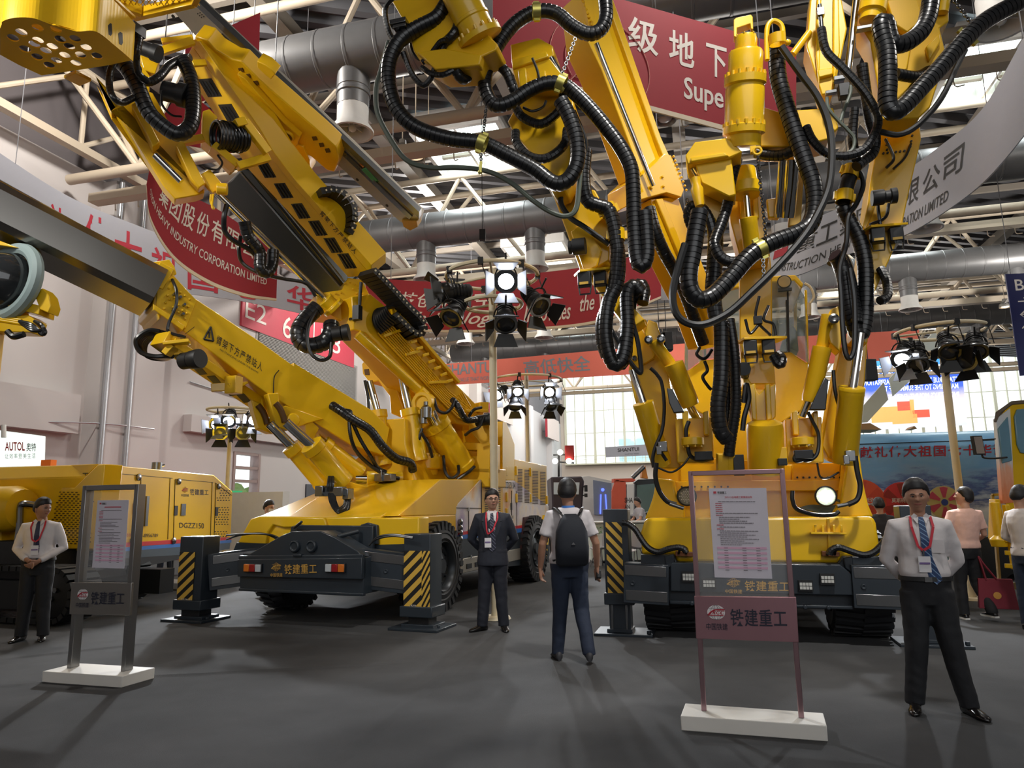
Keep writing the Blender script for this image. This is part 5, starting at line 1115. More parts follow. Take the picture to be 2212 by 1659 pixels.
# outer section
b = MB(); tr(b, VB, .75, (760, 640), (800, 634), (846, 672), (930, 770), (984, 828), (1046, 890), (1046, 925), (985, 915), (958, 880), (905, 845), (832, 762), (790, 720), (764, 712)); b.build('outer_boom_section', YEL_SHADE, ub, bevel=.02)
b = MB(); b.rod(P(772, 722, 11.5), P(914, 852, 12.3), .085, n=18); b.lathe(P(905, 843, 12.2), unit(P(914, 852, 12.3)-P(772, 722, 11.5)), [(.08, 0), (.1, .01), (.1, .16), (.03, .17)], 16); b.build('boom_tension_tube', YEL, ub)
nr = -VB.n; b = MB()
for k in range(8):
    o = k*4.2; b.path([VB(x, y)+nr*.06 for x, y in ((812+o*.7, 720-o*.9), (950+o*.5, 868-o*.75), (985+o, 902-o*.6), (1028+o*.55, 918-o*.1))], .016, 6)
for k in range(9): o = k*4; b.path([VB(x, y)+nr*.06 for x, y in ((962+o, 866-o*.55), (990+o*.9, 894-o*.1))], .014, 6)
b.build('pipe_bundle', YEL_SHADE, ub)
b = MB()
for a, c in (((822, 728), (862, 714)), ((920, 828), (960, 826)), ((1000, 888), (1046, 888)), ((870, 768), (900, 760))): b.beam(VB(*a)+nr*.08, VB(*c)+nr*.08, .05, .05)
b.slab([VB(x, y)+nr*.1 for x, y in ((846, 670), (850, 664), (988, 826), (984, 830))], VB.n*.5); b.slab([VB(x, y)+nr*.1 for x, y in ((1030, 870), (1048, 870), (1048, 892), (1030, 892))], VB.n*.2)
b.slab([VB(x, y)+nr*.12 for x, y in ((843, 668), (868, 700), (864, 718), (856, 720))], VB.n*.3)
for k in range(7): b.beam(VB(880+k*13, 742+k*14)+nr*.1, VB(892+k*13, 738+k*14)+nr*.1, .04, .05)
b.build('pipe_clamp', YEL, ub, bevel=.005)
for k in range(8):
    o = k*4.5; b = MB(); b.tube([VB(x, y)+nr*(.08+.01*k) for x, y in ((818+o, 722-o*.8), (805+o*.8, 706-o*.7), (801+o*.7, 688-o*.6), (808+o, 672-o*.2), (832+o*.4, 668-o*.1))], .03, 8); b.build('looped_hose', HOSE, ub)
b = MB(); b.hose(pts3((978, 864, 12.3), (988, 876, 12.2), (1002, 902, 12.3), (1012, 908, 12.4), (1030, 906, 12.5)), .055, 10, .05); b.build('ribbed_hose', HOSE, ub)
b = MB(); b.hose(pts3((686, 664, 11.3), (660, 690, 11.2), (646, 712, 11.1), (648, 736, 11.1), (668, 748, 11.1), (700, 740, 11.2), (714, 722, 11.2), (716, 700, 11.3)), .13, 14, .09); b.build('ribbed_hose', HOSE, ub)
b = MB(); b.tube(pts3((684, 668, 11.2), (668, 700, 11.0), (664, 735, 10.95), (672, 764, 10.95), (692, 778, 11.0), (712, 770, 11.05), (716, 740, 11.1)), .03, 8); b.build('boom_hose', HOSE, ub)
b = MB(); b.lathe(P(722, 722, 11.1), unit(P(750, 718, 11.1)-P(722, 722, 11.1)), [(.02, -.02), (.12, -.02), (.12, .12), (.1, .13), (.13, .14), (.14, .24), (.01, .25)], 20); b.build('work_lamp', BLK, ub)
# cable drag chain
CH = vpl((790, 590, 11.9), (900, 700, 12.4)); b = MB()
def chain(pts_, wd, name='drag_chain'):
    c = resample(spline([P(*p) for p in pts_], 8), .09); b = MB(); cd = VB.n
    for i in range(len(c)-1):
        b.beam(c[i], c[i].lerp(c[i+1], .86), .11, wd, up=cd); 
    g = b
    for i in range(0, len(c)-1):
        s, u = side_of(c[i+1]-c[i], cd); g.rod(c[i].lerp(c[i+1], .4)-cd*wd*.53, c[i].lerp(c[i+1], .4)-cd*(wd*.53-.02), .018, n=6, mi=1)
    return b.build(name, [BLK, CREAM], ub, smooth=0)
chain([(792, 588, 11.3), (830, 625, 11.6), (866, 664, 11.9), (893, 690, 12.1), (903, 708, 12.2), (896, 724, 12.2), (880, 722, 12.1), (840, 684, 11.9)], .42)
chain([(686, 420, 10.9), (712, 418, 11), (738, 432, 11.1), (752, 456, 11.2), (752, 486, 11.2), (744, 506, 11.2)], .4)
# slide bracket with cable reel
VK = vpl((430, 300, 9.8), (560, 360, 10.2))
b = MB(); tr(b, VK, .3, (438, 240), (452, 235), (470, 252), (462, 300), (512, 352), (500, 362), (470, 330), (436, 300)); b.beam(P(512, 360, 9.9), P(580, 340, 10.2), .12, .12); b.beam(P(527, 262, 9.8), P(578, 330, 10.1), .1, .14); b.beam(P(508, 268, 9.7), P(530, 262, 9.8), .12, .12); b.beam(P(458, 318, 9.8), P(510, 362, 10), .25, .12); b.beam(P(392, 308, 9.7), P(440, 298, 9.8), .1, .1)
b.build('slide_bracket', YEL, ub, bevel=.01)
a0, a1 = P(468, 292, 9.7), P(528, 300, 10.0); cd = (a1-a0).normalized(); b = MB(); 
for k in range(9): b.ring(a0.lerp(a1, k/8), cd, .2-.004*k, .024, 28, 6)
for k in range(3): b.ring(a0.lerp(a1, .3+.2*k), unit(cd+V((.3*k-.3, .5, .6))), .22, .014, 24, 5)
b.build('coiled_cable', HOSE, ub)
b = MB(); tr(b, VK, .25, (240, 236), (300, 190), (330, 200), (440, 400), (442, 416), (425, 422), (378, 430), (352, 400), (290, 300), (220, 190)); 
b.slab([VK(x, y)-VK.n*.25 for x, y in ((378, 330), (392, 316), (432, 392), (442, 410), (428, 420), (410, 400))], VK.n*.2); b.slab([VK(x, y)-VK.n*.2 for x, y in ((284, 240), (300, 232), (345, 320), (330, 332))], VK.n*.2); b.beam(P(440, 375, 9.7), P(472, 412, 9.8), .12, .2); b.lathe(P(476, 408, 9.7), (1, .3, 0), [(.02, -.05), (.09, -.05), (.09, .1), (.02, .1)], 14)
b.build('jib_arm', YEL_SHADE, ub, bevel=.015)
b = MB(); b.rod(P(335, 335, 9.35), P(392, 392, 9.5), .05, n=14); b.build('jib_cylinder_rod', CHR, ub)
b = MB(); b.tube(pts3((456, 420, 9.7), (455, 436, 9.7), (462, 450, 9.7), (458, 446, 9.68), (461, 420, 9.7)), .016, 8); b.build('hook', YEL, ub)
b = MB(); b.tube(pts3((490, 442, 10.2), (484, 470, 10.2), (486, 500, 10.3), (505, 520, 10.4), (540, 540, 10.6), (562, 562, 10.8)), .04, 8); b.tube(pts3((520, 510, 10.6), (516, 540, 10.6), (524, 568, 10.7), (560, 590, 10.8), (610, 602, 11), (660, 612, 11.3), (682, 640, 11.4)), .03, 8); b.build('boom_hose', HOSE, ub)
b = MB(); b.hose(pts3((528, 478, 10.4), (536, 510, 10.5), (552, 530, 10.6), (562, 548, 10.7), (562, 578, 10.7), (576, 590, 10.8), (588, 570, 10.9), (590, 540, 10.9)), .09, 12, .07); b.build('ribbed_hose', HOSE, ub)
# feed rail: long aluminium beam above the upper boom
HR = hpl((870, 470, 12.2), (400, 0, 9.6)); b = MB(); tr(b, HR, .22, (352, 0), (400, -8), (520, 105), (640, 215), (760, 328), (905, 470), (900, 492), (865, 480), (700, 330), (560, 208), (420, 75))
fr_ = b.build('feed_rail', ALU, L, bevel=.01)
b = MB(); HRS = Pln(HR.o-HR.n*.03, HR.n); tr(b, HRS, .1, (400, -8), (416, -8), (905, 458), (905, 472)); tr(b, HRS, .06, (470, 78), (478, 74), (890, 468), (884, 474)); b.build('rail_lip', SILV, fr_)
b = MB()
for x, y in ((430, 30), (530, 130), (600, 200), (622, 222), (740, 328), (775, 360)):
    for i in range(2):
        for j in range(3): b.rod(HRS(x+i*5+j*4-3, y-i*2+j*4)-HR.n*.005, HRS(x+i*5+j*4-3, y-i*2+j*4)+HR.n*.01, .008, n=6)
for x, y in ((374, 36), (772, 388), (836, 444)): b.rod(HR(x, y)-HR.n*.006, HR(x, y)+HR.n*.01, .03, n=10)
b.build('rail_hole', BLACKTXT, fr_)
b = MB(); tr(b, Pln(HR.o-HR.n*.04, HR.n), .16, (868, 476), (900, 478), (902, 490), (886, 498), (872, 490)); b.build('rail_end_plate', mat('worn_ochre', (190, 150, 60), .5), fr_)
b = MB(); b.beam(P(788, 360, 11.4), P(815, 388, 11.6), .12, .12); b.beam(P(815, 388, 11.6), P(840, 402, 11.7), .09, .08); b.beam(P(843, 396, 11.7), P(858, 415, 11.8), .1, .1); b.build('rock_drill_green', mat('green_drill', (58, 132, 96), .4), fr_, bevel=.01)
b = MB(); b.beam(P(815, 384, 11.7), P(888, 460, 12.1), .06, .05); b.beam(P(782, 352, 11.4), P(790, 360, 11.4), .1, .1); b.build('drill_slide', mat('orange_slide', (216, 130, 40), .4), fr_)
b = MB(); b.beam(P(838, 396, 11.6), P(890, 442, 12), .07, .07); b.build('drill_motor', BLK, fr_)
HC = hpl((730, 350, 11.2), (420, 80, 9.5)); b = MB(); C1 = Pln(HC.o, HC.n)
tr(b, C1, .3, (420, 78), (446, 86), (466, 108), (500, 128), (520, 132), (560, 172), (580, 190), (690, 285), (726, 318), (733, 345), (722, 372), (706, 368), (676, 342), (660, 330), (625, 300), (560, 240), (510, 190), (470, 140), (430, 100)) 
fc = b.build('feed_cradle', YEL_SHADE, L, bevel=.02)
b = MB(); tr(b, Pln(C1.o-C1.n*.1, C1.n), .2, (512, 160), (530, 172), (610, 262), (648, 296), (640, 318), (600, 290), (540, 218)); tr(b, Pln(C1.o-C1.n*.05, C1.n), .25, (625, 305), (655, 318), (668, 345), (670, 372), (652, 380), (640, 358)); tr(b, Pln(C1.o-C1.n*.05, C1.n), .2, (555, 132), (575, 142), (595, 160), (585, 172), (570, 160), (556, 146))
b.lathe(C1(630, 283)-C1.n*.12, -C1.n, [(.1, -.03), (.1, .03), (.07, .03), (.06, 0), (.01, 0)], 18); b.lathe(C1(540, 212)-C1.n*.1, -C1.n, [(.07, -.03), (.07, .03), (.04, .03), (.01, .01)], 14)
b.build('cradle_arm', YEL_SHADE, fc, bevel=.012)
b = MB()
for x, y in ((521, 150), (536, 163), (553, 178), (680, 298), (695, 312), (708, 324)): b.slab([C1(x+dx, y+dy)-C1.n*.012 for dx, dy in ((-6, -3), (3, -4), (6, 4), (-3, 5))], C1.n*.02)
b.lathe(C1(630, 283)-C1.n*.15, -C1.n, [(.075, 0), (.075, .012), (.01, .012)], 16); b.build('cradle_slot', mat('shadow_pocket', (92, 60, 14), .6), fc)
# basket at the end of the jib, pierced floor plate
HK = hpl((60, 130, 8.0), (290, 110, 8.4)); HK.n = unit(V((-.1, .12, 1))); HK.o = P(130, 120, 8.0)
def pierced(pl_, outline, holes, thick):
    bm = bmesh.new(); vs = [bm.verts.new(p) for p in outline]; ed = [bm.edges.new((vs[i], vs[(i+1) % len(vs)])) for i in range(len(vs))]
    for h in holes:
        hv = [bm.verts.new(p) for p in h]; ed += [bm.edges.new((hv[i], hv[(i+1) % len(hv)])) for i in range(len(hv))]
    bmesh.ops.triangle_fill(bm, use_beauty=True, use_dissolve=False, edges=ed)
    bm.verts.index_update(); vv = [v.co.copy() for v in bm.verts]; ff = [tuple(v.index for v in f.verts) for f in bm.faces]
    bm.free(); n = len(vv); mb = MB(); mb.add(vv+[v+pl_.n*thick for v in vv], ff+[tuple(i+n for i in reversed(f)) for f in ff])
    for loop in [outline]+holes:
        k = len(mb.v); m_ = len(loop); mb.add(list(loop)+[p+pl_.n*thick for p in loop], [(i, (i+1) % m_, (i+1) % m_+m_, i+m_) for i in range(m_)])
    return mb
out = HK.poly((0, 118), (0, 62), (6, 46), (35, 38), (75, 40), (120, 58), (165, 68), (207, 68), (250, 100), (285, 130), (240, 140), (190, 148), (90, 163), (40, 140))
hl = []
for x, y in ((81, 60), (121, 63), (46, 70), (28, 82), (162, 84), (186, 103), (82, 88), (130, 85), (74, 96), (113, 101), (150, 101), (209, 121), (54, 106), (99, 110), (80, 123), (140, 120), (174, 119), (122, 131), (164, 137), (106, 141)):
    c = HK(x, y); a_, b_ = side_of(HK.n); hl.append([c+a_*.062*math.cos(k*PI/7)+b_*.062*math.sin(k*PI/7) for k in range(14)])
bk = pierced(HK, out, hl, .02).build('basket_floor', YEL_SHADE, L, smooth=0)
b = MB(); wall = spline(HK.poly((-40, 120), (0, 62), (6, 46), (35, 38), (75, 40), (120, 58), (165, 68), (207, 68), (250, 100), (285, 130)), 6)
hw_ = [.55]*30+[.5]*40
tops = [p+V((0, -.02, .62 if i < 38 else .62-.006*(i-38))) for i, p in enumerate(wall)]
for i in range(len(wall)-1): b.slab([wall[i], wall[i+1], tops[i+1], tops[i]], V((0, .03, 0)))
b.build('basket_wall', YEL, bk, smooth=40)
b = MB(); b.slab([p+V((0, 0, .6)) for p in out], V((0, 0, .03))); b.build('basket_blind', YEL_SHADE, bk, smooth=0)  # plate added to keep the bright roof from showing through the holes
b = MB(); w0, w1 = HK(212, 70), HK(285, 130); ws = Pln(w0, (w1-w0).cross(V((0, 0, 1)))); ws.n = ws.n if ws.n.dot(w0-EYE) > 0 else -ws.n
for x, y in ((236, 64), (259, 84)): b.slab([ws(x+dx, y+dy)-ws.n*.012 for dx, dy in ((-5, -11), (-1, -15), (4, -12), (5, 9), (2, 14), (-3, 11))], ws.n*.02)
b.build('basket_slot', BLACKTXT, bk)
# upper deck frame with mesh
HD = Pln(P(330, 10, 8.6), unit(V((.05, -.15, 1)))); b = MB()
for a, c in (((265, 38), (420, 2)), ((255, 5), (305, 24)), ((215, -10), (260, 30)), ((420, 2), (430, -20))): b.beam(HD(*a), HD(*c), .08, .16)
b.build('deck_frame', YEL, bk, bevel=.008)
b = MB()
for k in range(14): b.rod(HD(240+k*13, 10), HD(262+k*13, -22), .008, n=4); b.rod(HD(240+k*13, -20), HD(262+k*13, 12), .008, n=4)
b.build('deck_mesh', YEL_SHADE, bk)
b = MB(); b.lathe(P(314, 106, 8.9), (.9, .1, -.35), [(.02, -.06), (.1, -.06), (.1, .1), (.12, .11), (.12, .2), (.02, .2)], 18); b.lathe(P(370, 200, 9.2), (.9, .1, -.2), [(.02, -.1), (.14, -.1), (.14, .1), (.17, .11), (.17, .22), (.02, .22)], 18); b.obb(P(290, 68, 8.4), ML.x*.1, ML.y*.1, V((0, 0, .07))); b.build('swivel_motor', BLK, L)
b = MB(); tr(b, VK, .2, (300, 108), (330, 95), (345, 130), (335, 160), (310, 150)); tr(b, VK, .2, (300, 130), (325, 165), (322, 200), (300, 175)); b.beam(P(150, 160, 8.6), P(185, 178, 8.8), .25, .05); b.build('swivel_bracket', YEL, L, bevel=.01)
for r, a, pt in ((.1, .07, ((262, 136, 8.7), (276, 150, 8.7), (296, 185, 8.75), (320, 240, 8.8), (352, 272, 8.9), (385, 290, 9.0), (412, 270, 9.1), (418, 220, 9.2), (412, 170, 9.3), (396, 130, 9.4))),
                 (.055, .05, ((300, 166, 8.8), (320, 178, 8.9), (345, 165, 9.0), (365, 142, 9.2), (392, 128, 9.4), (412, 124, 9.4))),
                 (.042, .045, ((246, 134, 8.5), (237, 160, 8.5), (237, 190, 8.5), (246, 212, 8.5), (264, 222, 8.6), (290, 210, 8.7))),
                 (.045, .045, ((286, 66, 8.4), (300, 80, 8.4), (296, 110, 8.4), (294, 130, 8.5), (300, 160, 8.6), (320, 176, 8.7))),
                 (.04, .04, ((215, 0, 8.3), (236, 12, 8.3), (248, 34, 8.3), (262, 52, 8.3), (290, 66, 8.4)))):
    b = MB(); b.hose(pts3(*pt), r, 14, a); b.build('ribbed_hose', HOSE, L)
for pt in (((298, 138, 8.6), (304, 150, 8.6), (296, 165, 8.7)), ((350, 195, 8.9), (350, 225, 9), (370, 248, 9.1), (392, 252, 9.2)), ((436, 358, 9.6), (450, 364, 9.6), (470, 366, 9.7), (480, 352, 9.8), (470, 335, 9.8))):
    b = MB(); b.tube(pts3(*pt), .016, 6); b.build('hydraulic_hose', HOSE, L)
# ================================================================== three-boom drilling rig, on the right
R = thing('drilling_rig', 'yellow three-boom drilling rig facing the viewer behind the pink-framed sign', 'drilling machine', MR.o, MR.yaw)
qf = lambda x, y: MR.ony(x, y, -.2)
# ---- wheels, frame, front beam
wheel(R, MR, -1.32, .5, .62, .62, -1); wheel(R, MR, 1.45, .5, .62, .62, 1); wheel(R, MR, -1.3, 4.6, .62, .5, -1); wheel(R, MR, 1.42, 4.6, .62, .5, 1)
b = MB(); b.box(MR, -1.0, 1.1, .1, 5.5, .5, .95); b.build('chassis_frame', DARK, R, bevel=.015)
b = MB()
b.slab([qf(*p) for p in ((1384, 1198), (1455, 1198), (1462, 1214), (1814, 1217), (1822, 1202), (1905, 1202), (1905, 1312), (1450, 1302), (1384, 1298))], MR.y*.5)
b.slab([qf(*p)-MR.y*.08 for p in ((1449, 1222), (1452, 1214), (1812, 1218), (1822, 1226), (1838, 1240), (1842, 1285), (1449, 1276))], MR.y*.1)
b.slab([qf(*p)-MR.y*.06 for p in ((1447, 1296), (1842, 1308), (1842, 1316), (1447, 1304))], MR.y*.1)
b.slab([qf(*p)-MR.y*.05 for p in ((1436, 1200), (1456, 1196), (1458, 1218), (1440, 1232))], MR.y*.1); b.slab([qf(*p)-MR.y*.05 for p in ((1820, 1205), (1840, 1200), (1842, 1240), (1824, 1226))], MR.y*.1)
b.bolts([qf(*p)-MR.y*.06 for p in ((1495, 1302), (1738, 1310), (1788, 1311))], -MR.y, .03, .02)
b.build('front_beam', DARK, R, bevel=.015)
LED = mat('led_lens', (205, 205, 200), .3)
for x, y in ((1488, 1244), (1532, 1258), (1738, 1263), (1784, 1249)):
    b = MB(); c = qf(x, y)-MR.y*.1; b.obb(c, MR.x*.075, MR.y*.03, MR.z*.06, 0)
    for i in range(4):
        for j in range(2): b.obb(c-MR.y*.035+MR.x*(i*.033-.05)+MR.z*(j*.04-.02), MR.x*.014, MR.y*.008, MR.z*.016, 1)
    b.build('led_lamp', [BLK, LED], R)
company(R, quad(qf(1566, 1279)-MR.y*.1, qf(1704, 1282)-MR.y*.1, qf(1566, 1247)-MR.y*.1), 0, 1, 0, 1, GOLDTXT, False, GOLDTXT)
# ---- yellow nose
f0, f1, f2 = Pln(MR(0, -.1, 0), MR.y), Pln(MR(0, .35, 0), MR.y), Pln(MR(0, .8, 0), MR.y)
b = MB(); tr(b, f0, .8, (1386, 1198), (1384, 1150), (1392, 1126), (1398, 1119), (1886, 1116), (1893, 1130), (1902, 1190), (1902, 1202), (1818, 1204), (1812, 1217), (1462, 1214), (1456, 1199))
nose = b.build('nose_panel', YEL, R, bevel=.04, seg=3)
b = MB()
for s, pts in ((0, ((1418, 1032), (1410, 1075), (1402, 1098), (1392, 1122), (1480, 1122), (1478, 1095), (1462, 1070), (1455, 1036))), (1, ((1853, 950), (1860, 1000), (1866, 1045), (1876, 1090), (1888, 1118), (1790, 1118), (1815, 1085), (1822, 1040), (1832, 960)))):
    b.slab([f1(*p) for p in pts], MR.y*.5)
b.build('nose_flank', YEL, R, bevel=.03, seg=3)
b = MB(); tr(b, f2, .5, (1415, 1122), (1420, 1010), (1850, 1000), (1870, 1122)); tr(b, Pln(f2.o-MR.y*.15, MR.y), .3, (1445, 1040), (1830, 1035), (1830, 1060), (1445, 1062)); tr(b, Pln(f2.o-MR.y*.1, MR.y), .2, (1712, 1000), (1815, 1000), (1815, 1040), (1712, 1040)); tr(b, Pln(f2.o-MR.y*.1, MR.y), .2, (1470, 985), (1625, 995), (1625, 1040), (1470, 1040))
b.build('boom_mount', YEL_SHADE, R, bevel=.012)
b = MB()
for k in range(9): b.bolts([f2(1720+k*13, 1032)-MR.y*.12, f2(1460+k*14, 1052)-MR.y*.17], -MR.y, .014, .015)
b.build('mount_bolt', DARK, R)
for x, lit_ in ((1484, 0), (1782, 1)):
    c = f1(x, 1072)-MR.y*.05; b = MB(); b.lathe(c, -MR.y, [(.02, -.12), (.1, -.1), (.125, -.02), (.125, .04), (.11, .045), (.105, .02)], 24, 0, False)
    ll = b.build('round_lamp', BLK, R); b = MB(); b.lathe(c, -MR.y, [(.108, .012), (.108, .024), (.005, .026)], 24, 0)
    for i in range(-4, 5):
        for j in range(-4, 5):
            if i*i+j*j < 17: b.ball(c-MR.y*.028+MR.x*(i*.022+(.011 if j % 2 else 0))+MR.z*j*.02, .009, 6, 4, mi=1)
    b.build('lamp_lens', [mat('lit_led_face', (205, 216, 196), .4, emit=.5) if lit_ else mat('led_face_dim', (120, 116, 96), .4), mat('lit_led_dot', (250, 255, 236), .3, emit=3) if lit_ else LED], ll)
light('round_lamp_light', 'SPOT', f1(1782, 1072)-MR.y*.2, 14, (1, 1, .95), .08, f1(1782, 1090)-MR.y*4, 120)
b = MB(); tr(b, Pln(f0.o-MR.y*.12, MR.y), .12, (1752, 1149), (1829, 1151), (1829, 1155), (1752, 1154)); tr(b, Pln(f0.o-MR.y*.03, MR.y), .03, (1786, 1120), (1792, 1120), (1797, 1195), (1790, 1195))
for x in (1759, 1775, 1799, 1815): tr(b, Pln(f0.o-MR.y*.08, MR.y), .03, (x, 1134), (x+5, 1134), (x+6, 1150), (x+1, 1150))
b.build('step_bracket', YEL, nose, bevel=.004)
MAN = mat('manifold_brown', (108, 62, 30), .5)
for x0, pts in ((1459, ((1348, 1128), (1360, 1130), (1376, 1142), (1390, 1164), (1405, 1182), (1425, 1190), (1445, 1184), (1466, 1180), (1480, 1184), (1484, 1192))), (1776, ((1786, 1196), (1790, 1186), (1806, 1180), (1830, 1188), (1858, 1196), (1880, 1190), (1900, 1170), (1915, 1145), (1935, 1128)))):
    b = MB(); tr(b, Pln(f0.o-MR.y*.1, MR.y), .1, (x0, 1191), (x0+38, 1193), (x0+38, 1203), (x0, 1201)); b.build('hose_manifold', MAN, nose, bevel=.005)
    b = MB(); b.hose([f0(*p)-MR.y*.2 for p in pts], .035, 10, .03); b.build('ribbed_hose', HOSE, R)
    for k in (0, 1): 
        b = MB(); xx = x0+8+k*16; b.tube([f0(xx, 1194)-MR.y*.1, f0(xx+2, 1184)-MR.y*.16, f0(xx-8, 1178)-MR.y*.2, f0(xx-24, 1180)-MR.y*.2] if x0 < 1600 else [f0(xx, 1196)-MR.y*.1, f0(xx+1, 1186)-MR.y*.16, f0(xx+12, 1180)-MR.y*.2, f0(xx+28, 1184)-MR.y*.2], .016, 8); b.build('hydraulic_hose', HOSE, R)
# ---- outriggers
def outriggerR(xa, xb, yp, haz):
    b = MB(); b.box(MR, xa, xb, yp, yp+.3, .42, 1.52); b.box(MR, xa-.02, xb+.04, yp-.03, yp+.33, .36, .5); post = b.build('outrigger', DARK, R, bevel=.012)
    b = MB(); b.box(MR, xa+.03, xb-.02, yp+.03, yp+.27, .03, .4, 0); b.box(MR, xa+.05, xa+.08, yp+.02, yp+.03, .06, .38, 1); b.box(MR, xb-.08, xb-.05, yp+.02, yp+.03, .06, .38, 1); b.build('outrigger_leg', [DARK, SILV], post, bevel=.004)
    b = MB(); b.box(MR, xa-.15, xb+.25, yp-.1, yp+.42, 0, .03); b.box(MR, xa, xb, yp, yp+.3, .03, .07); b.rod(MR(xb+.2, yp-.02, .03), MR(xb+.2, yp-.02, .07), .025); b.build('outrigger_foot', DARK, post, bevel=.005)
    if haz:
        b = MB(); m = quad(MR(xa+.03, yp, .5), MR(xb-.08, yp, .5), MR(xa+.03, yp, 1.36)); sheet(m, .008, 1, 1, b, 0, lift=.004, u0=0, u1=1); hazard(b, m, 8, -.25, .01, 1); b.build('hazard_panel', [BLK, GOLD], post, smooth=0)
    return post
outriggerR(-1.78, -1.47, -.05, True); outriggerR(1.6, 1.92, -.05, False)
for a, c in (((1350, 1256), (1446, 1262)), ((1838, 1264), (1955, 1268))):
    b = MB(); p0, p1 = qf(*a), qf(*c); b.beam(p0, p1, .25, .46)
    for h in (-.14, .15): b.obb((p0+p1)/2+V((0, 0, h))-MR.y*.126, (p1-p0)*.46, MR.y*.004, V((0, 0, .06)), 1)
    b.lathe(p0.lerp(p1, .2)-MR.y*.125, -MR.y, [(.03, 0), (.03, .012), (.015, .012), (.005, .004)], 10); b.build('outrigger_beam', [DARK, SILV], R, bevel=.008)
# ---- cab
fc1, fc2 = Pln(MR(0, 2.4, 0), MR.y), Pln(MR(0, 2.25, 0), MR.y)
CABG = mat('cab_glass_dark', (120, 140, 146), .06, alpha=.45, spec=.8)
b = MB()
tr(b, fc1, 1.5, (1478, 806), (1518, 778), (1600, 770), (1708, 760), (1746, 786), (1741, 880), (1680, 918), (1560, 920), (1480, 872))
tr(b, fc1, 1.5, (1480, 920), (1700, 915), (1740, 880), (1745, 1000), (1480, 1000))
tr(b, fc1, 1.6, (1484, 620), (1530, 600), (1662, 596), (1718, 593), (1736, 612), (1732, 622), (1716, 606), (1484, 634))
for p in (((1478, 806), (1480, 690), (1486, 690), (1486, 806)), ((1738, 625), (1744, 625), (1748, 786), (1742, 786))): tr(b, fc1, .08, *p)
tr(b, Pln(MR(0, 3.9, 0), MR.y), .06, (1510, 610), (1518, 610), (1518, 790), (1510, 790)); tr(b, Pln(MR(0, 3.9, 0), MR.y), .06, (1715, 610), (1722, 610), (1722, 790), (1715, 790))
cb = b.build('cab', YEL, R, bevel=.02)
b = MB(); tr(b, fc2, .02, (1480, 690), (1528, 640), (1666, 608), (1716, 606), (1738, 640), (1746, 784), (1706, 758), (1600, 768), (1518, 776), (1479, 804)); b.build('cab_glass', CABG, cb, smooth=0)
b = MB(); tr(b, Pln(fc2.o-MR.y*.03, MR.y), .04, (1700, 612), (1703, 612), (1706, 760), (1702, 760)); b.beam(fc2(1698, 650)-MR.y*.05, fc2(1702, 760)-MR.y*.05, .02, .02); tr(b, fc1, .1, (1518, 660), (1522, 655), (1526, 775), (1520, 776)); b.build('wiper', BLK, cb)
b = MB(); tr(b, Pln(MR(0, 3.0, 0), MR.y), .4, (1690, 745), (1698, 715), (1712, 700), (1722, 715), (1726, 760)); tr(b, Pln(MR(0, 2.7, 0), MR.y), .2, (1684, 758), (1690, 735), (1704, 730), (1708, 758)); b.build('cab_seat', BLK, cb, bevel=.03)
c = fc2(1692, 616)-MR.y*.15; b = MB(); b.lathe(c, -MR.y, [(.02, -.08), (.1, -.06), (.105, .03), (.09, .035), (.005, .02)], 20); b.obb(c-V((0, 0, .12)), MR.x*.1, MR.y*.03, V((0, 0, .02))); wl = b.build('round_lamp', DARK, cb); b = MB(); b.lathe(c, -MR.y, [(.088, .036), (.08, .04), (.005, .042)], 18); b.build('lamp_lens', mat('lamp_lens_dim', (190, 180, 150), .4), wl)
b = MB(); b.tube(pts3((1738, 612, 10.3), (1750, 620, 10.3), (1758, 640, 10.3), (1750, 655, 10.3)), .02, 6); b.rod(P(1748, 655, 10.2), P(1748, 680, 10.2), .03); b.tube(pts3((1486, 640, 10), (1470, 625, 10), (1458, 632, 10), (1456, 655, 10), (1470, 668, 10)), .02, 6); b.tube(pts3((1470, 648, 10), (1474, 680, 10), (1472, 705, 10)), .03, 6); b.build('grab_rail', CREAM, cb)
# ---- booms
def sl(name, d, thick, *pts, m=YEL_SHADE, bev=.015, par=None, more=()):
    b = MB(); pl_ = Pln(P(pts[0][0], pts[0][1], d), MR.y); tr(b, pl_, thick, *pts)
    for q in more: tr(b, Pln(pl_.o+MR.y*q[0], MR.y), q[1], *q[2])
    return b.build(name, m, par or R, bevel=bev)
def cyl(name, a, c, r, m=YEL_SHADE, par=None, flange=True):
    A, B = P(*a), P(*c); ax = (B-A).normalized(); l = (B-A).length; b = MB()
    b.lathe(A, ax, [(r*.5, -.01), (r*1.02, 0), (r*1.02, .08), (r, .09), (r, l-.06), (r*.9, l), (.01, l)], 22); return b.build(name, m, par or R)
def rodp(name, a, c, r, m=CHR, par=None): b = MB(); b.rod(P(*a), P(*c), r, n=16); return b.build(name, m, par or R)
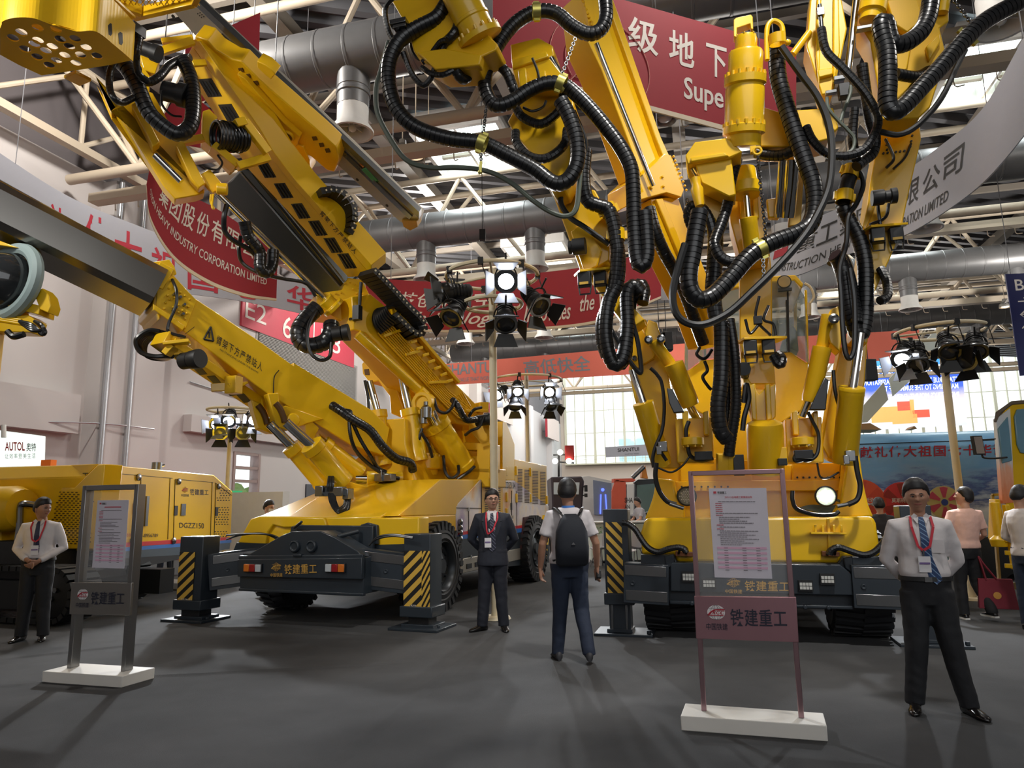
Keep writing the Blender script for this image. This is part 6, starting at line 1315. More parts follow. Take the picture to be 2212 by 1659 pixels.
# left boom
lb = sl('left_boom_arm', 8.9, .4, (1370, 700), (1393, 688), (1432, 745), (1442, 800), (1456, 880), (1484, 985), (1466, 1012), (1425, 1012), (1400, 950), (1370, 860), (1358, 800), more=((-.06, .52, ((1366, 715), (1384, 702), (1418, 760), (1412, 775), (1360, 805))),))
lb2 = lb
cyl('boom_cylinder', (1389, 870, 8.45), (1430, 1004, 8.65), .125, par=lb); rodp('piston_rod', (1366, 800, 8.5), (1390, 872, 8.45), .05, par=lb)
cyl('boom_cylinder', (1412, 738, 8.45), (1452, 792, 8.5), .075, par=lb); cyl('boom_cylinder', (1455, 785, 8.4), (1492, 876, 8.5), .115, par=lb); rodp('piston_rod', (1490, 876, 8.5), (1508, 910, 8.6), .05, par=lb)
b = MB(); 
for x, y, r in ((1401, 734, .05), (1371, 774, .035), (1428, 732, .05)): c = P(x, y, 8.3 if x != 1371 else 8.75); b.lathe(c, -MR.y, [(r, -.05), (r, .02), (r*.6, .03), (r*.5, .015), (.005, .015)], 16)
b.build('pivot_pin', SILV, lb)
sl('left_boom_link', 8.5, .3, (1400, 690), (1418, 696), (1432, 738), (1424, 748), (1402, 745), (1392, 720), m=YEL_SHADE, par=lb)
sl('left_boom_head', 8.3, .45, (1190, 409), (1216, 398), (1285, 410), (1318, 470), (1316, 562), (1268, 590), (1254, 586), (1238, 540), more=((-.05, .1, ((1232, 500), (1262, 480), (1300, 540), (1290, 575), (1262, 588))),))
sl('left_boom_extension', 8.4, .35, (1262, 588), (1316, 560), (1345, 640), (1392, 690), (1372, 705), (1340, 690), par=lb)
def lampbox(cx, cy, d, w, h):
    c = P(cx, cy, d); b = MB(); b.obb(c, MR.x*w, MR.y*w*.8, MR.z*h); o = b.build('flood_lamp', BLK, R, bevel=.01)
    b = MB(); b.obb(c-MR.y*w*.82-MR.z*h*.72, MR.x*w*.7, MR.y*.006, MR.z*h*.18); b.build('lamp_sticker', GOLD, o)
    b = MB(); b.path([c+MR.x*(-w)-MR.z*h*.9, c+MR.x*(-w*.8)-MR.z*h*2.1, c+MR.x*w*.8-MR.z*h*2.1, c+MR.x*w-MR.z*h*.9], .012, 6); b.build('lamp_bracket', SILV, o)
for x, y, d in ((1263, 604, 8.0), (1297, 602, 8.1), (1621, 752, 8.2), (1660, 750, 8.25), (1895, 510, 7.9), (1935, 508, 7.95)): lampbox(x, y, d, .075, .085)
b = MB(); b.beam(P(1246, 590, 8.0), P(1314, 584, 8.1), .2, .03); b.beam(P(1598, 736, 8.25), P(1690, 733, 8.3), .25, .03); b.beam(P(1868, 497, 7.95), P(1947, 491, 8), .25, .03); b.build('lamp_shelf', YEL_SHADE, R, bevel=.004)
sl('left_rotary_body', 7.9, .5, (1096, 262), (1130, 205), (1195, 190), (1238, 215), (1250, 330), (1216, 402), (1190, 412), (1152, 335), (1112, 290))
sl('left_boom_saddle', 7.7, .4, (1102, 96), (1163, 81), (1194, 98), (1197, 120), (1186, 124), (1228, 175), (1215, 192), (1120, 190), (1106, 150), m=YEL, more=((-.04, .1, ((1105, 128), (1180, 110), (1186, 122), (1106, 148))), (-.1, .1, ((1118, 150), (1136, 145), (1140, 185), (1122, 188))), (-.1, .1, ((1158, 160), (1178, 150), (1182, 185), (1160, 186)))))
rodp('piston_rod', (1188, 124, 7.6), (1212, 165, 7.7), .045)
sl('left_head_plate', 7.4, .35, (845, 0), (960, -10), (1000, 20), (1075, 95), (1072, 108), (1040, 122), (1032, 148), (950, 153), (905, 128), (893, 110), (880, 60), m=YEL_SHADE, more=((-.05, .12, ((900, 112), (960, 104), (1040, 118), (1036, 140), (940, 150))),))
A, B = P(985, -30, 7.0), P(1042, 92, 7.2); ax = (B-A).normalized(); b = MB(); l = (B-A).length
b.lathe(A, ax, [(.1, -.2), (.2, -.2), (.2, l*.55), (.21, l*.56), (.21, l*.6), (.2, l*.62), (.2, l*.85), (.26, l*.86), (.26, l*.95), (.12, l), (.12, l+.1), (.01, l+.1)], 30)
s_, u_ = side_of(ax); b.bolts([A+ax*(l*.86)+(s_*math.cos(k*PI/8)+u_*math.sin(k*PI/8))*.235 for k in range(16)], -ax, .018, .05); b.build('rotary_motor', YEL, R)
b = MB(); s_ = P(862, 50, 7.2); b.obb(s_, MR.x*.1, MR.y*.05, V((0, 0, .03))); b.obb(P(866, 60, 7.2), MR.x*.08, MR.y*.05, V((0, 0, .02))); b.build('valve_block', SILV, R, bevel=.006)
sl('hose_clip_bracket', 7.2, .04, (962, 72), (970, 68), (984, 86), (976, 93), m=YEL, bev=.004)
# feed mast
mp = vpl((1290, 60, 8.0), (1500, 580, 8.9)); b = MB()
tr(b, mp, .4, (1255, -20), (1312, -20), (1330, 30), (1424, 300), (1446, 345), (1405, 396), (1383, 374), (1300, 150), (1268, 83)); tr(b, Pln(mp.o-mp.n*.06, mp.n), .5, (1312, -20), (1318, -20), (1336, 30), (1428, 296), (1448, 340), (1438, 352), (1418, 300), (1322, 30))
fm = b.build('feed_mast', YEL, R, bevel=.012)
b = MB(); tr(b, Pln(mp.o-mp.n*.08, mp.n), .58, (1380, 384), (1436, 332), (1450, 335), (1466, 372), (1478, 410), (1472, 426), (1440, 416), (1382, 432)); b.bolts([mp(1444+k*3.4, 344+k*9)-mp.n*.08 for k in range(9)]+[mp(x, y)-mp.n*.08 for x, y in ((1394, 410), (1420, 388), (1396, 412), (1422, 408))], -mp.n, .02, .025); b.build('mast_clamp', YEL_SHADE, fm, bevel=.012)
b = MB(); tr(b, mp, .35, (1405, 430), (1464, 424), (1502, 530), (1545, 640), (1562, 745), (1530, 745), (1490, 640), (1440, 540)); tr(b, Pln(mp.o-mp.n*.05, mp.n), .06, (1418, 430), (1432, 428), (1540, 690), (1530, 700)); b.build('lower_mast', YEL_SHADE, fm, bevel=.012)
rodp('guide_rod', (1288, 94, 7.75), (1411, 402, 8.25), .032, par=fm)
b = MB(); b.bolts([P(1258+k*3, -2+k*8, 7.85) for k in range(8)], -MR.y, .015, .02); tr(b, Pln(mp.o-mp.n*.05, mp.n), .06, (1262, 0), (1282, -10), (1285, 40), (1272, 55)); b.build('mast_bracket', YEL_SHADE, fm)
b = MB(); b.hose(pts3((1402, 450, 8.2), (1412, 490, 8.2), (1432, 540, 8.3), (1460, 590, 8.5), (1482, 640, 8.6), (1500, 690, 8.7), (1520, 745, 8.8)), .075, 12, .06); b.build('ribbed_hose', HOSE, R)
# centre boom
cbm = sl('centre_boom_arm', 8.6, .45, (1598, 560), (1664, 552), (1668, 600), (1668, 735), (1676, 830), (1604, 830), (1598, 740), more=((-.05, .1, ((1600, 740), (1668, 738), (1668, 760), (1602, 762))),))
sl('centre_boom_fork', 8.4, .3, (1604, 812), (1612, 812), (1640, 850), (1650, 840), (1676, 828), (1676, 900), (1664, 915), (1640, 920), (1626, 910), (1616, 880), par=cbm, more=((-.05, .12, ((1618, 830), (1632, 828), (1636, 910), (1624, 905))), (-.05, .12, ((1652, 830), (1664, 828), (1668, 905), (1656, 910)))))
A, B = P(1652, 925, 8.35), P(1655, 1020, 8.5); b = MB(); b.lathe(A, (B-A), [(.12, -.1), (.2, -.06), (.21, 0), (.21, (B-A).length)], 30); b.build('centre_column', YEL_SHADE, R)
sl('centre_boom_head', 8.2, .5, (1572, 392), (1598, 380), (1638, 385), (1652, 470), (1664, 552), (1600, 562), (1578, 480), par=cbm, more=((-.08, .1, ((1596, 400), (1612, 398), (1614, 470), (1600, 475))), (-.08, .1, ((1624, 400), (1636, 398), (1640, 470), (1628, 475)))))
cyl('boom_cylinder', (1616, 470, 7.75), (1628, 560, 7.9), .1, par=cbm, m=YEL); rodp('piston_rod', (1612, 420, 7.75), (1617, 475, 7.75), .035, par=cbm)
b = MB(); b.lathe(P(1612, 420, 7.8), V((0, 0, 1)), [(.16, -.02), (.18, 0), (.18, .12), (.14, .13), (.13, .3), (.12, .32)], 24); b.build('swivel_joint', YEL, cbm)
mt = MB(); A, B = P(1612, 76, 7.0), P(1606, 312, 7.35); ax = (B-A).normalized(); l = (B-A).length; k_ = l/236
mt.lathe(A, ax, [(.005, 0), (.1, 0), (.118, 10*k_), (.118, 32*k_), (.17, 34*k_), (.185, 40*k_), (.185, 88*k_), (.225, 90*k_), (.225, 106*k_), (.2, 110*k_), (.21, 116*k_), (.21, 196*k_), (.228, 198*k_), (.228, 214*k_), (.19, 218*k_), (.185, 244*k_), (.1, 246*k_)], 40)
s_, u_ = side_of(ax)
for h, rr in ((90, .205), (198, .213)): mt.bolts([A+ax*(h*k_)+(s_*math.cos(k*PI/8+.2)+u_*math.sin(k*PI/8+.2))*rr for k in range(16)], -ax, .02, .045, 10)
mt.bolts([A+(s_*math.cos(k*PI/3)+u_*math.sin(k*PI/3))*.1 for k in range(6)]+[A+ax*34*k_+(s_*math.cos(k*PI/3)+u_*math.sin(k*PI/3))*.155 for k in range(6)], -ax, .01, .012)
mo = mt.build('rotary_motor', YEL, R)
b = MB(); c = P(1606, 75, 6.95); b.slab([P(x, y, 7.2) for x, y in ((1585, 78), (1585, 42), (1590, 38), (1622, 31), (1626, 36), (1627, 62), (1622, 62), (1621, 50), (1592, 60), (1592, 80))], MR.y*.12); b.build('lifting_strap', YEL, mo, bevel=.006)
b = MB(); b.tube(pts3((1657, 130, 7.1), (1656, 80, 7.1), (1659, 55, 7.1), (1672, 45, 7.1), (1688, 55, 7.1), (1692, 80, 7.1)), .028, 10); b.lathe(P(1678, 74, 7.05), P(1680, 100, 7.08)-P(1678, 74, 7.05), [(.085, 0), (.092, 0), (.092, .11), (.085, .11)], 24, 0, False); b.ball(P(1702, 92, 7.1), .035, 10, 6); b.build('hose_guide', YEL, R)
sl('centre_saddle', 7.4, .4, (1480, 336), (1501, 306), (1572, 297), (1604, 327), (1578, 340), (1485, 355), m=YEL, more=((.05, .3, ((1500, 352), (1580, 340), (1590, 420), (1575, 425), (1515, 395))), (-.04, .05, ((1490, 340), (1565, 328), (1575, 336), (1492, 350)))))
rodp('piston_rod', (1497, 362, 7.5), (1518, 398, 7.6), .035)
sl('centre_saddle_plate', 7.6, .4, (1642, 228), (1680, 240), (1800, 232), (1812, 275), (1790, 300), (1720, 318), (1642, 316), m=YEL_SHADE)
sl('lower_saddle', 7.7, .3, (1512, 392), (1572, 385), (1575, 440), (1560, 470), (1548, 480), (1525, 450), m=YEL_SHADE)
b = MB(); b.lathe(P(1504, 400, 7.4), V((.1, 0, -1)), [(.02, -.1), (.06, -.08), (.05, 0), (.07, .05), (.05, .25), (.01, .25)], 14); b.build('pin_housing', YEL_SHADE, R)
b = MB(); b.rod(P(1712, 345, 7.6), P(1700, 470, 7.9), .09, n=20); b.rod(P(1690, 330, 7.6), P(1680, 470, 7.9), .04, n=14); b.build('polished_shaft', CHR, R)
sl('shaft_plate', 8.0, .15, (1715, 350), (1738, 350), (1730, 485), (1702, 490), m=mat('worn_ochre', (190, 150, 60), .5)); sl('shaft_guard', 8.0, .1, (1655, 430), (1684, 425), (1684, 470), (1660, 470), m=YEL)
# right boom
rbm = sl('right_boom_head', 8.0, .45, (1905, 258), (1940, 250), (1986, 252), (1990, 300), (1965, 410), (1946, 500), (1922, 560), (1885, 640), (1874, 742), (1840, 735), (1850, 640), (1868, 480), (1880, 390), more=((-.04, .08, ((1862, 490), (1885, 400), (1896, 430), (1870, 500))),))
b = MB(); pr = Pln(P(1905, 258, 8.0), MR.y); b.bolts([pr(x, y) for x, y in [(1916+9*k, 268-1.5*k) for k in range(7)]+[(1912+1*k, 280+11*k) for k in range(5)]+[(1974-2*k, 270+12*k) for k in range(5)]+[(1908+9*k, 332-k) for k in range(6)]], -MR.y, .014, .018); b.build('plate_bolt', DARK, rbm)
ra = sl('right_boom_arm', 8.5, .35, (1815, 752), (1840, 732), (1874, 740), (1868, 830), (1845, 900), (1815, 1000), (1790, 990), (1775, 962), (1792, 860))
cyl('boom_cylinder', (1840, 838, 8.0), (1824, 1000, 8.3), .14, YEL, ra); rodp('piston_rod', (1858, 720, 7.95), (1841, 842, 8.0), .05, par=ra)
b = MB(); b.lathe(P(1840, 838, 8.0), P(1824, 1000, 8.3)-P(1840, 838, 8.0), [(.05, -.012), (.14, -.012), (.145, 0), (.145, .03)], 24); b.build('gland_cap', YEL, ra)
cyl('boom_cylinder', (1788, 680, 8.1), (1774, 760, 8.2), .07, par=ra); cyl('boom_cylinder', (1776, 750, 8.15), (1750, 868, 8.3), .105, par=ra); rodp('piston_rod', (1746, 866, 8.3), (1732, 900, 8.35), .045, par=ra)
sl('right_boom_link', 8.1, .3, (1782, 690), (1795, 668), (1812, 660), (1822, 700), (1815, 760), (1792, 740), par=ra)
b = MB(); b.lathe(P(1801, 689, 7.95), -MR.y, [(.06, -.05), (.06, .02), (.035, .03), (.005, .02)], 16); b.build('pivot_pin', SILV, ra)
for x in (1715, 1478): 
    k = 1 if x > 1600 else -1
    sl('boom_foot', 8.5, .35, (x-20, 905), (x+60, 900), (x+65, 1000), (x-15, 1000), more=((-.12, .15, ((x-5, 890), (x+8, 886), (x+12, 940), (x-2, 940))), (-.12, .15, ((x+40, 890), (x+52, 886), (x+54, 940), (x+42, 940)))))
    b = MB(); c = P(x+18, 952, 8.3); b.lathe(c, (0, 0, -1), [(.1, -.04), (.13, -.03), (.13, .05), (.1, .07), (.02, .07)], 22); b.bolts([c+V((math.cos(a)*.11, math.sin(a)*.11, -.05)) for a in [q*PI/4 for q in range(8)]], (0, 0, -1), .012, .03); b.build('swivel_flange', YEL_SHADE, R)
# upper right feed, heads and brackets
sl('right_feed_mast', 7.5, .35, (1752, -20), (1815, -20), (1830, 60), (1818, 120), (1800, 200), (1775, 205), (1742, 100), m=YEL, more=((-.05, .08, ((1765, -10), (1775, -10), (1770, 190), (1762, 120))), (-.05, .08, ((1800, -10), (1812, -10), (1815, 110), (1800, 190))), (-.05, .1, ((1765, 150), (1800, 145), (1800, 160), (1768, 168)))))
rodp('polished_shaft', (1852, -20, 7.3), (1832, 150, 7.5), .04); b = MB(); b.rod(P(1748, 70, 7.5), P(1712, 118, 7.5), .04); b.build('mast_strut', YEL_SHADE, R)
sl('right_head_plate', 7.5, .4, (1862, 10), (1905, -20), (2050, -20), (2050, 45), (2030, 60), (2045, 120), (2010, 230), (1985, 255), (1905, 258), (1895, 180), (1880, 90), (1862, 60), m=YEL_SHADE, more=((-.1, .12, ((1868, 14), (1905, 0), (1900, 60), (1872, 50))), (-.06, .1, ((1930, 100), (1970, 90), (1960, 150), (1935, 155))), (-.06, .1, ((2000, 100), (2030, 70), (2032, 90), (2008, 130))), (-.1, .1, ((1915, 0), (1980, -10), (1995, 40), (1960, 70), (1930, 50)))))
b = MB(); b.lathe(P(1890, -10, 7.2), P(1878, 55, 7.25)-P(1890, -10, 7.2), [(.1, -.1), (.15, -.1), (.15, .2), (.12, .22), (.12, .3), (.04, .31)], 26); b.lathe(P(2040, -10, 7.2), P(2032, 40, 7.25)-P(2040, -10, 7.2), [(.05, -.1), (.07, -.1), (.07, .2), (.04, .21)], 18); b.build('rotary_motor', YEL, R)
b = MB(); b.obb(P(1823, 198, 7.4), MR.x*.06, MR.y*.06, V((0, 0, .08))); b.build('valve_body', BLK, R, bevel=.008); b = MB(); b.obb(P(1812, 172, 7.4), MR.x*.06, MR.y*.05, V((0, 0, .025))); b.obb(P(1795, 200, 7.4), MR.x*.06, MR.y*.03, V((0, 0, .02))); b.rod(P(1770, 10, 7.3), P(1775, 62, 7.3), .025); b.obb(P(1772, 28, 7.3), MR.x*.04, MR.y*.04, V((0, 0, .05))); b.obb(P(1866, 62, 7.2), MR.x*.08, MR.y*.04, V((0, 0, .02))); b.build('hose_fitting', SILV, R, bevel=.005)
# ---- hoses: radius, pitch, path (picture x, y, distance)
HO = [(.082, .055, 7.2, ((972, -6), (960, 16), (942, 40), (901, 61), (866, 86), (846, 119), (839, 157), (843, 197), (856, 233), (884, 266), (922, 286), (977, 301), (1041, 309), (1091, 332), (1154, 365), (1195, 395), (1225, 390), (1246, 354), (1246, 304), (1230, 253), (1210, 215))),
 (.078, .055, 7.3, ((1306, -10), (1309, 38), (1296, 66), (1268, 73), (1235, 56), (1200, 28), (1159, 25), (1116, 48), (1084, 84), (1061, 127), (1048, 167), (1051, 203), (1071, 228), (1104, 220), (1142, 195), (1180, 180), (1215, 182), (1246, 205), (1281, 241), (1316, 284), (1342, 320), (1363, 363), (1368, 414), (1370, 477), (1375, 553), (1385, 578), (1397, 553), (1396, 503), (1393, 457))),
 (.05, .05, 7.6, ((1112, 228), (1129, 253), (1167, 268), (1200, 248), (1215, 223), (1216, 190))), (.05, .05, 7.6, ((1114, 285), (1116, 309), (1142, 337), (1180, 342), (1218, 314), (1225, 278))),
 (.055, .05, 7.5, ((1073, 137), (1094, 157), (1109, 192), (1118, 215))), (.055, .05, 7.3, ((985, 152), (992, 166), (1003, 172), (1020, 157), (1040, 142))),
 (.03, .035, 7.2, ((848, -5), (832, 20), (838, 63), (851, 89))), (.032, .035, 7.2, ((871, 114), (886, 152), (901, 175), (916, 185), (932, 167), (942, 139), (957, 106), (965, 90))), (.03, .035, 7.2, ((912, 135), (925, 125), (940, 105), (952, 90), (966, 86))), (.03, .035, 7.3, ((912, 146), (930, 158), (955, 162), (980, 152))), (.05, .05, 7.25, ((990, 45), (985, 65), (972, 82), (960, 92))),
 (.08, .055, 8.0, ((1264, 325), (1260, 389), (1269, 432), (1292, 444), (1314, 452), (1327, 490), (1332, 523), (1337, 566), (1332, 616), (1315, 651), (1308, 706), (1312, 752), (1325, 787), (1340, 782), (1350, 752), (1356, 701), (1354, 638), (1368, 616), (1385, 632))),
 (.075, .05, 7.95, ((1334, 540), (1330, 600), (1318, 650), (1302, 690), (1301, 735), (1312, 770))), (.07, .05, 8.2, ((1388, 655), (1392, 630), (1384, 612), (1372, 625), (1362, 660), (1356, 720), (1352, 770), (1340, 790))),
 (.09, .055, 7.2, ((1680, 85), (1678, 132), (1683, 177), (1698, 228), (1718, 291), (1741, 354), (1757, 400), (1760, 446), (1750, 484), (1723, 504), (1678, 520), (1642, 537), (1612, 560), (1577, 601), (1539, 639), (1511, 648), (1491, 626), (1488, 591), (1496, 547), (1503, 502), (1512, 455))),
 (.06, .05, 7.5, ((1592, 345), (1578, 395), (1572, 439), (1559, 482), (1546, 515), (1544, 532), (1559, 558), (1587, 567), (1612, 557), (1630, 540))), (.085, .055, 8.0, ((1530, 450), (1545, 500), (1543, 578), (1540, 629), (1548, 690), (1558, 700), (1558, 814), (1551, 877), (1556, 928), (1572, 950))), (.06, .045, 8.1, ((1575, 690), (1584, 750), (1588, 801), (1589, 877), (1580, 940), (1574, 985))), (.06, .045, 8.15, ((1566, 700), (1572, 780), (1572, 860), (1568, 930))),
 (.085, .055, 7.9, ((1846, 360), (1830, 400), (1822, 446), (1835, 477), (1855, 515), (1868, 565), (1870, 628), (1868, 692), (1858, 726), (1845, 704), (1832, 654), (1825, 603), (1812, 562), (1802, 550))), (.07, .05, 8.0, ((1800, 570), (1806, 552), (1820, 560), (1834, 600), (1845, 660), (1850, 700))), (.05, .045, 7.9, ((1902, 580), (1916, 610), (1916, 640), (1900, 650))),
 (.088, .055, 6.9, ((2012, -10), (2004, 38), (1987, 71), (1954, 94), (1928, 94), (1918, 71), (1914, 48), (1903, 48), (1906, 76), (1916, 114), (1918, 177), (1917, 223), (1928, 243), (1954, 228), (1992, 187), (2030, 147), (2080, 89), (2131, 43), (2200, 5))),
 (.045, .045, 7.2, ((1774, 62), (1784, 109), (1815, 142), (1853, 182), (1878, 215), (1896, 253), (1891, 286), (1865, 324), (1827, 337), (1787, 332), (1756, 304), (1741, 273))), (.06, .05, 7.3, ((1935, 160), (1979, 166), (2012, 150))), (.06, .05, 7.4, ((1862, 140), (1870, 200), (1880, 260), (1890, 300), (1885, 330), (1868, 345), (1850, 360))), (.05, .05, 7.4, ((1846, 235), (1842, 300), (1850, 345))),
 (.06, .05, 7.6, ((1632, 330), (1660, 336), (1690, 335), (1712, 325))), (.05, .05, 7.7, ((1500, 505), (1486, 470), (1490, 445), (1512, 445), (1532, 470), (1545, 520))), (.05, .04, 8.1, ((1670, 768), (1684, 790), (1690, 775), (1680, 765)))]
for i, (r, pt, d, q) in enumerate(HO):
    b = MB(); n = len(q); b.hose([P(x, y, d+.12*math.sin(3.1*k/n+i)) for k, (x, y) in enumerate(q)], r, 14 if r > .05 else 10, pt); b.build('ribbed_hose', HOSE, R)
GRN = mat('grey_green_hose', (84, 92, 82), .55)
for r, m_, d, q in [(.03, GRN, 7.4, ((840, 90), (823, 152), (813, 190), (815, 241), (838, 291), (876, 344), (927, 362), (990, 362), (1053, 370), (1104, 395), (1150, 432), (1188, 457), (1221, 467), (1244, 452), (1251, 401), (1256, 338))),
 (.04, BLK, 7.0, ((1688, 101), (1728, 157), (1766, 210), (1789, 266), (1797, 329), (1790, 405), (1761, 472), (1728, 522), (1678, 578), (1627, 628), (1572, 677), (1513, 702), (1468, 687), (1453, 641), (1465, 578), (1480, 527))),
 (.032, BLK, 7.2, ((1899, 284), (1941, 291), (1979, 273), (2017, 235), (2042, 197), (2065, 147), (2085, 108))), (.03, HOSE, 7.8, ((1848, 360), (1862, 380), (1864, 405), (1850, 440), (1832, 470), (1828, 527), (1814, 580), (1817, 640), (1820, 704), (1826, 760), (1836, 774), (1846, 745), (1846, 650), (1836, 580))),
 (.035, HOSE, 8.0, ((1214, 410), (1212, 440), (1232, 470), (1262, 490), (1290, 510), (1316, 528))), (.028, HOSE, 8.1, ((1310, 640), (1312, 690), (1330, 730), (1352, 768), (1376, 800), (1385, 800), (1378, 740), (1366, 690), (1362, 640))), (.022, HOSE, 8.3, ((1405, 795), (1420, 810), (1430, 830), (1435, 880), (1430, 930), (1416, 965), (1410, 990), (1412, 1010))), (.02, HOSE, 8.3, ((1420, 965), (1430, 980), (1440, 995))),
 (.025, HOSE, 8.3, ((1488, 910), (1482, 930), (1485, 960), (1492, 985), (1515, 995), (1540, 990))), (.022, HOSE, 8.2, ((1800, 800), (1805, 850), (1825, 920), (1838, 965), (1845, 985))), (.022, HOSE, 8.2, ((1745, 890), (1755, 910), (1768, 940), (1765, 980), (1745, 995), (1720, 990))), (.025, HOSE, 8.2, ((1712, 1060), (1712, 1080), (1722, 1100), (1760, 1112), (1800, 1112), (1812, 1105))),
 (.028, BLK, 8.15, ((1418, 1000), (1416, 1030), (1424, 1060), (1440, 1082), (1460, 1090))), (.03, BLK, 8.0, ((1847, 985), (1852, 1020), (1858, 1050), (1852, 1078), (1832, 1090))), (.012, HOSE, 8.3, ((1420, 1010), (1450, 1020), (1475, 1005), (1490, 985))), (.012, HOSE, 8.3, ((1765, 1000), (1772, 1030), (1790, 1032), (1812, 1020))), (.018, HOSE, 7.9, ((1912, 300), (1925, 325), (1930, 345), (1915, 362))), (.015, HOSE, 7.9, ((1968, 310), (1955, 340), (1930, 365))), (.02, HOSE, 7.9, ((1895, 420), (1898, 460), (1904, 500))), (.02, HOSE, 7.9, ((1920, 440), (1912, 470), (1880, 485))),
 (.02, GRN, 7.3, ((1786, 210), (1790, 235), (1812, 262), (1830, 280), (1845, 300), (1840, 325), (1815, 335))), (.02, GRN, 7.3, ((1838, 185), (1836, 205), (1822, 240), (1815, 262))), (.02, HOSE, 8.15, ((1512, 750), (1505, 765), (1518, 775), (1528, 770), (1538, 755))), (.02, HOSE, 8.15, ((1522, 780), (1528, 800), (1518, 815), (1530, 835), (1537, 842))), (.018, HOSE, 8.2, ((1640, 640), (1632, 680), (1640, 700), (1665, 725))), (.018, HOSE, 8.2, ((1660, 660), (1650, 690), (1670, 700), (1676, 725))), (.018, HOSE, 8.2, ((1610, 690), (1620, 720), (1640, 700))),
 (.03, HOSE, 8.2, ((1606, 870), (1612, 830), (1618, 860), (1608, 900), (1604, 930))), (.02, HOSE, 7.4, ((890, 62), (888, 100), (905, 128), (925, 120))), (.016, HOSE, 7.6, ((1130, 232), (1150, 240), (1172, 232), (1180, 218))), (.016, HOSE, 7.5, ((1150, 126), (1160, 150), (1166, 175))), (.025, HOSE, 7.4, ((1250, 345), (1262, 330), (1264, 300), (1240, 240)))]:
    b = MB(); b.tube([P(x, y, d) for x, y in q], r, 8); b.build('hydraulic_hose', m_, R)
b = MB()
for k in range(6):
    o = k*4; b.tube([f2(*p)-MR.y*(.3+.02*k) for p in ((1715+o, 1100), (1745, 1092+k*2), (1780, 1094+k*3), (1806, 1090+k*2), (1808, 1082+k), (1796, 1080))], .014, 6)
b.build('hose_coil', GRN, R)
b = MB(); b.tube(pts3((1756, 980, 8.2), (1740, 990, 8.2), (1720, 995, 8.2), (1720, 985, 8.2), (1745, 978, 8.2)), .03, 8); b.tube(pts3((1535, 985, 8.2), (1520, 992, 8.2), (1500, 990, 8.2)), .03, 8); b.build('wire_bundle', BLK, R)
b = MB(); b.slab([P(x, y, 8.1) for x, y in ((1781, 815), (1790, 820), (1784, 885), (1748, 885))], MR.y*.1); b.slab([P(x, y, 8.15) for x, y in ((1440, 838), (1452, 840), (1478, 890), (1455, 892), (1445, 870))], MR.y*.1); b.slab([P(1600+x, 785+y, 8.3) for x, y in ((0, 0), (20, 0), (18, 30), (2, 30))], MR.y*.1); b.build('hose_sleeve', HOSE, R, bevel=.01)
for x, y, d in ((1432, 965, 8.3), (1836, 985, 8.0)):
    b = MB(); b.obb(P(x, y, d), MR.x*.05, MR.y*.05, V((0, 0, .06))); b.obb(P(x-8, y+8, d-.05), MR.x*.03, MR.y*.03, V((0, 0, .05))); b.build('valve_block', SILV, R, bevel=.006)
for pts_ in (((1446, 1088, 8.1), (1476, 1098, 8.1)), ((1808, 1094, 8.0), (1836, 1088, 8.0))): rodp('hose_coupling', pts_[0], pts_[1], .022, SILV)
# sleeves and clamps on the big hoses
def clamp(a, c, r, w=.09, m=BRASS, name='hose_clamp'):
    A, B = P(*a), P(*c); ax = (B-A).normalized(); b = MB(); b.lathe(A, ax, [(r, -w/2), (r*1.08, -w/2), (r*1.08, w/2), (r, w/2)], 22, 0, False)
    s, u = side_of(ax); 
    for q in (1, -1): b.obb(A+u*q*(r*1.15), ax*w*.35, u*r*.25, s*r*.2)
    return b.build(name, m, R)
for a, c in (((1041, 309, 7.15), (1070, 320, 7.15)), ((1159, 25, 7.2), (1185, 24, 7.2)), ((1212, 180, 7.2), (1235, 190, 7.2)), ((1642, 537, 7.2), (1660, 528, 7.2)), ((2090, 80, 6.9), (2110, 60, 6.9))): clamp(a, c, .088)
for a, c in (((1314, 454, 7.95), (1322, 474, 7.95)), ((1332, 508, 7.95), (1333, 530, 7.95)), ((1838, 372, 7.85), (1832, 390, 7.85)), ((1824, 425, 7.85), (1822, 445, 7.85))): clamp(a, c, .09, .14, YEL, 'pipe_clamp')
b = MB(); b.path(spline(pts3((1316, 455, 7.95), (1326, 480, 7.95), (1331, 512, 7.95))), .086, 14); b.path(spline(pts3((1840, 370, 7.85), (1830, 398, 7.85), (1824, 430, 7.85))), .086, 14); b.build('hose_sleeve', BLK, R)
def links(a, c, n, r=.028, sag=0):
    A, B = P(*a), P(*c); b = MB(); d = (B-A)/n; s, u = side_of(d)
    for k in range(n):
        o = A+d*(k+.5); q = s if k % 2 else u
        b.path([o+d.normalized()*math.cos(t*PI/6)*d.length*.68+q*math.sin(t*PI/6)*r*.62 for t in range(12)], r*.22, 5, True)
    return b.build('chain', SILV, R)
links((1243, 82, 7.3), (1212, 166, 7.25), 16); links((1050, 232, 7.2), (1044, 292, 7.15), 11); links((1039, 332, 7.1), (1038, 350, 7.1), 4); links((1636, 332, 7.1), (1655, 518, 7.1), 30); links((1648, 560, 7.15), (1650, 600, 7.15), 7); links((2060, 0, 7.2), (2105, 60, 7), 12); links((1484, 430, 7.6), (1492, 470, 7.6), 7); links((1563, 680, 7.8), (1576, 705, 7.8), 5)
b = MB(); b.beam(P(1039, 350, 7.1), P(1037, 374, 7.1), .04, .03); b.ball(P(1037, 372, 7.1), .025, 8, 6); b.build('hanging_tag', BRASS, R)
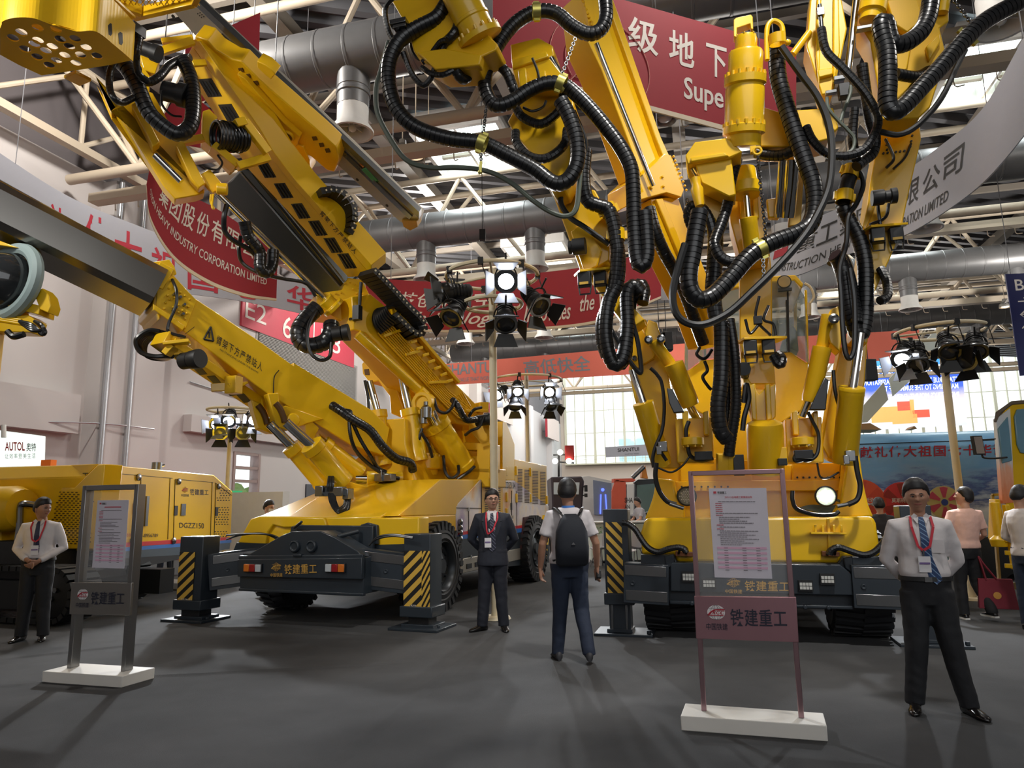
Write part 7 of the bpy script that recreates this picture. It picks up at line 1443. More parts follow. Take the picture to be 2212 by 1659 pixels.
b = MB(); b.ring(P(1636, 326, 7.0), MR.y, .04, .014, 20, 8); b.obb(P(1627, 324, 7.05), MR.x*.03, MR.y*.03, V((0, 0, .035))); b.build('shackle', YEL, R)
b = MB(); b.lathe(P(1247, 533, 8.0), -MR.x, [(.02, -.1), (.1, -.1), (.1, .05), (.08, .06), (.08, .1), (.02, .1)], 20); b.lathe(P(1912, 425, 7.7), MR.x, [(.02, -.14), (.09, -.14), (.09, -.02), (.07, 0), (.07, .05), (.09, .06), (.09, .12), (.02, .12)], 20); b.lathe(P(1606, 800, 8.15), MR.y, [(.02, -.1), (.08, -.1), (.08, .1), (.02, .1)], 18); b.build('work_lamp', BLK, R)
b = MB(); b.obb(P(1637, 692, 8.2), MR.x*.05, MR.y*.03, V((0, 0, .05))); b.obb(P(1520, 985, 8.2), MR.x*.1, MR.y*.06, V((0, 0, .05))); b.obb(P(1735, 982, 8.2), MR.x*.1, MR.y*.06, V((0, 0, .05))); b.obb(P(1596, 1005, 8.25), MR.x*.06, MR.y*.06, V((0, 0, .12))); b.obb(P(1690, 998, 8.2), MR.x*.05, MR.y*.05, V((0, 0, .04))); b.build('junction_box', BLK, R, bevel=.006)
b = MB(); b.beam(P(1578, 945, 8.2), P(1578, 1020, 8.3), .08, .1); b.beam(P(1560, 980, 8.25), P(1560, 1020, 8.3), .12, .1); b.obb(P(1690, 985, 8.3), MR.x*.05, MR.y*.05, V((0, 0, .1))); b.build('support_post', YEL_SHADE, R, bevel=.006)
# ================================================================== generator crawler behind the left sign
K = thing('tracked_power_unit', 'yellow tracked power unit lettered DGZZ150 behind the left-hand sign', 'construction vehicle', G(250, 1235), 25)
KP = vpl((225, 1100, 11.6), (500, 1110, 15.5)); KN = -KP.n
b = MB(); tr(b, KP, 2.2, (205, 1030), (225, 1003), (462, 1026), (503, 1062), (498, 1182), (425, 1182), (205, 1190)); kb = b.build('housing', YEL, K, bevel=.02)
b = MB()
for a, c in (((229, 1021), (229, 1160)), ((304, 1029), (303, 1165)), ((367, 1033), (362, 1165)), ((378, 1036), (374, 1165)), ((458, 1042), (454, 1165)), ((466, 1044), (462, 1165)), ((229, 1021), (372, 1033)), ((378, 1035), (460, 1042)), ((465, 1043), (500, 1070)), ((225, 1003), (222, 1030))): b.beam(KP(*a)+KN*.004, KP(*c)+KN*.004, .012, .006)
for x, y in ((291, 1099), (379, 1103), (467, 1105)): b.obb(KP(x, y)+KN*.005, unit(KP(x+5, y)-KP(x, y))*.05, KN*.012, V((0, 0, .09)))
for k in range(20):
    for j in range(5):
        y = 1060+k*5.2; x = 472+j*6-(k % 2)*2-(y-1060)*.06
        if not (24 < y-1060 < 32 or 75 < y-1060 < 88) and (x > 474 or k > 2): b.obb(KP(x, y)+KN*.003, unit(KP(x+5, y)-KP(x, y))*.022, KN*.004, V((0, 0, .009)))
b.build('door_seam', BLACKTXT, kb, smooth=0)
b = MB()
for x, y in ((298, 1031), (385, 1040), (471, 1051), (285, 1168), (374, 1168)): b.lathe(KP(x, y), KN, [(.06, 0), (.06, .03), (.03, .045)], 12)
b.obb(KP(314, 1104)+KN*.02, unit(KP(319, 1104)-KP(314, 1104))*.035, KN*.02, V((0, 0, .26))); b.lathe(KP(370, 1012)-KN*.3, (0, 0, 1), [(.09, -.1), (.09, .12), (.02, .13)], 12); b.tube([KP(374, 1007)-KN*.3, KP(380, 1006)-KN*.3, KP(385, 1004)-KN*.3], .03, 6); b.obb(KP(395, 1101)+KN*.01, unit(KP(400, 1101)-KP(395, 1101))*.07, KN*.01, V((0, 0, .11)))
b.build('latch', SILV, kb)
b = MB(); tr(b, Pln(KP.o+KN*.006, KP.n), .01, (205, 1176), (430, 1163), (500, 1160), (500, 1166), (430, 1171), (205, 1186)); tr(b, Pln(KP.o+KN*.006, KP.n), .01, (205, 1187), (430, 1171), (500, 1166), (500, 1172), (430, 1178), (205, 1196), mi=1); tr(b, Pln(KP.o+KN*.004, KP.n), .3, (205, 1196), (430, 1178), (498, 1172), (496, 1186), (430, 1196), (205, 1210), mi=2); b.build('side_stripe', [RED, BLU, mat('slate_paint', (72, 84, 94), .45)], kb, smooth=0)
company(kb, quad(KP(391, 1073), KP(450, 1073), KP(391, 1051), KP(450, 1056)), 0, 1, 0, 1, BLACKTXT, False, REDTXT)
b = MB(); word(b, 'DGZZ150', quad(KP(387, 1140), KP(440, 1142), KP(387, 1129), KP(440, 1130)), 0, 1, 0, 1, .006, .005); b.build('model_lettering', BLACKTXT, kb, smooth=0); b = MB(); word(b, '400-8956789', quad(KP(294, 1161), KP(341, 1160), KP(294, 1153), KP(341, 1153)), 0, 1, 0, 1, .006, .005); b.build('model_lettering', BLACKTXT, kb, smooth=0)
b = MB(); word(b, '服务热线', quad(KP(262, 1160), KP(292, 1160), KP(262, 1152), KP(292, 1152)), 0, 1, 0, 1, .006, .005); b.build('hotline_lettering', REDTXT, kb, smooth=0)
KQ = Pln(P(150, 1100, 11.3), H.x*.25+H.y); b = MB(); tr(b, KQ, .3, (80, 1050), (160, 1054), (212, 1003), (226, 1003), (205, 1186), (68, 1185)); kg = b.build('radiator_housing', YEL, K, bevel=.015)
b = MB(); kn = -KQ.n if KQ.n.dot(EYE-KQ.o) < 0 else KQ.n
for k in range(25):
    for j in range(12 if k > 5 else 13):
        x, y = 94+j*9+(k % 2)*4-(k*.1), 1062+k*4.6+j*.25
        if x < 204 and (x < 172 or k > 3): b.obb(KQ(x, y)+kn*.003, H.x*.022, kn*.004, V((0, 0, .008)))
b.build('radiator_slot', mat('louvre_slot_dark', (70, 48, 20), .6), kg, smooth=0)
KR = Pln(P(60, 1050, 12.2), H.x*.25+H.y); b = MB(); tr(b, KR, .35, (-90, 1018), (0, 1010), (212, 1002), (160, 1056), (70, 1056), (70, 1080), (-90, 1080)); kh = b.build('engine_housing', YEL, K, bevel=.015)
b = MB()
for a, c in (((33, 1028), (33, 1060)), ((66, 1028), (66, 1060)), ((104, 1024), (104, 1050)), ((33, 1027), (104, 1024))): b.beam(KR(*a)+kn*.004, KR(*c)+kn*.004, .012, .006)
b.build('door_seam', BLACKTXT, kh); company(kh, quad(KR(108, 1046), KR(192, 1043), KR(108, 1018), KR(192, 1015)), 0, 1, 0, 1, BLACKTXT, False, REDTXT)
b = MB(); b.obb(P(105, 1002, 12.6), H.x*.11, H.y*.06, V((0, 0, .07))); b.build('beacon', mat('amber_beacon', (240, 130, 40), .3), K)
b = MB(); b.lathe(P(-20, 1100, 11.4), H.x, [(.02, -.5), (.3, -.45), (.36, -.2), (.36, .5), (.3, .66), (.05, .75)], 24); b.slab([P(x, y, 11.5) for x, y in ((-60, 1078), (2, 1085), (4, 1180), (-60, 1190))], H.y*.2); b.build('air_tank', YEL, K)
b = MB(); b.tube(pts3((72, 1090, 11.2), (52, 1088, 11.1), (44, 1096, 11.1), (42, 1140, 11.1), (36, 1180, 11.1), (26, 1220, 11.1)), .05, 10); b.build('exhaust_pipe', SILV, K)
b = MB(); KF = Fr(G(-105, 1345), 20); b.box(KF, -1.6, 1.0, .4, 2.2, .5, 1.15); tr(b, KP, 1.5, (205, 1205), (330, 1200), (430, 1194), (425, 1200), (330, 1220), (250, 1222), (205, 1235)); b.build('chassis', BLK, K)
TRK = mat('crawler_steel', (32, 34, 36), .45, .3)
for yo in (.35, 2.3):
    b = MB(); c = []
    for k in range(64):
        a = k/64; L_ = 3.4; 
        if a < .35: p = (-1.7+L_*a/.35, .06)
        elif a < .5: q = (a-.35)/.15*PI; p = (1.7+.36*math.sin(q), .42-.36*math.cos(q))
        elif a < .85: p = (1.7-L_*(a-.5)/.35, .78)
        else: q = (a-.85)/.15*PI; p = (-1.7-.36*math.sin(q), .42+.36*math.cos(q))
        c.append(KF(p[0]+.15-(1.1 if yo > 1 else 0), yo, p[1]))
    for k in range(64): b.beam(c[k], c[k].lerp(c[(k+1) % 64], .8), .5, .07, up=KF.y.cross(c[(k+1) % 64]-c[k]))
    for x in (-1.55, 1.85): b.lathe(KF(x-(1.1 if yo > 1 else 0), yo, .42), -KF.y, [(.1, -.2), (.3, -.2), (.3, .2), (.14, .24), (.01, .24)], 20)
    b.box(KF, -1.4, 1.7, yo-.15, yo+.15, .2, .6); b.build('crawler_track', TRK, K, smooth=30)
b = MB(); b.bolts([KF(x, .1, z) for x, z in ((1.8, .5), (1.95, .5), (1.88, .38), (-1.5, .4))], -KF.y, .04, .03); b.build('track_bolt', SILV, K)
# ================================================================== drum head machine at the left edge
Dm = thing('spraying_machine_head', 'yellow machine head with a glossy dark drum at the far left edge', 'construction vehicle', P(30, 700, 8.8)-V((0, 0, P(30, 700, 8.8).z)), 10)
b = MB(); c = P(14, 610, 8.6); b.ball(c, .37, 28, 18, (1, 1, 1.02)); b.build('drum', mat('gloss_black_drum', (44, 46, 48), .08, coat=.5), Dm)
b = MB(); b.ring(c+V((.05, 0, 0)), V((-.35, -1, .1)), .45, .085, 40, 10); b.build('drum_ring', mat('pale_ring', (150, 168, 168), .5), Dm)
b = MB(); p = Pln(P(40, 660, 8.5), V((0, 1, 0))); tr(b, p, .3, (-40, 632), (0, 638), (86, 660), (84, 680), (0, 657), (-40, 652)); tr(b, p, .2, (72, 632), (92, 622), (104, 636), (110, 660), (104, 676), (86, 668)); tr(b, p, .25, (-40, 680), (0, 688), (60, 680), (75, 690), (66, 718), (0, 716), (-40, 712)); tr(b, p, .2, (20, 664), (40, 668), (38, 690), (16, 686)); tr(b, p, .4, (-40, 515), (0, 520), (42, 536), (0, 530), (-40, 530))
for k in range(3): b.rod(p(-40, 676+k*5), p(48, 692+k*4), .02)
b.build('head_frame', YEL, Dm, bevel=.01)
b = MB()
for k in range(4): b.tube(pts3((42+k*2, 694+k*2, 8.3), (70, 702+k*4, 8.25), (90+k, 722-k*3, 8.3), (98-k*3, 716-k*5, 8.3), (84-k*3, 700-k*2, 8.35)), .022, 8)
b.tube(pts3((16, 716, 8.4), (30, 727, 8.4), (52, 722, 8.4)), .04, 8); b.build('hydraulic_hose', HOSE, Dm)
b = MB(); d0 = Dm.location; q = p(-60, 690); b.beam(q, V((q.x, q.y, 0)), .5, .5); b.build('support_column', YEL, Dm, bevel=.02)
# ================================================================== crane cab at the right edge
Cc = thing('mobile_crane_cab', 'white and yellow crane cab with round-cornered windows at the right edge', 'construction vehicle', V((P(2180, 1200, 10.2).x, 10.4, 0)), 8)
CF_ = Pln(P(2170, 1000, 10), unit(V((-.1, 1, 0)))); CS = Pln(P(2150, 1000, 10), unit(V((.95, .3, 0))))
CV = V((1.9, 1.6, 0)); b = MB(); b.slab(CF_.poly((2152, 905), (2185, 868), (2290, 860), (2290, 1090), (2166, 1090)), CV); ch = b.build('cab_shell', YEL, Cc, bevel=.03)
b = MB(); tr(b, Pln(CF_.o-CF_.n*.01, CF_.n), .06, (2152, 905), (2182, 882), (2192, 1085), (2166, 1088)); b.build('door_panel', ramp_mat('door_print', (.5, (0, (226, 130, 80)), (.35, (236, 180, 150)), (.5, (216, 222, 226)), (1, (224, 228, 230))), 2, 0, .35), ch)
b = MB(); tr(b, Pln(CF_.o-CF_.n*.03, CF_.n), .03, (2157, 926), (2178, 900), (2187, 990), (2187, 995), (2166, 1001)); tr(b, Pln(CF_.o-CF_.n*.03, CF_.n), .03, (2192, 900), (2198, 884), (2290, 876), (2290, 990), (2206, 978), (2198, 960)); b.build('cab_window', mat('tinted_window', (110, 150, 170), .05, var=.3, scale=1.5), ch, bevel=.01)
b = MB(); b.slab(Pln(CF_.o-CF_.n*.02, CF_.n).poly((2146, 912), (2150, 890), (2184, 866), (2290, 858), (2290, 866), (2186, 874), (2160, 892), (2152, 912)), CV); b.build('cab_roof', mat('roof_brown', (110, 96, 80), .6), ch, bevel=.01)
b = MB(); c = P(2112, 962, 9.7); b.obb(c, V((.065, 0, 0)), V((0, .03, 0)), V((-.008, 0, .13))); b.tube([P(2121, 982, 9.7), P(2126, 989, 9.7), P(2150, 990, 9.8), P(2175, 988, 9.9)], .014, 6); b.tube([P(2118, 950, 9.72), P(2150, 948, 9.85)], .01, 6); mi_ = b.build('side_mirror', BLK, Cc, bevel=.02); b = MB(); b.obb(c-V((0, .032, 0)), V((.055, 0, 0)), V((0, .003, 0)), V((-.007, 0, .115))); b.build('mirror_glass', mat('mirror_glass', (220, 210, 200), .03, 1), mi_)
b = MB(); b.slab(CF_.poly((2172, 1085), (2290, 1085), (2290, 1180), (2185, 1180)), CV*.8); tr(b, CF_, .12, (2150, 1078), (2160, 1078), (2176, 1160), (2168, 1170), (2148, 1165)); b.lathe(P(2158, 1165, 9.9), V((0, 0, 1)), [(.1, -.1), (.12, 0), (.06, .05), (.06, .5)], 14)
for k in range(5): b.beam(P(2170, 1110+k*28, 9.8), P(2210, 1112+k*28, 9.7), .06, .06)
b.beam(P(2172, 1090, 9.8), P(2192, 1230, 9.8), .08, .06); b.build('ladder', YEL, Cc, bevel=.008)
b = MB(); b.slab(CF_.poly((2200, 1175), (2290, 1175), (2290, 1280), (2205, 1262)), CV*.8); b.build('under_frame', DARK, Cc); 
b = MB(); 
for p_ in (((2143, 1069), (2168, 1068)), ((2143, 1069), (2160, 1270))): b.beam(P(*p_[0], 11.5), P(*p_[1], 11.5), .04, .04)
b.beam(P(2120, 1264, 11.4), P(2212, 1266, 11.4), .06, .1); b.build('barrier_frame', CREAM, Cc)
# ================================================================== stands across the aisle, seen between the two machines
def gbox(name, lab, cat, px0, px1, pyt, pyb, d, dep, m, z0=None, par=None, mb=None):
    b = mb or MB(); a, c = P(px0, pyb, d), P(px1, pyt, d); b.obb(((a.x+c.x)/2, d+dep/2, (a.z+c.z)/2), V(((c.x-a.x)/2, 0, 0)), V((0, dep/2, 0)), V((0, 0, (c.z-a.z)/2)))
    if mb is None:
        o = b.build(name, m, par, bevel=.01); return tag(o, lab, cat) if lab else o
fl = lambda x, d: 1
t = thing('parked_truck', 'dark-fronted truck behind the walking man with the backpack', 'truck', V((P(1225, 1100, 24).x, 24, 0)))
b = MB(); p = Pln(P(1225, 1100, 24), V((0, 1, 0))); tr(b, p, 3, (1190, 1030), (1258, 1029), (1262, 1040), (1258, 1095), (1250, 1165), (1196, 1168)); b.build('truck_cab', mat('truck_dark', (46, 34, 44), .4), t, bevel=.05)
b = MB(); tr(b, Pln(p.o-p.n*.04, p.n), .05, (1237, 1042), (1252, 1042), (1250, 1068), (1237, 1068)); tr(b, Pln(p.o-p.n*.04, p.n), .05, (1196, 1042), (1230, 1042), (1230, 1068), (1196, 1068)); b.build('windscreen', mat('pale_glass', (190, 200, 206), .1), t)
b = MB(); gbox('', '', '', 1263, 1269, 1048, 1062, 23.8, .1, None, mb=b); gbox('', '', '', 1263, 1269, 1066, 1074, 23.8, .1, None, mb=b); b.beam(P(1258, 1052, 24), P(1266, 1050, 23.9), .04, .04); b.beam(P(1258, 1070, 24), P(1266, 1070, 23.9), .04, .04); b.build('wing_mirror', BLK, t); b = MB(); gbox('', '', '', 1192, 1254, 1165, 1186, 24.2, 2, None, mb=b); b.build('truck_wheel_set', BLK, t)
t = thing('exhibition_wall', 'white stand wall with a large grey screen across the aisle', 'stand wall', V((P(1295, 1100, 30).x, 30, 0)))
p = Pln(P(1295, 1100, 30), unit(V((-.35, 1, 0)))); b = MB(); tr(b, p, .5, (1256, 1030), (1270, 1028), (1326, 1040), (1326, 1190), (1256, 1190)); b.build('wall_panel', WHT, t, smooth=0)
b = MB(); tr(b, Pln(p.o-p.n*.05, p.n), .06, (1282, 1037), (1321, 1044), (1322, 1112), (1284, 1112)); sc_ = b.build('screen', mat('screen_grey', (96, 100, 112), .3, emit=.25), t, smooth=0)
b = MB(); pp = Pln(p.o-p.n*.08, p.n); b.ball(pp(1302, 1058), .07, 8, 6); b.rod(pp(1298, 1068), pp(1297, 1110), .025); b.rod(pp(1308, 1068), pp(1311, 1110), .025); b.build('blue_light', mat('blue_glow', (70, 90, 255), .4, emit=2), sc_)
t = thing('roll_banner', 'orange and white display panel lettered SHA beside the grey screen', 'display panel', V((P(1335, 1100, 26).x, 26, 0)))
b = MB(); p = Pln(P(1335, 1100, 26), V((0, 1, 0))); tr(b, p, .2, (1322, 1060), (1330, 1036), (1352, 1040), (1354, 1190), (1322, 1190)); tr(b, p, .2, (1354, 1046), (1372, 1046), (1372, 1190), (1354, 1190), mi=1); tr(b, p, .6, (1326, 1034), (1370, 1033), (1374, 1040), (1326, 1042)); b.build('panel_board', [mat('panel_orange', (216, 96, 70), .5), WHT], t, smooth=0)
b = MB(); word(b, 'SHA', quad(P(1349, 1086, 25.8), P(1367, 1086, 25.8), P(1349, 1075, 25.8)), 0, 1, 0, 1, .02, .04); word(b, 'AN', quad(P(1349, 1099, 25.8), P(1360, 1099, 25.8), P(1349, 1090, 25.8)), 0, 1, 0, 1, .02, .04); b.build('lettering', BLACKTXT, t, smooth=0)
t = thing('wheel_loader', 'wheel loader cab with a raised orange arm, left of the rig', 'construction vehicle', V((P(1395, 1150, 22).x, 22, 0)))
p = Pln(P(1395, 1150, 22), V((0, 1, 0))); b = MB(); tr(b, p, .3, (1370, 1042), (1378, 1036), (1420, 1034), (1420, 1044), (1376, 1048)); tr(b, p, .2, (1372, 1045), (1376, 1045), (1376, 1120), (1371, 1120)); b.build('cab_frame', DARK, t); b = MB(); tr(b, p, .1, (1376, 1048), (1420, 1044), (1420, 1100), (1376, 1110)); b.build('cab_glass', mat('green_glass', (96, 120, 118), .1), t); b = MB(); tr(b, p, 1, (1366, 1115), (1425, 1100), (1425, 1180), (1366, 1180)); b.build('loader_body', BLK, t)
b = MB(); tr(b, p, .3, (1386, 1032), (1388, 1012), (1394, 1006), (1400, 1034)); b.build('loader_arm', mat('arm_orange', (224, 140, 50), .4), t); b = MB(); b.rod(P(1366, 1032, 21.8), P(1391, 1008, 21.8), .07); b.build('arm_cylinder', SILV, t)
o = thing('reception_counter', 'white reception counter behind the striped outrigger post', 'counter', V((P(1335, 1160, 19).x, 19, 0))); b = MB(); gbox('', '', '', 1278, 1400, 1130, 1212, 19.5, .8, None, mb=b); b.build('counter_body', mat('counter_white', (226, 236, 226), .5), o, bevel=.02); b = MB(); gbox('', '', '', 1275, 1402, 1126, 1131, 19.4, 1, None, mb=b); b.build('counter_top', WHT, o)
pl_ = thing('potted_plant', 'small green plant in a pale pot by the striped outrigger post', 'plant', P(1289, 1208, 18.6)); random.seed(4); b = MB()
for k in range(46):
    c = P(1289+random.uniform(-11, 11), 1147+random.uniform(-9, 6), 18.6+random.uniform(-.15, .15)); a = random.uniform(0, 6.3); v1 = V((math.cos(a), math.sin(a), random.uniform(-.3, .5)))*.05; v2 = v1.cross(V((0, 0, 1)))*.5; b.slab([c-v1, c+v2, c+v1, c-v2], V((0, 0, .004)))
b.build('leaves', mat('leaf_green', (70, 140, 50), .5, var=.3), pl_, smooth=0); b = MB(); c = P(1289, 1155, 18.6); b.lathe(c, (0, 0, -1), [(.16, 0), (.14, .1), (.1, c.z-.02), (.01, c.z-.02)], 14); b.build('pot', WHT, pl_)
def chair():
    t = thing('shell_chair', 'x', 'chair'); b = MB(); n = 9; rs = []
    for i in range(n):
        a = i/(n-1); y, z = (.22-.44*min(a/.45, 1), .44) if a < .45 else (-.22-.1*(a-.45), .44+.42*(a-.45)/.55)
        w = .22*(1-.35*max(0, a-.7)); rs.append([V((w*k/3, y+(.05*(k/3)**2 if a > .45 else 0), z+.05*(k/3)**2)) for k in (-3, -2, -1, 0, 1, 2, 3)])
    vs = [p for r in rs for p in r]; m_ = len(vs); fs = [(i*7+j, i*7+j+1, i*7+j+8, i*7+j+7) for i in range(n-1) for j in range(6)]; b.add(vs+[p-V((0, 0, .015)) for p in vs], fs+[tuple(q+m_ for q in reversed(f)) for f in fs]); b.build('seat_shell', mat('white_shell', (216, 214, 220), .4), t)
    for sx, sy in ((1, 1), (1, -1), (-1, 1), (-1, -1)): b = MB(); b.rod((.08*sx, .08*sy, .43), (.2*sx, .22*sy, 0), .012, n=8); b.build('leg', GREYB, t)
    return t
c0 = chair(); c0.location = G(1374, 1222); c0.rotation_euler = (0, 0, .4); c0['label'] = 'white shell chair beside the yellow rig nose, with dark jacket on it'; c0['group'] = 'white shell chairs'
clone(c0, G(1300, 1224), (0, 0, 2.2), 'white shell chair left of the striped outrigger post', 'white shell chairs'); clone(c0, G(1352, 1232), (0, 0, 3.3), 'white shell chair nearest, behind the striped outrigger post', 'white shell chairs')
b = MB(); b.box(Fr(G(1374, 1222), -20), -.1, .12, -.2, -.12, .55, .8); tag(b.build('jacket', BLK, bevel=.03), 'dark jacket over the back of a white shell chair', 'jacket')
# posters, wall furniture, hanging speaker boxes
for y, z0, z1, lab in ((74.4, 11.2, 14.6, 'pale red-edged poster high on the side wall, nearer of the two'), (103.4, 11.5, 14.8, 'pale red-edged poster high on the side wall, farther of the two')):
    t = thing('wall_poster', lab, 'poster', H(XL, y, z0), 15, 'red-edged wall posters'); b = MB(); b.box(H, XL+1, XL+1.2, y, y+9, z0, z1); b.build('poster_board', mat('poster_pale', (222, 200, 190), .6), t, smooth=0); b = MB(); b.box(H, XL+1, XL+1.25, y-.5, y, z0, z1); b.build('poster_edge', BRED, t, smooth=0); b = MB(); b.box(H, XL, XL+1.1, y+2, y+2.2, z0+1, z0+1.2); b.build('poster_bracket', GREYB, t)
for x, y, d, lab in ((1042, 508, 24, 'small black box hanging on a cable above the spotlight ring'), (1877, 800, 18, 'small black box hanging beside the yellow boom cylinder'), (1440, 738, 20, 'black loudspeaker box behind the hoses of the rig, right of the pair'), (1425, 740, 20, 'black loudspeaker box behind the hoses of the rig, left of the pair')):
    t = thing('hanging_speaker', lab, 'speaker', P(x, y, d)-V((0, 0, .2))); h = .28 if d < 22 else .2; c = P(x, y, d); b = MB(); b.obb(c, V((h*.55, 0, 0)), V((0, h*.5, 0)), V((0, 0, h))); b.build('speaker_box', BLK, t, bevel=.02); b = MB(); b.rod(c, c+V((0, 0, 19.3-c.z)), .012, n=6); b.build('cable', BLK, t)
# low stand behind the left outrigger
t = thing('display_stand', 'low white display plinth with thin steel posts on the red carpet', 'display stand', G(385, 1270)); b = MB(); q = Fr(G(385, 1272), 25); b.box(q, -.75, .75, -.1, .5, 0, .12); b.build('plinth', WHT, t, bevel=.01)
b = MB()
for x in (-.45, .55): b.rod(q(x, .2, .12), q(x, .2, 1.1), .025)
b.build('post', SILV, t); b = MB(); b.tube([q(-.5, .2, 1.1), q(0, .15, .98), q(.6, .2, 1.12)], .05, 8); b.build('cloth_drape', mat('olive_cloth', (170, 150, 60), .7), t)
t = thing('booth_panel', 'white and red booth panel with a black World sign, behind the left outrigger', 'booth', G(400, 1246)+V((0, 1, 0))); q = Fr(G(400, 1246)+V((0, 1, 0)), 15); b = MB(); b.box(q, -.2, 2.2, 0, .3, .12, 2.0, 0); b.box(q, -.2, 2.2, -.02, .32, 0, .12, 1); b.box(q, -.35, .25, -.1, -.04, .15, .95, 2); b.build('panel_board', [WHT, RED, BLK], t, smooth=0)
b = MB(); word(b, 'World', quad(q(.05, -.1, .2), q(.05, -.1, .9), q(-.2, -.1, .2)), 0, 1, 0, .6, .01, .03); b.build('lettering', WHTTXT, t, smooth=0)
t = thing('red_edged_kerb', 'low white platform edge with a red rim, right of the tracked power unit', 'platform', H(-12, 31, 0), 15); b = MB(); b.box(H, -23, -9.6, 30.6, 31.2, .013, .5, 0); b.box(H, -23, -9.6, 30.55, 31.2, .013, .12, 1); b.build('platform_edge', [WHT, RED], t, smooth=0)
t = thing('wall_opening_board', 'dark grey board on the far wall behind the masked man', 'board', H(-23.3, 40, .8), 15); b = MB(); b.box(H, XL, XL+.08, 38.6, 41.2, 0.5, 3); b.build('board_panel', mat('board_dark', (74, 76, 84), .6), t)
# ================================================================== spotlights on ring stands
LENS = mat('lit_spot_lens', (240, 246, 255), .3, emit=26, var=0)
DOOR_LIT = mat('barn_door_lit', (150, 156, 170), .4)  # doors of lit spots made paler, lamplight put into the colour
def spot_make(lit_):
    t = thing('stage_spotlight', 'x', 'spotlight'); b = MB()     # looks along -Y
    b.lathe((0, 0, 0), (0, 1, 0), [(.14, -.1), (.15, -.1), (.15, .02), (.13, .05), (.11, .12), (.1, .2), (.1, .34), (.07, .37), (.01, .37)], 22)
    for k in range(5): b.lathe((0, .08+k*.05, 0), (0, 1, 0), [(.1, 0), (.125-.004*k, .004), (.125-.004*k, .012), (.1, .016)], 20)
    b.build('lamp_housing', BLK, t)
    b = MB(); b.lathe((0, -.1, 0), (0, 1, 0), [(.13, -.012), (.17, -.012), (.17, .014), (.13, .014)], 24, 0, False); b.build('lens_ring', SILV, t)
    b = MB(); b.lathe((0, -.085, 0), (0, -1, 0), [(.135, 0), (.1, .02), (.01, .03)], 22); b.build('lens', LENS if lit_ else mat('dark_lens', (60, 64, 72), .1), t)
    for a in range(4):
        c, s = math.cos(a*PI/2), math.sin(a*PI/2); rot = lambda x, y, z: V((x*c-z*s, y, x*s+z*c)); b = MB()
        b.slab([rot(*p) for p in ((-.1, -.12, .16), (.1, -.12, .16), (.17, -.27, .27), (-.17, -.27, .27))], rot(0, .012, .012)); b.build('barn_door', DOOR_LIT if lit_ else BLK, t, smooth=0)
    b = MB(); b.path([V((.16*math.cos(k*PI/10), .06, .22*math.sin(k*PI/10))) for k in range(11)], .012, 6); b.rod((0, .06, .2), (0, .06, .38), .014); b.build('yoke', BLK, t)
    return t
SP = {True: spot_make(True), False: spot_make(False)}; SU = {True: 0, False: 0}
def spot(px, py, d, aim, lit_, lab, pw=0, ang=50, sc=1.05):
    q = (V(aim)-P(px, py, d)).to_track_quat('-Y', 'Z').to_euler(); s = SP[lit_]
    if SU[lit_]: s = clone(s, P(px, py, d), q, lab, 'stage spotlights')
    else: s.location = P(px, py, d); s.rotation_euler = q; s['label'] = lab; s['group'] = 'stage spotlights'; SU[lit_] = 1
    s.scale = (sc, sc, sc)
    if pw: f = (V(aim)-P(px, py, d)).normalized(); light('spotlight_beam', 'SPOT', P(px, py, d)+f*.35, pw, (.92, .96, 1), .1, aim, ang, .6)
def stand(lab, px, base_py, top_py, d, R1, rw, rings, dz=0):
    base = G(px[1], base_py) if base_py else None; top = P(px[0], top_py, d); x, y = top.x, top.y
    t = thing('spotlight_stand', lab, 'light stand', (x, y, 0), 0, 'ring-topped spotlight stands')
    b = MB(); b.path([V((x, y, 0)), V((x, y, .1)), V((x, y, top.z))], [rw*1.25, rw, rw], 18); b.build('pole', CREAM, t)
    for py, R in rings:
        z = P(px[0], py, d).z; b = MB(); b.ring((x, y, z), (0, 0, 1), R, .032, 48, 8)
        for a in range(3): b.rod((x, y, z), (x+R*math.cos(a*2.1+.5), y+R*math.sin(a*2.1+.5), z), .02, n=8)
        b.build('ring', CREAM, t)
        if R > .6:
            b = MB()
            for a in range(7): q = V((x+R*math.cos(a*.9), y+R*math.sin(a*.9), z)); b.tube([q+V((0, 0, .03)), q+V((.05, 0, -.15)), q+V((.12, .05, -.32))], .008, 5); b.obb(q, V((.04, 0, 0)), V((0, .04, 0)), V((0, 0, .05)))
            b.build('cable', BLK, t)
    b = MB(); b.path([V((x, y, .005)), V((x, y, .04)), V((x, y, .05))], [.22, .2, rw], 20); b.build('foot', CREAM, t)
    return top
c = stand('tall cream spotlight stand behind the man in the dark suit', (1063, 1069), 1337, 582, 10.4, 0, .057, ((596, .7), (658, .45)))
A0 = V((-2, 11, 1)); 
spot(965, 632, 10.2, P(860, 640, 10), False, 'unlit spotlight with yellow gel on the central stand, pointing left'); spot(980, 678, 10.1, P(930, 760, 9.6), False, 'unlit spotlight on the central stand, tilted down left')
spot(1093, 606, 9.9, P(1096, 668, 7.5), True, 'lit spotlight on the central stand, facing the viewer', 260, 95); spot(1092, 690, 9.9, P(1096, 780, 9.4), False, 'unlit spotlight hanging straight down on the central stand')
spot(1160, 655, 10.2, P(1235, 735, 9.6), False, 'unlit spotlight on the central stand, tilted down right'); spot(985, 640, 11, P(960, 640, 12.5), False, 'unlit spotlight on the far side of the central ring')
stand('slim pale spotlight stand beyond the lower boom, left of the door', (500, 495), None, 884, 17, 0, .05, ((886, .55),))
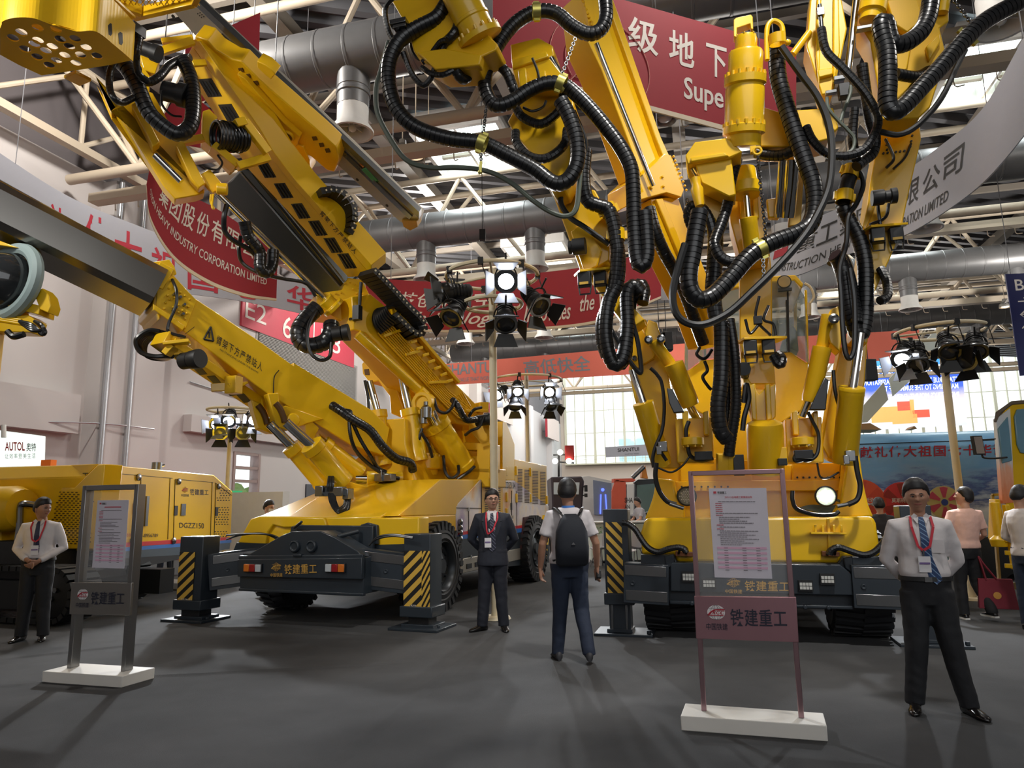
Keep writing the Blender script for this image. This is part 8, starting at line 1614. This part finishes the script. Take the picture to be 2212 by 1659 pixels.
for x, y, l, aim, lab in ((470, 915, 1, (-5.5, 8, 0), 'lit spotlight at the left of the far left stand'), (495, 905, 1, (-5.6, 11.8, 0), 'brightest lit spotlight on the far left stand, facing the viewer'), (477, 932, 0, (-5, 10, 0), 'unlit spotlight hanging low on the far left stand'), (526, 932, 0, (-4, 10, 0), 'unlit spotlight tilted down right of the far left pole'), (546, 906, 1, (-2.5, 11, 1.5), 'lit spotlight half hidden by the boom clevis')): spot(x, y, 16.6, aim, bool(l), lab, (1500 if x == 495 else 320) if l else 0, 64)
stand('slim pale spotlight stand between the truck and the end window', (1137, 1138), None, 812, 19, 0, .055, ((822, .95),))
for x, y, l, aim, lab in ((1078, 850, 1, (-3, 14, 1.5), 'lit spotlight seen from the side behind the central pole'), (1118, 842, 1, (.3, 13, 0), 'left of the two dazzling lit spotlights over the truck'), (1185, 846, 1, (3, 8, 1), 'right of the two dazzling lit spotlights over the truck'), (1112, 872, 0, (0, 16, 0), 'unlit spotlight hanging below the left dazzling one'), (1190, 872, 0, (1.8, 16, 0), 'unlit spotlight hanging below the right dazzling one')): spot(x, y, 18.4, aim, bool(l), lab, (1200 if x == 1118 else 420) if l else 0, 60)
stand('cream spotlight stand in front of the mountain mural', (2030, 2079), None, 708, 11.6, 0, .06, ((716, .68), (764, .3)))
spot(1950, 770, 11.4, (4.4, 8.9, 1.2), True, 'lit spotlight on the right stand, aimed at the rig', 520, 70)
for x, y, a, lab in ((1982, 778, (1985, 860), 'unlit spotlight hanging below the lit one on the right stand'), (2048, 752, (2066, 800), 'unlit spotlight tilted down beside the right pole'), (2108, 752, (2120, 810), 'unlit spotlight farthest right on the right stand'), (2090, 775, (2060, 800), 'unlit spotlight with a bent yoke on the right stand')): spot(x, y, 11.3, P(a[0], a[1], 10.9), False, lab)
t = thing('spotlight_tree', 'thin black lamp tree with small lit lamps at the corner of the end window', 'light stand', V((P(1207, 1000, 40).x, 40, 0))); b = MB(); b.rod(P(1207, 1100, 40), P(1207, 972, 40), .06); b.beam(P(1195, 983, 40), P(1225, 982, 40), .08, .08); b.beam(P(1205, 998, 40), P(1240, 1000, 40), .08, .08); b.build('lamp_post', BLK, t); b = MB()
for x, y in ((1210, 977), (1199, 996), (1229, 996)): b.ball(P(x, y, 39.7), .16, 10, 8)
b.build('lit_lamp', mat('small_lit_lamp', (255, 250, 236), .3, emit=7), t); b = MB(); b.obb(P(1230, 978, 40), V((.25, 0, 0)), V((0, .2, 0)), V((0, 0, .4))); b.build('lantern', mat('red_lantern', (170, 50, 46), .5), t)
# unseen spots added out of view to brighten the booms and rotary motor
light('added_boom_spot', 'SPOT', (-9, 4, 8.5), 1250, (1, .97, .9), .4, (-3.6, 10.5, 5.5), 60, .8)
light('added_boom_spot', 'SPOT', (3.4, 2.5, 12), 2200, (1, .97, .92), .4, (2.5, 7.2, 5), 46, .8)
# ================================================================== floor signs
POST = mat('poster_paper', (214, 208, 218), .6); PINKROW = mat('poster_pink', (222, 176, 200), .6); TXTG = mat('poster_grey_text', (120, 112, 118), .6); TXTR = mat('poster_red_text', (196, 70, 84), .6)
GLS = mat('sign_glass', (240, 240, 240), .03, alpha=.1)
def floor_sign(lab, plinth, frm, panel, poster, fmat, pmat, wide, title):
    t = thing('information_sign', lab, 'sign', (plinth[0]+plinth[2])/2)
    b = MB(); b.slab(plinth, V((0, 0, .1))); b.build('plinth', mat('plinth_white', (226, 222, 214), .55), t, bevel=.006)
    (lb, rb, lt, rt) = frm; up = (lt-lb).normalized(); sd = (rb-lb).normalized(); n = sd.cross(up).normalized()
    if n.dot(EYE-lb) < 0: n = -n
    w = .036 if not wide else .05
    for a, c in ((lb, lt), (rb, rt)): b = MB(); b.beam(a, c+up*w/2, wide or w, w, up=sd) if 0 else b.beam(a, c+up*w/2, w, wide or w, up=n); b.build('leg', fmat, t, bevel=.004)
    b = MB(); b.beam(lt, rt, w, wide or w, up=n); b.build('top_rail', fmat, t, bevel=.004)
    q = quad(*panel); b = MB(); o = [q(*p)[0] for p in ((0, 0), (1, 0), (1, 1), (0, 1))]; oo = max(.03, wide/2+.006); b.slab([p+n*oo for p in o], n*-.03); b.build('brand_panel', pmat, t, bevel=.004)
    qq = lambda u, v: (q(u, v)[0]+n*(oo+.002), n); company(t, qq, .11, .9, .22, .8, mat('dark_blue_lettering', (34, 36, 54), .5), True, REDTXT)
    g = [q(0, 1)[0], q(1, 1)[0]]; b = MB(); b.slab([lt.lerp(lb, 0)+sd*.01, rt-sd*.01, rb.lerp(rt, .47), lb.lerp(lt, .47)], n*-.006); b.build('glass_pane', GLS, t, smooth=0)
    m = quad(*poster); b = MB(); sheet(m, .004, 1, 1, b, 0, lift=.012)
    R_ = lambda mi, u0, u1, v0, v1: sheet(m, .002, 1, 1, b, mi, u0, u1, v0, v1, .015)
    rnd = random.Random(5); 
    for v in [.845-.022*k for k in range(23)]:
        if .36 < v: 
            k = rnd.random(); mi = 3 if k < .25 else 2; x = .1+.05*(k > .3); e = x+(.12 if mi == 3 else rnd.uniform(.35, .75)); u = x
            while u < e: s = rnd.uniform(.02, .07); R_(mi, u, min(u+s, e), v, v+.007); u += s+.008
    for k in range(10):
        v = .32-.027*k
        if k % 2 == 0: R_(1, .08, .94, v-.003, v+.022)
        for u in (.2, .52, .76): R_(2, u, u+.07, v+.006, v+.012)
    (word(b, title, m, .27, .75, .885, .91, .016, .02, mi=3) if title else R_(3, .25, .78, .89, .905)); word(b, '铁建重工', m, .15, .31, .935, .965, .016, .02, mi=4); R_(3, .08, .13, .94, .965)
    b.build('poster', [POST, PINKROW, TXTG, TXTR, BLACKTXT], t, smooth=0)
    return t
z1 = lambda x, y: G(x, y, .1)
def upright(lb, rb, pl, pr):
    """top corners straight above the feet at the picture height of pl / pr"""
    f = vpl((0, 0, 1), (1, 0, 1)); n = (rb-lb).cross(V((0, 0, 1))).normalized(); p = Pln(lb, n); return p
lb, rb = z1(1521, 1535), z1(1731, 1550); p = upright(lb, rb, 0, 0)
zt = (p(1488, 1021).z+p(1690, 1020).z)/2; lt, rt = V((lb.x, lb.y, zt)), V((rb.x, rb.y, zt))
pb = [z1(1470, 1546), z1(1786, 1568), z1(1778, 1540), z1(1480, 1519)]
floor_sign('glass floor sign with pinkish steel frame and brand panel, in front of the drilling rig', [V((a.x, a.y, 0)) for a in pb], (lb, rb, lt, rt), (p(1504, 1378), p(1725, 1386), p(1500, 1287), p(1719, 1289)), (p(1544, 1247), p(1668, 1250), p(1531, 1055), p(1655, 1054)), mat('pinkish_steel', (172, 140, 146), .3, .85), mat('pinkish_brushed_steel', (170, 128, 136), .36, .7, var=.12, scale=3), 0, 'ZYS113全电脑三臂凿岩台车')
lb, rb = z1(158, 1441), z1(274, 1448); p = upright(lb, rb, 0, 0)
zt = (p(190, 1054).z+p(303, 1052).z)/2; lt, rt = V((lb.x, lb.y, zt)), V((rb.x, rb.y, zt))
pb = [z1(92, 1450), z1(264, 1461), z1(335, 1442), z1(165, 1432)]
floor_sign('glass floor sign with grey steel frame and brand panel, before the tracked power unit', [V((a.x, a.y, 0)) for a in pb], (lb, rb, lt, rt), (p(160, 1325), p(290, 1328), p(165, 1257), p(294, 1258)), (p(201, 1226), p(270, 1228), p(213, 1081), p(280, 1080)), mat('grey_steel', (150, 150, 150), .3, .9), mat('grey_brushed_steel', (146, 142, 138), .36, .75, var=.12, scale=3), .1, None)
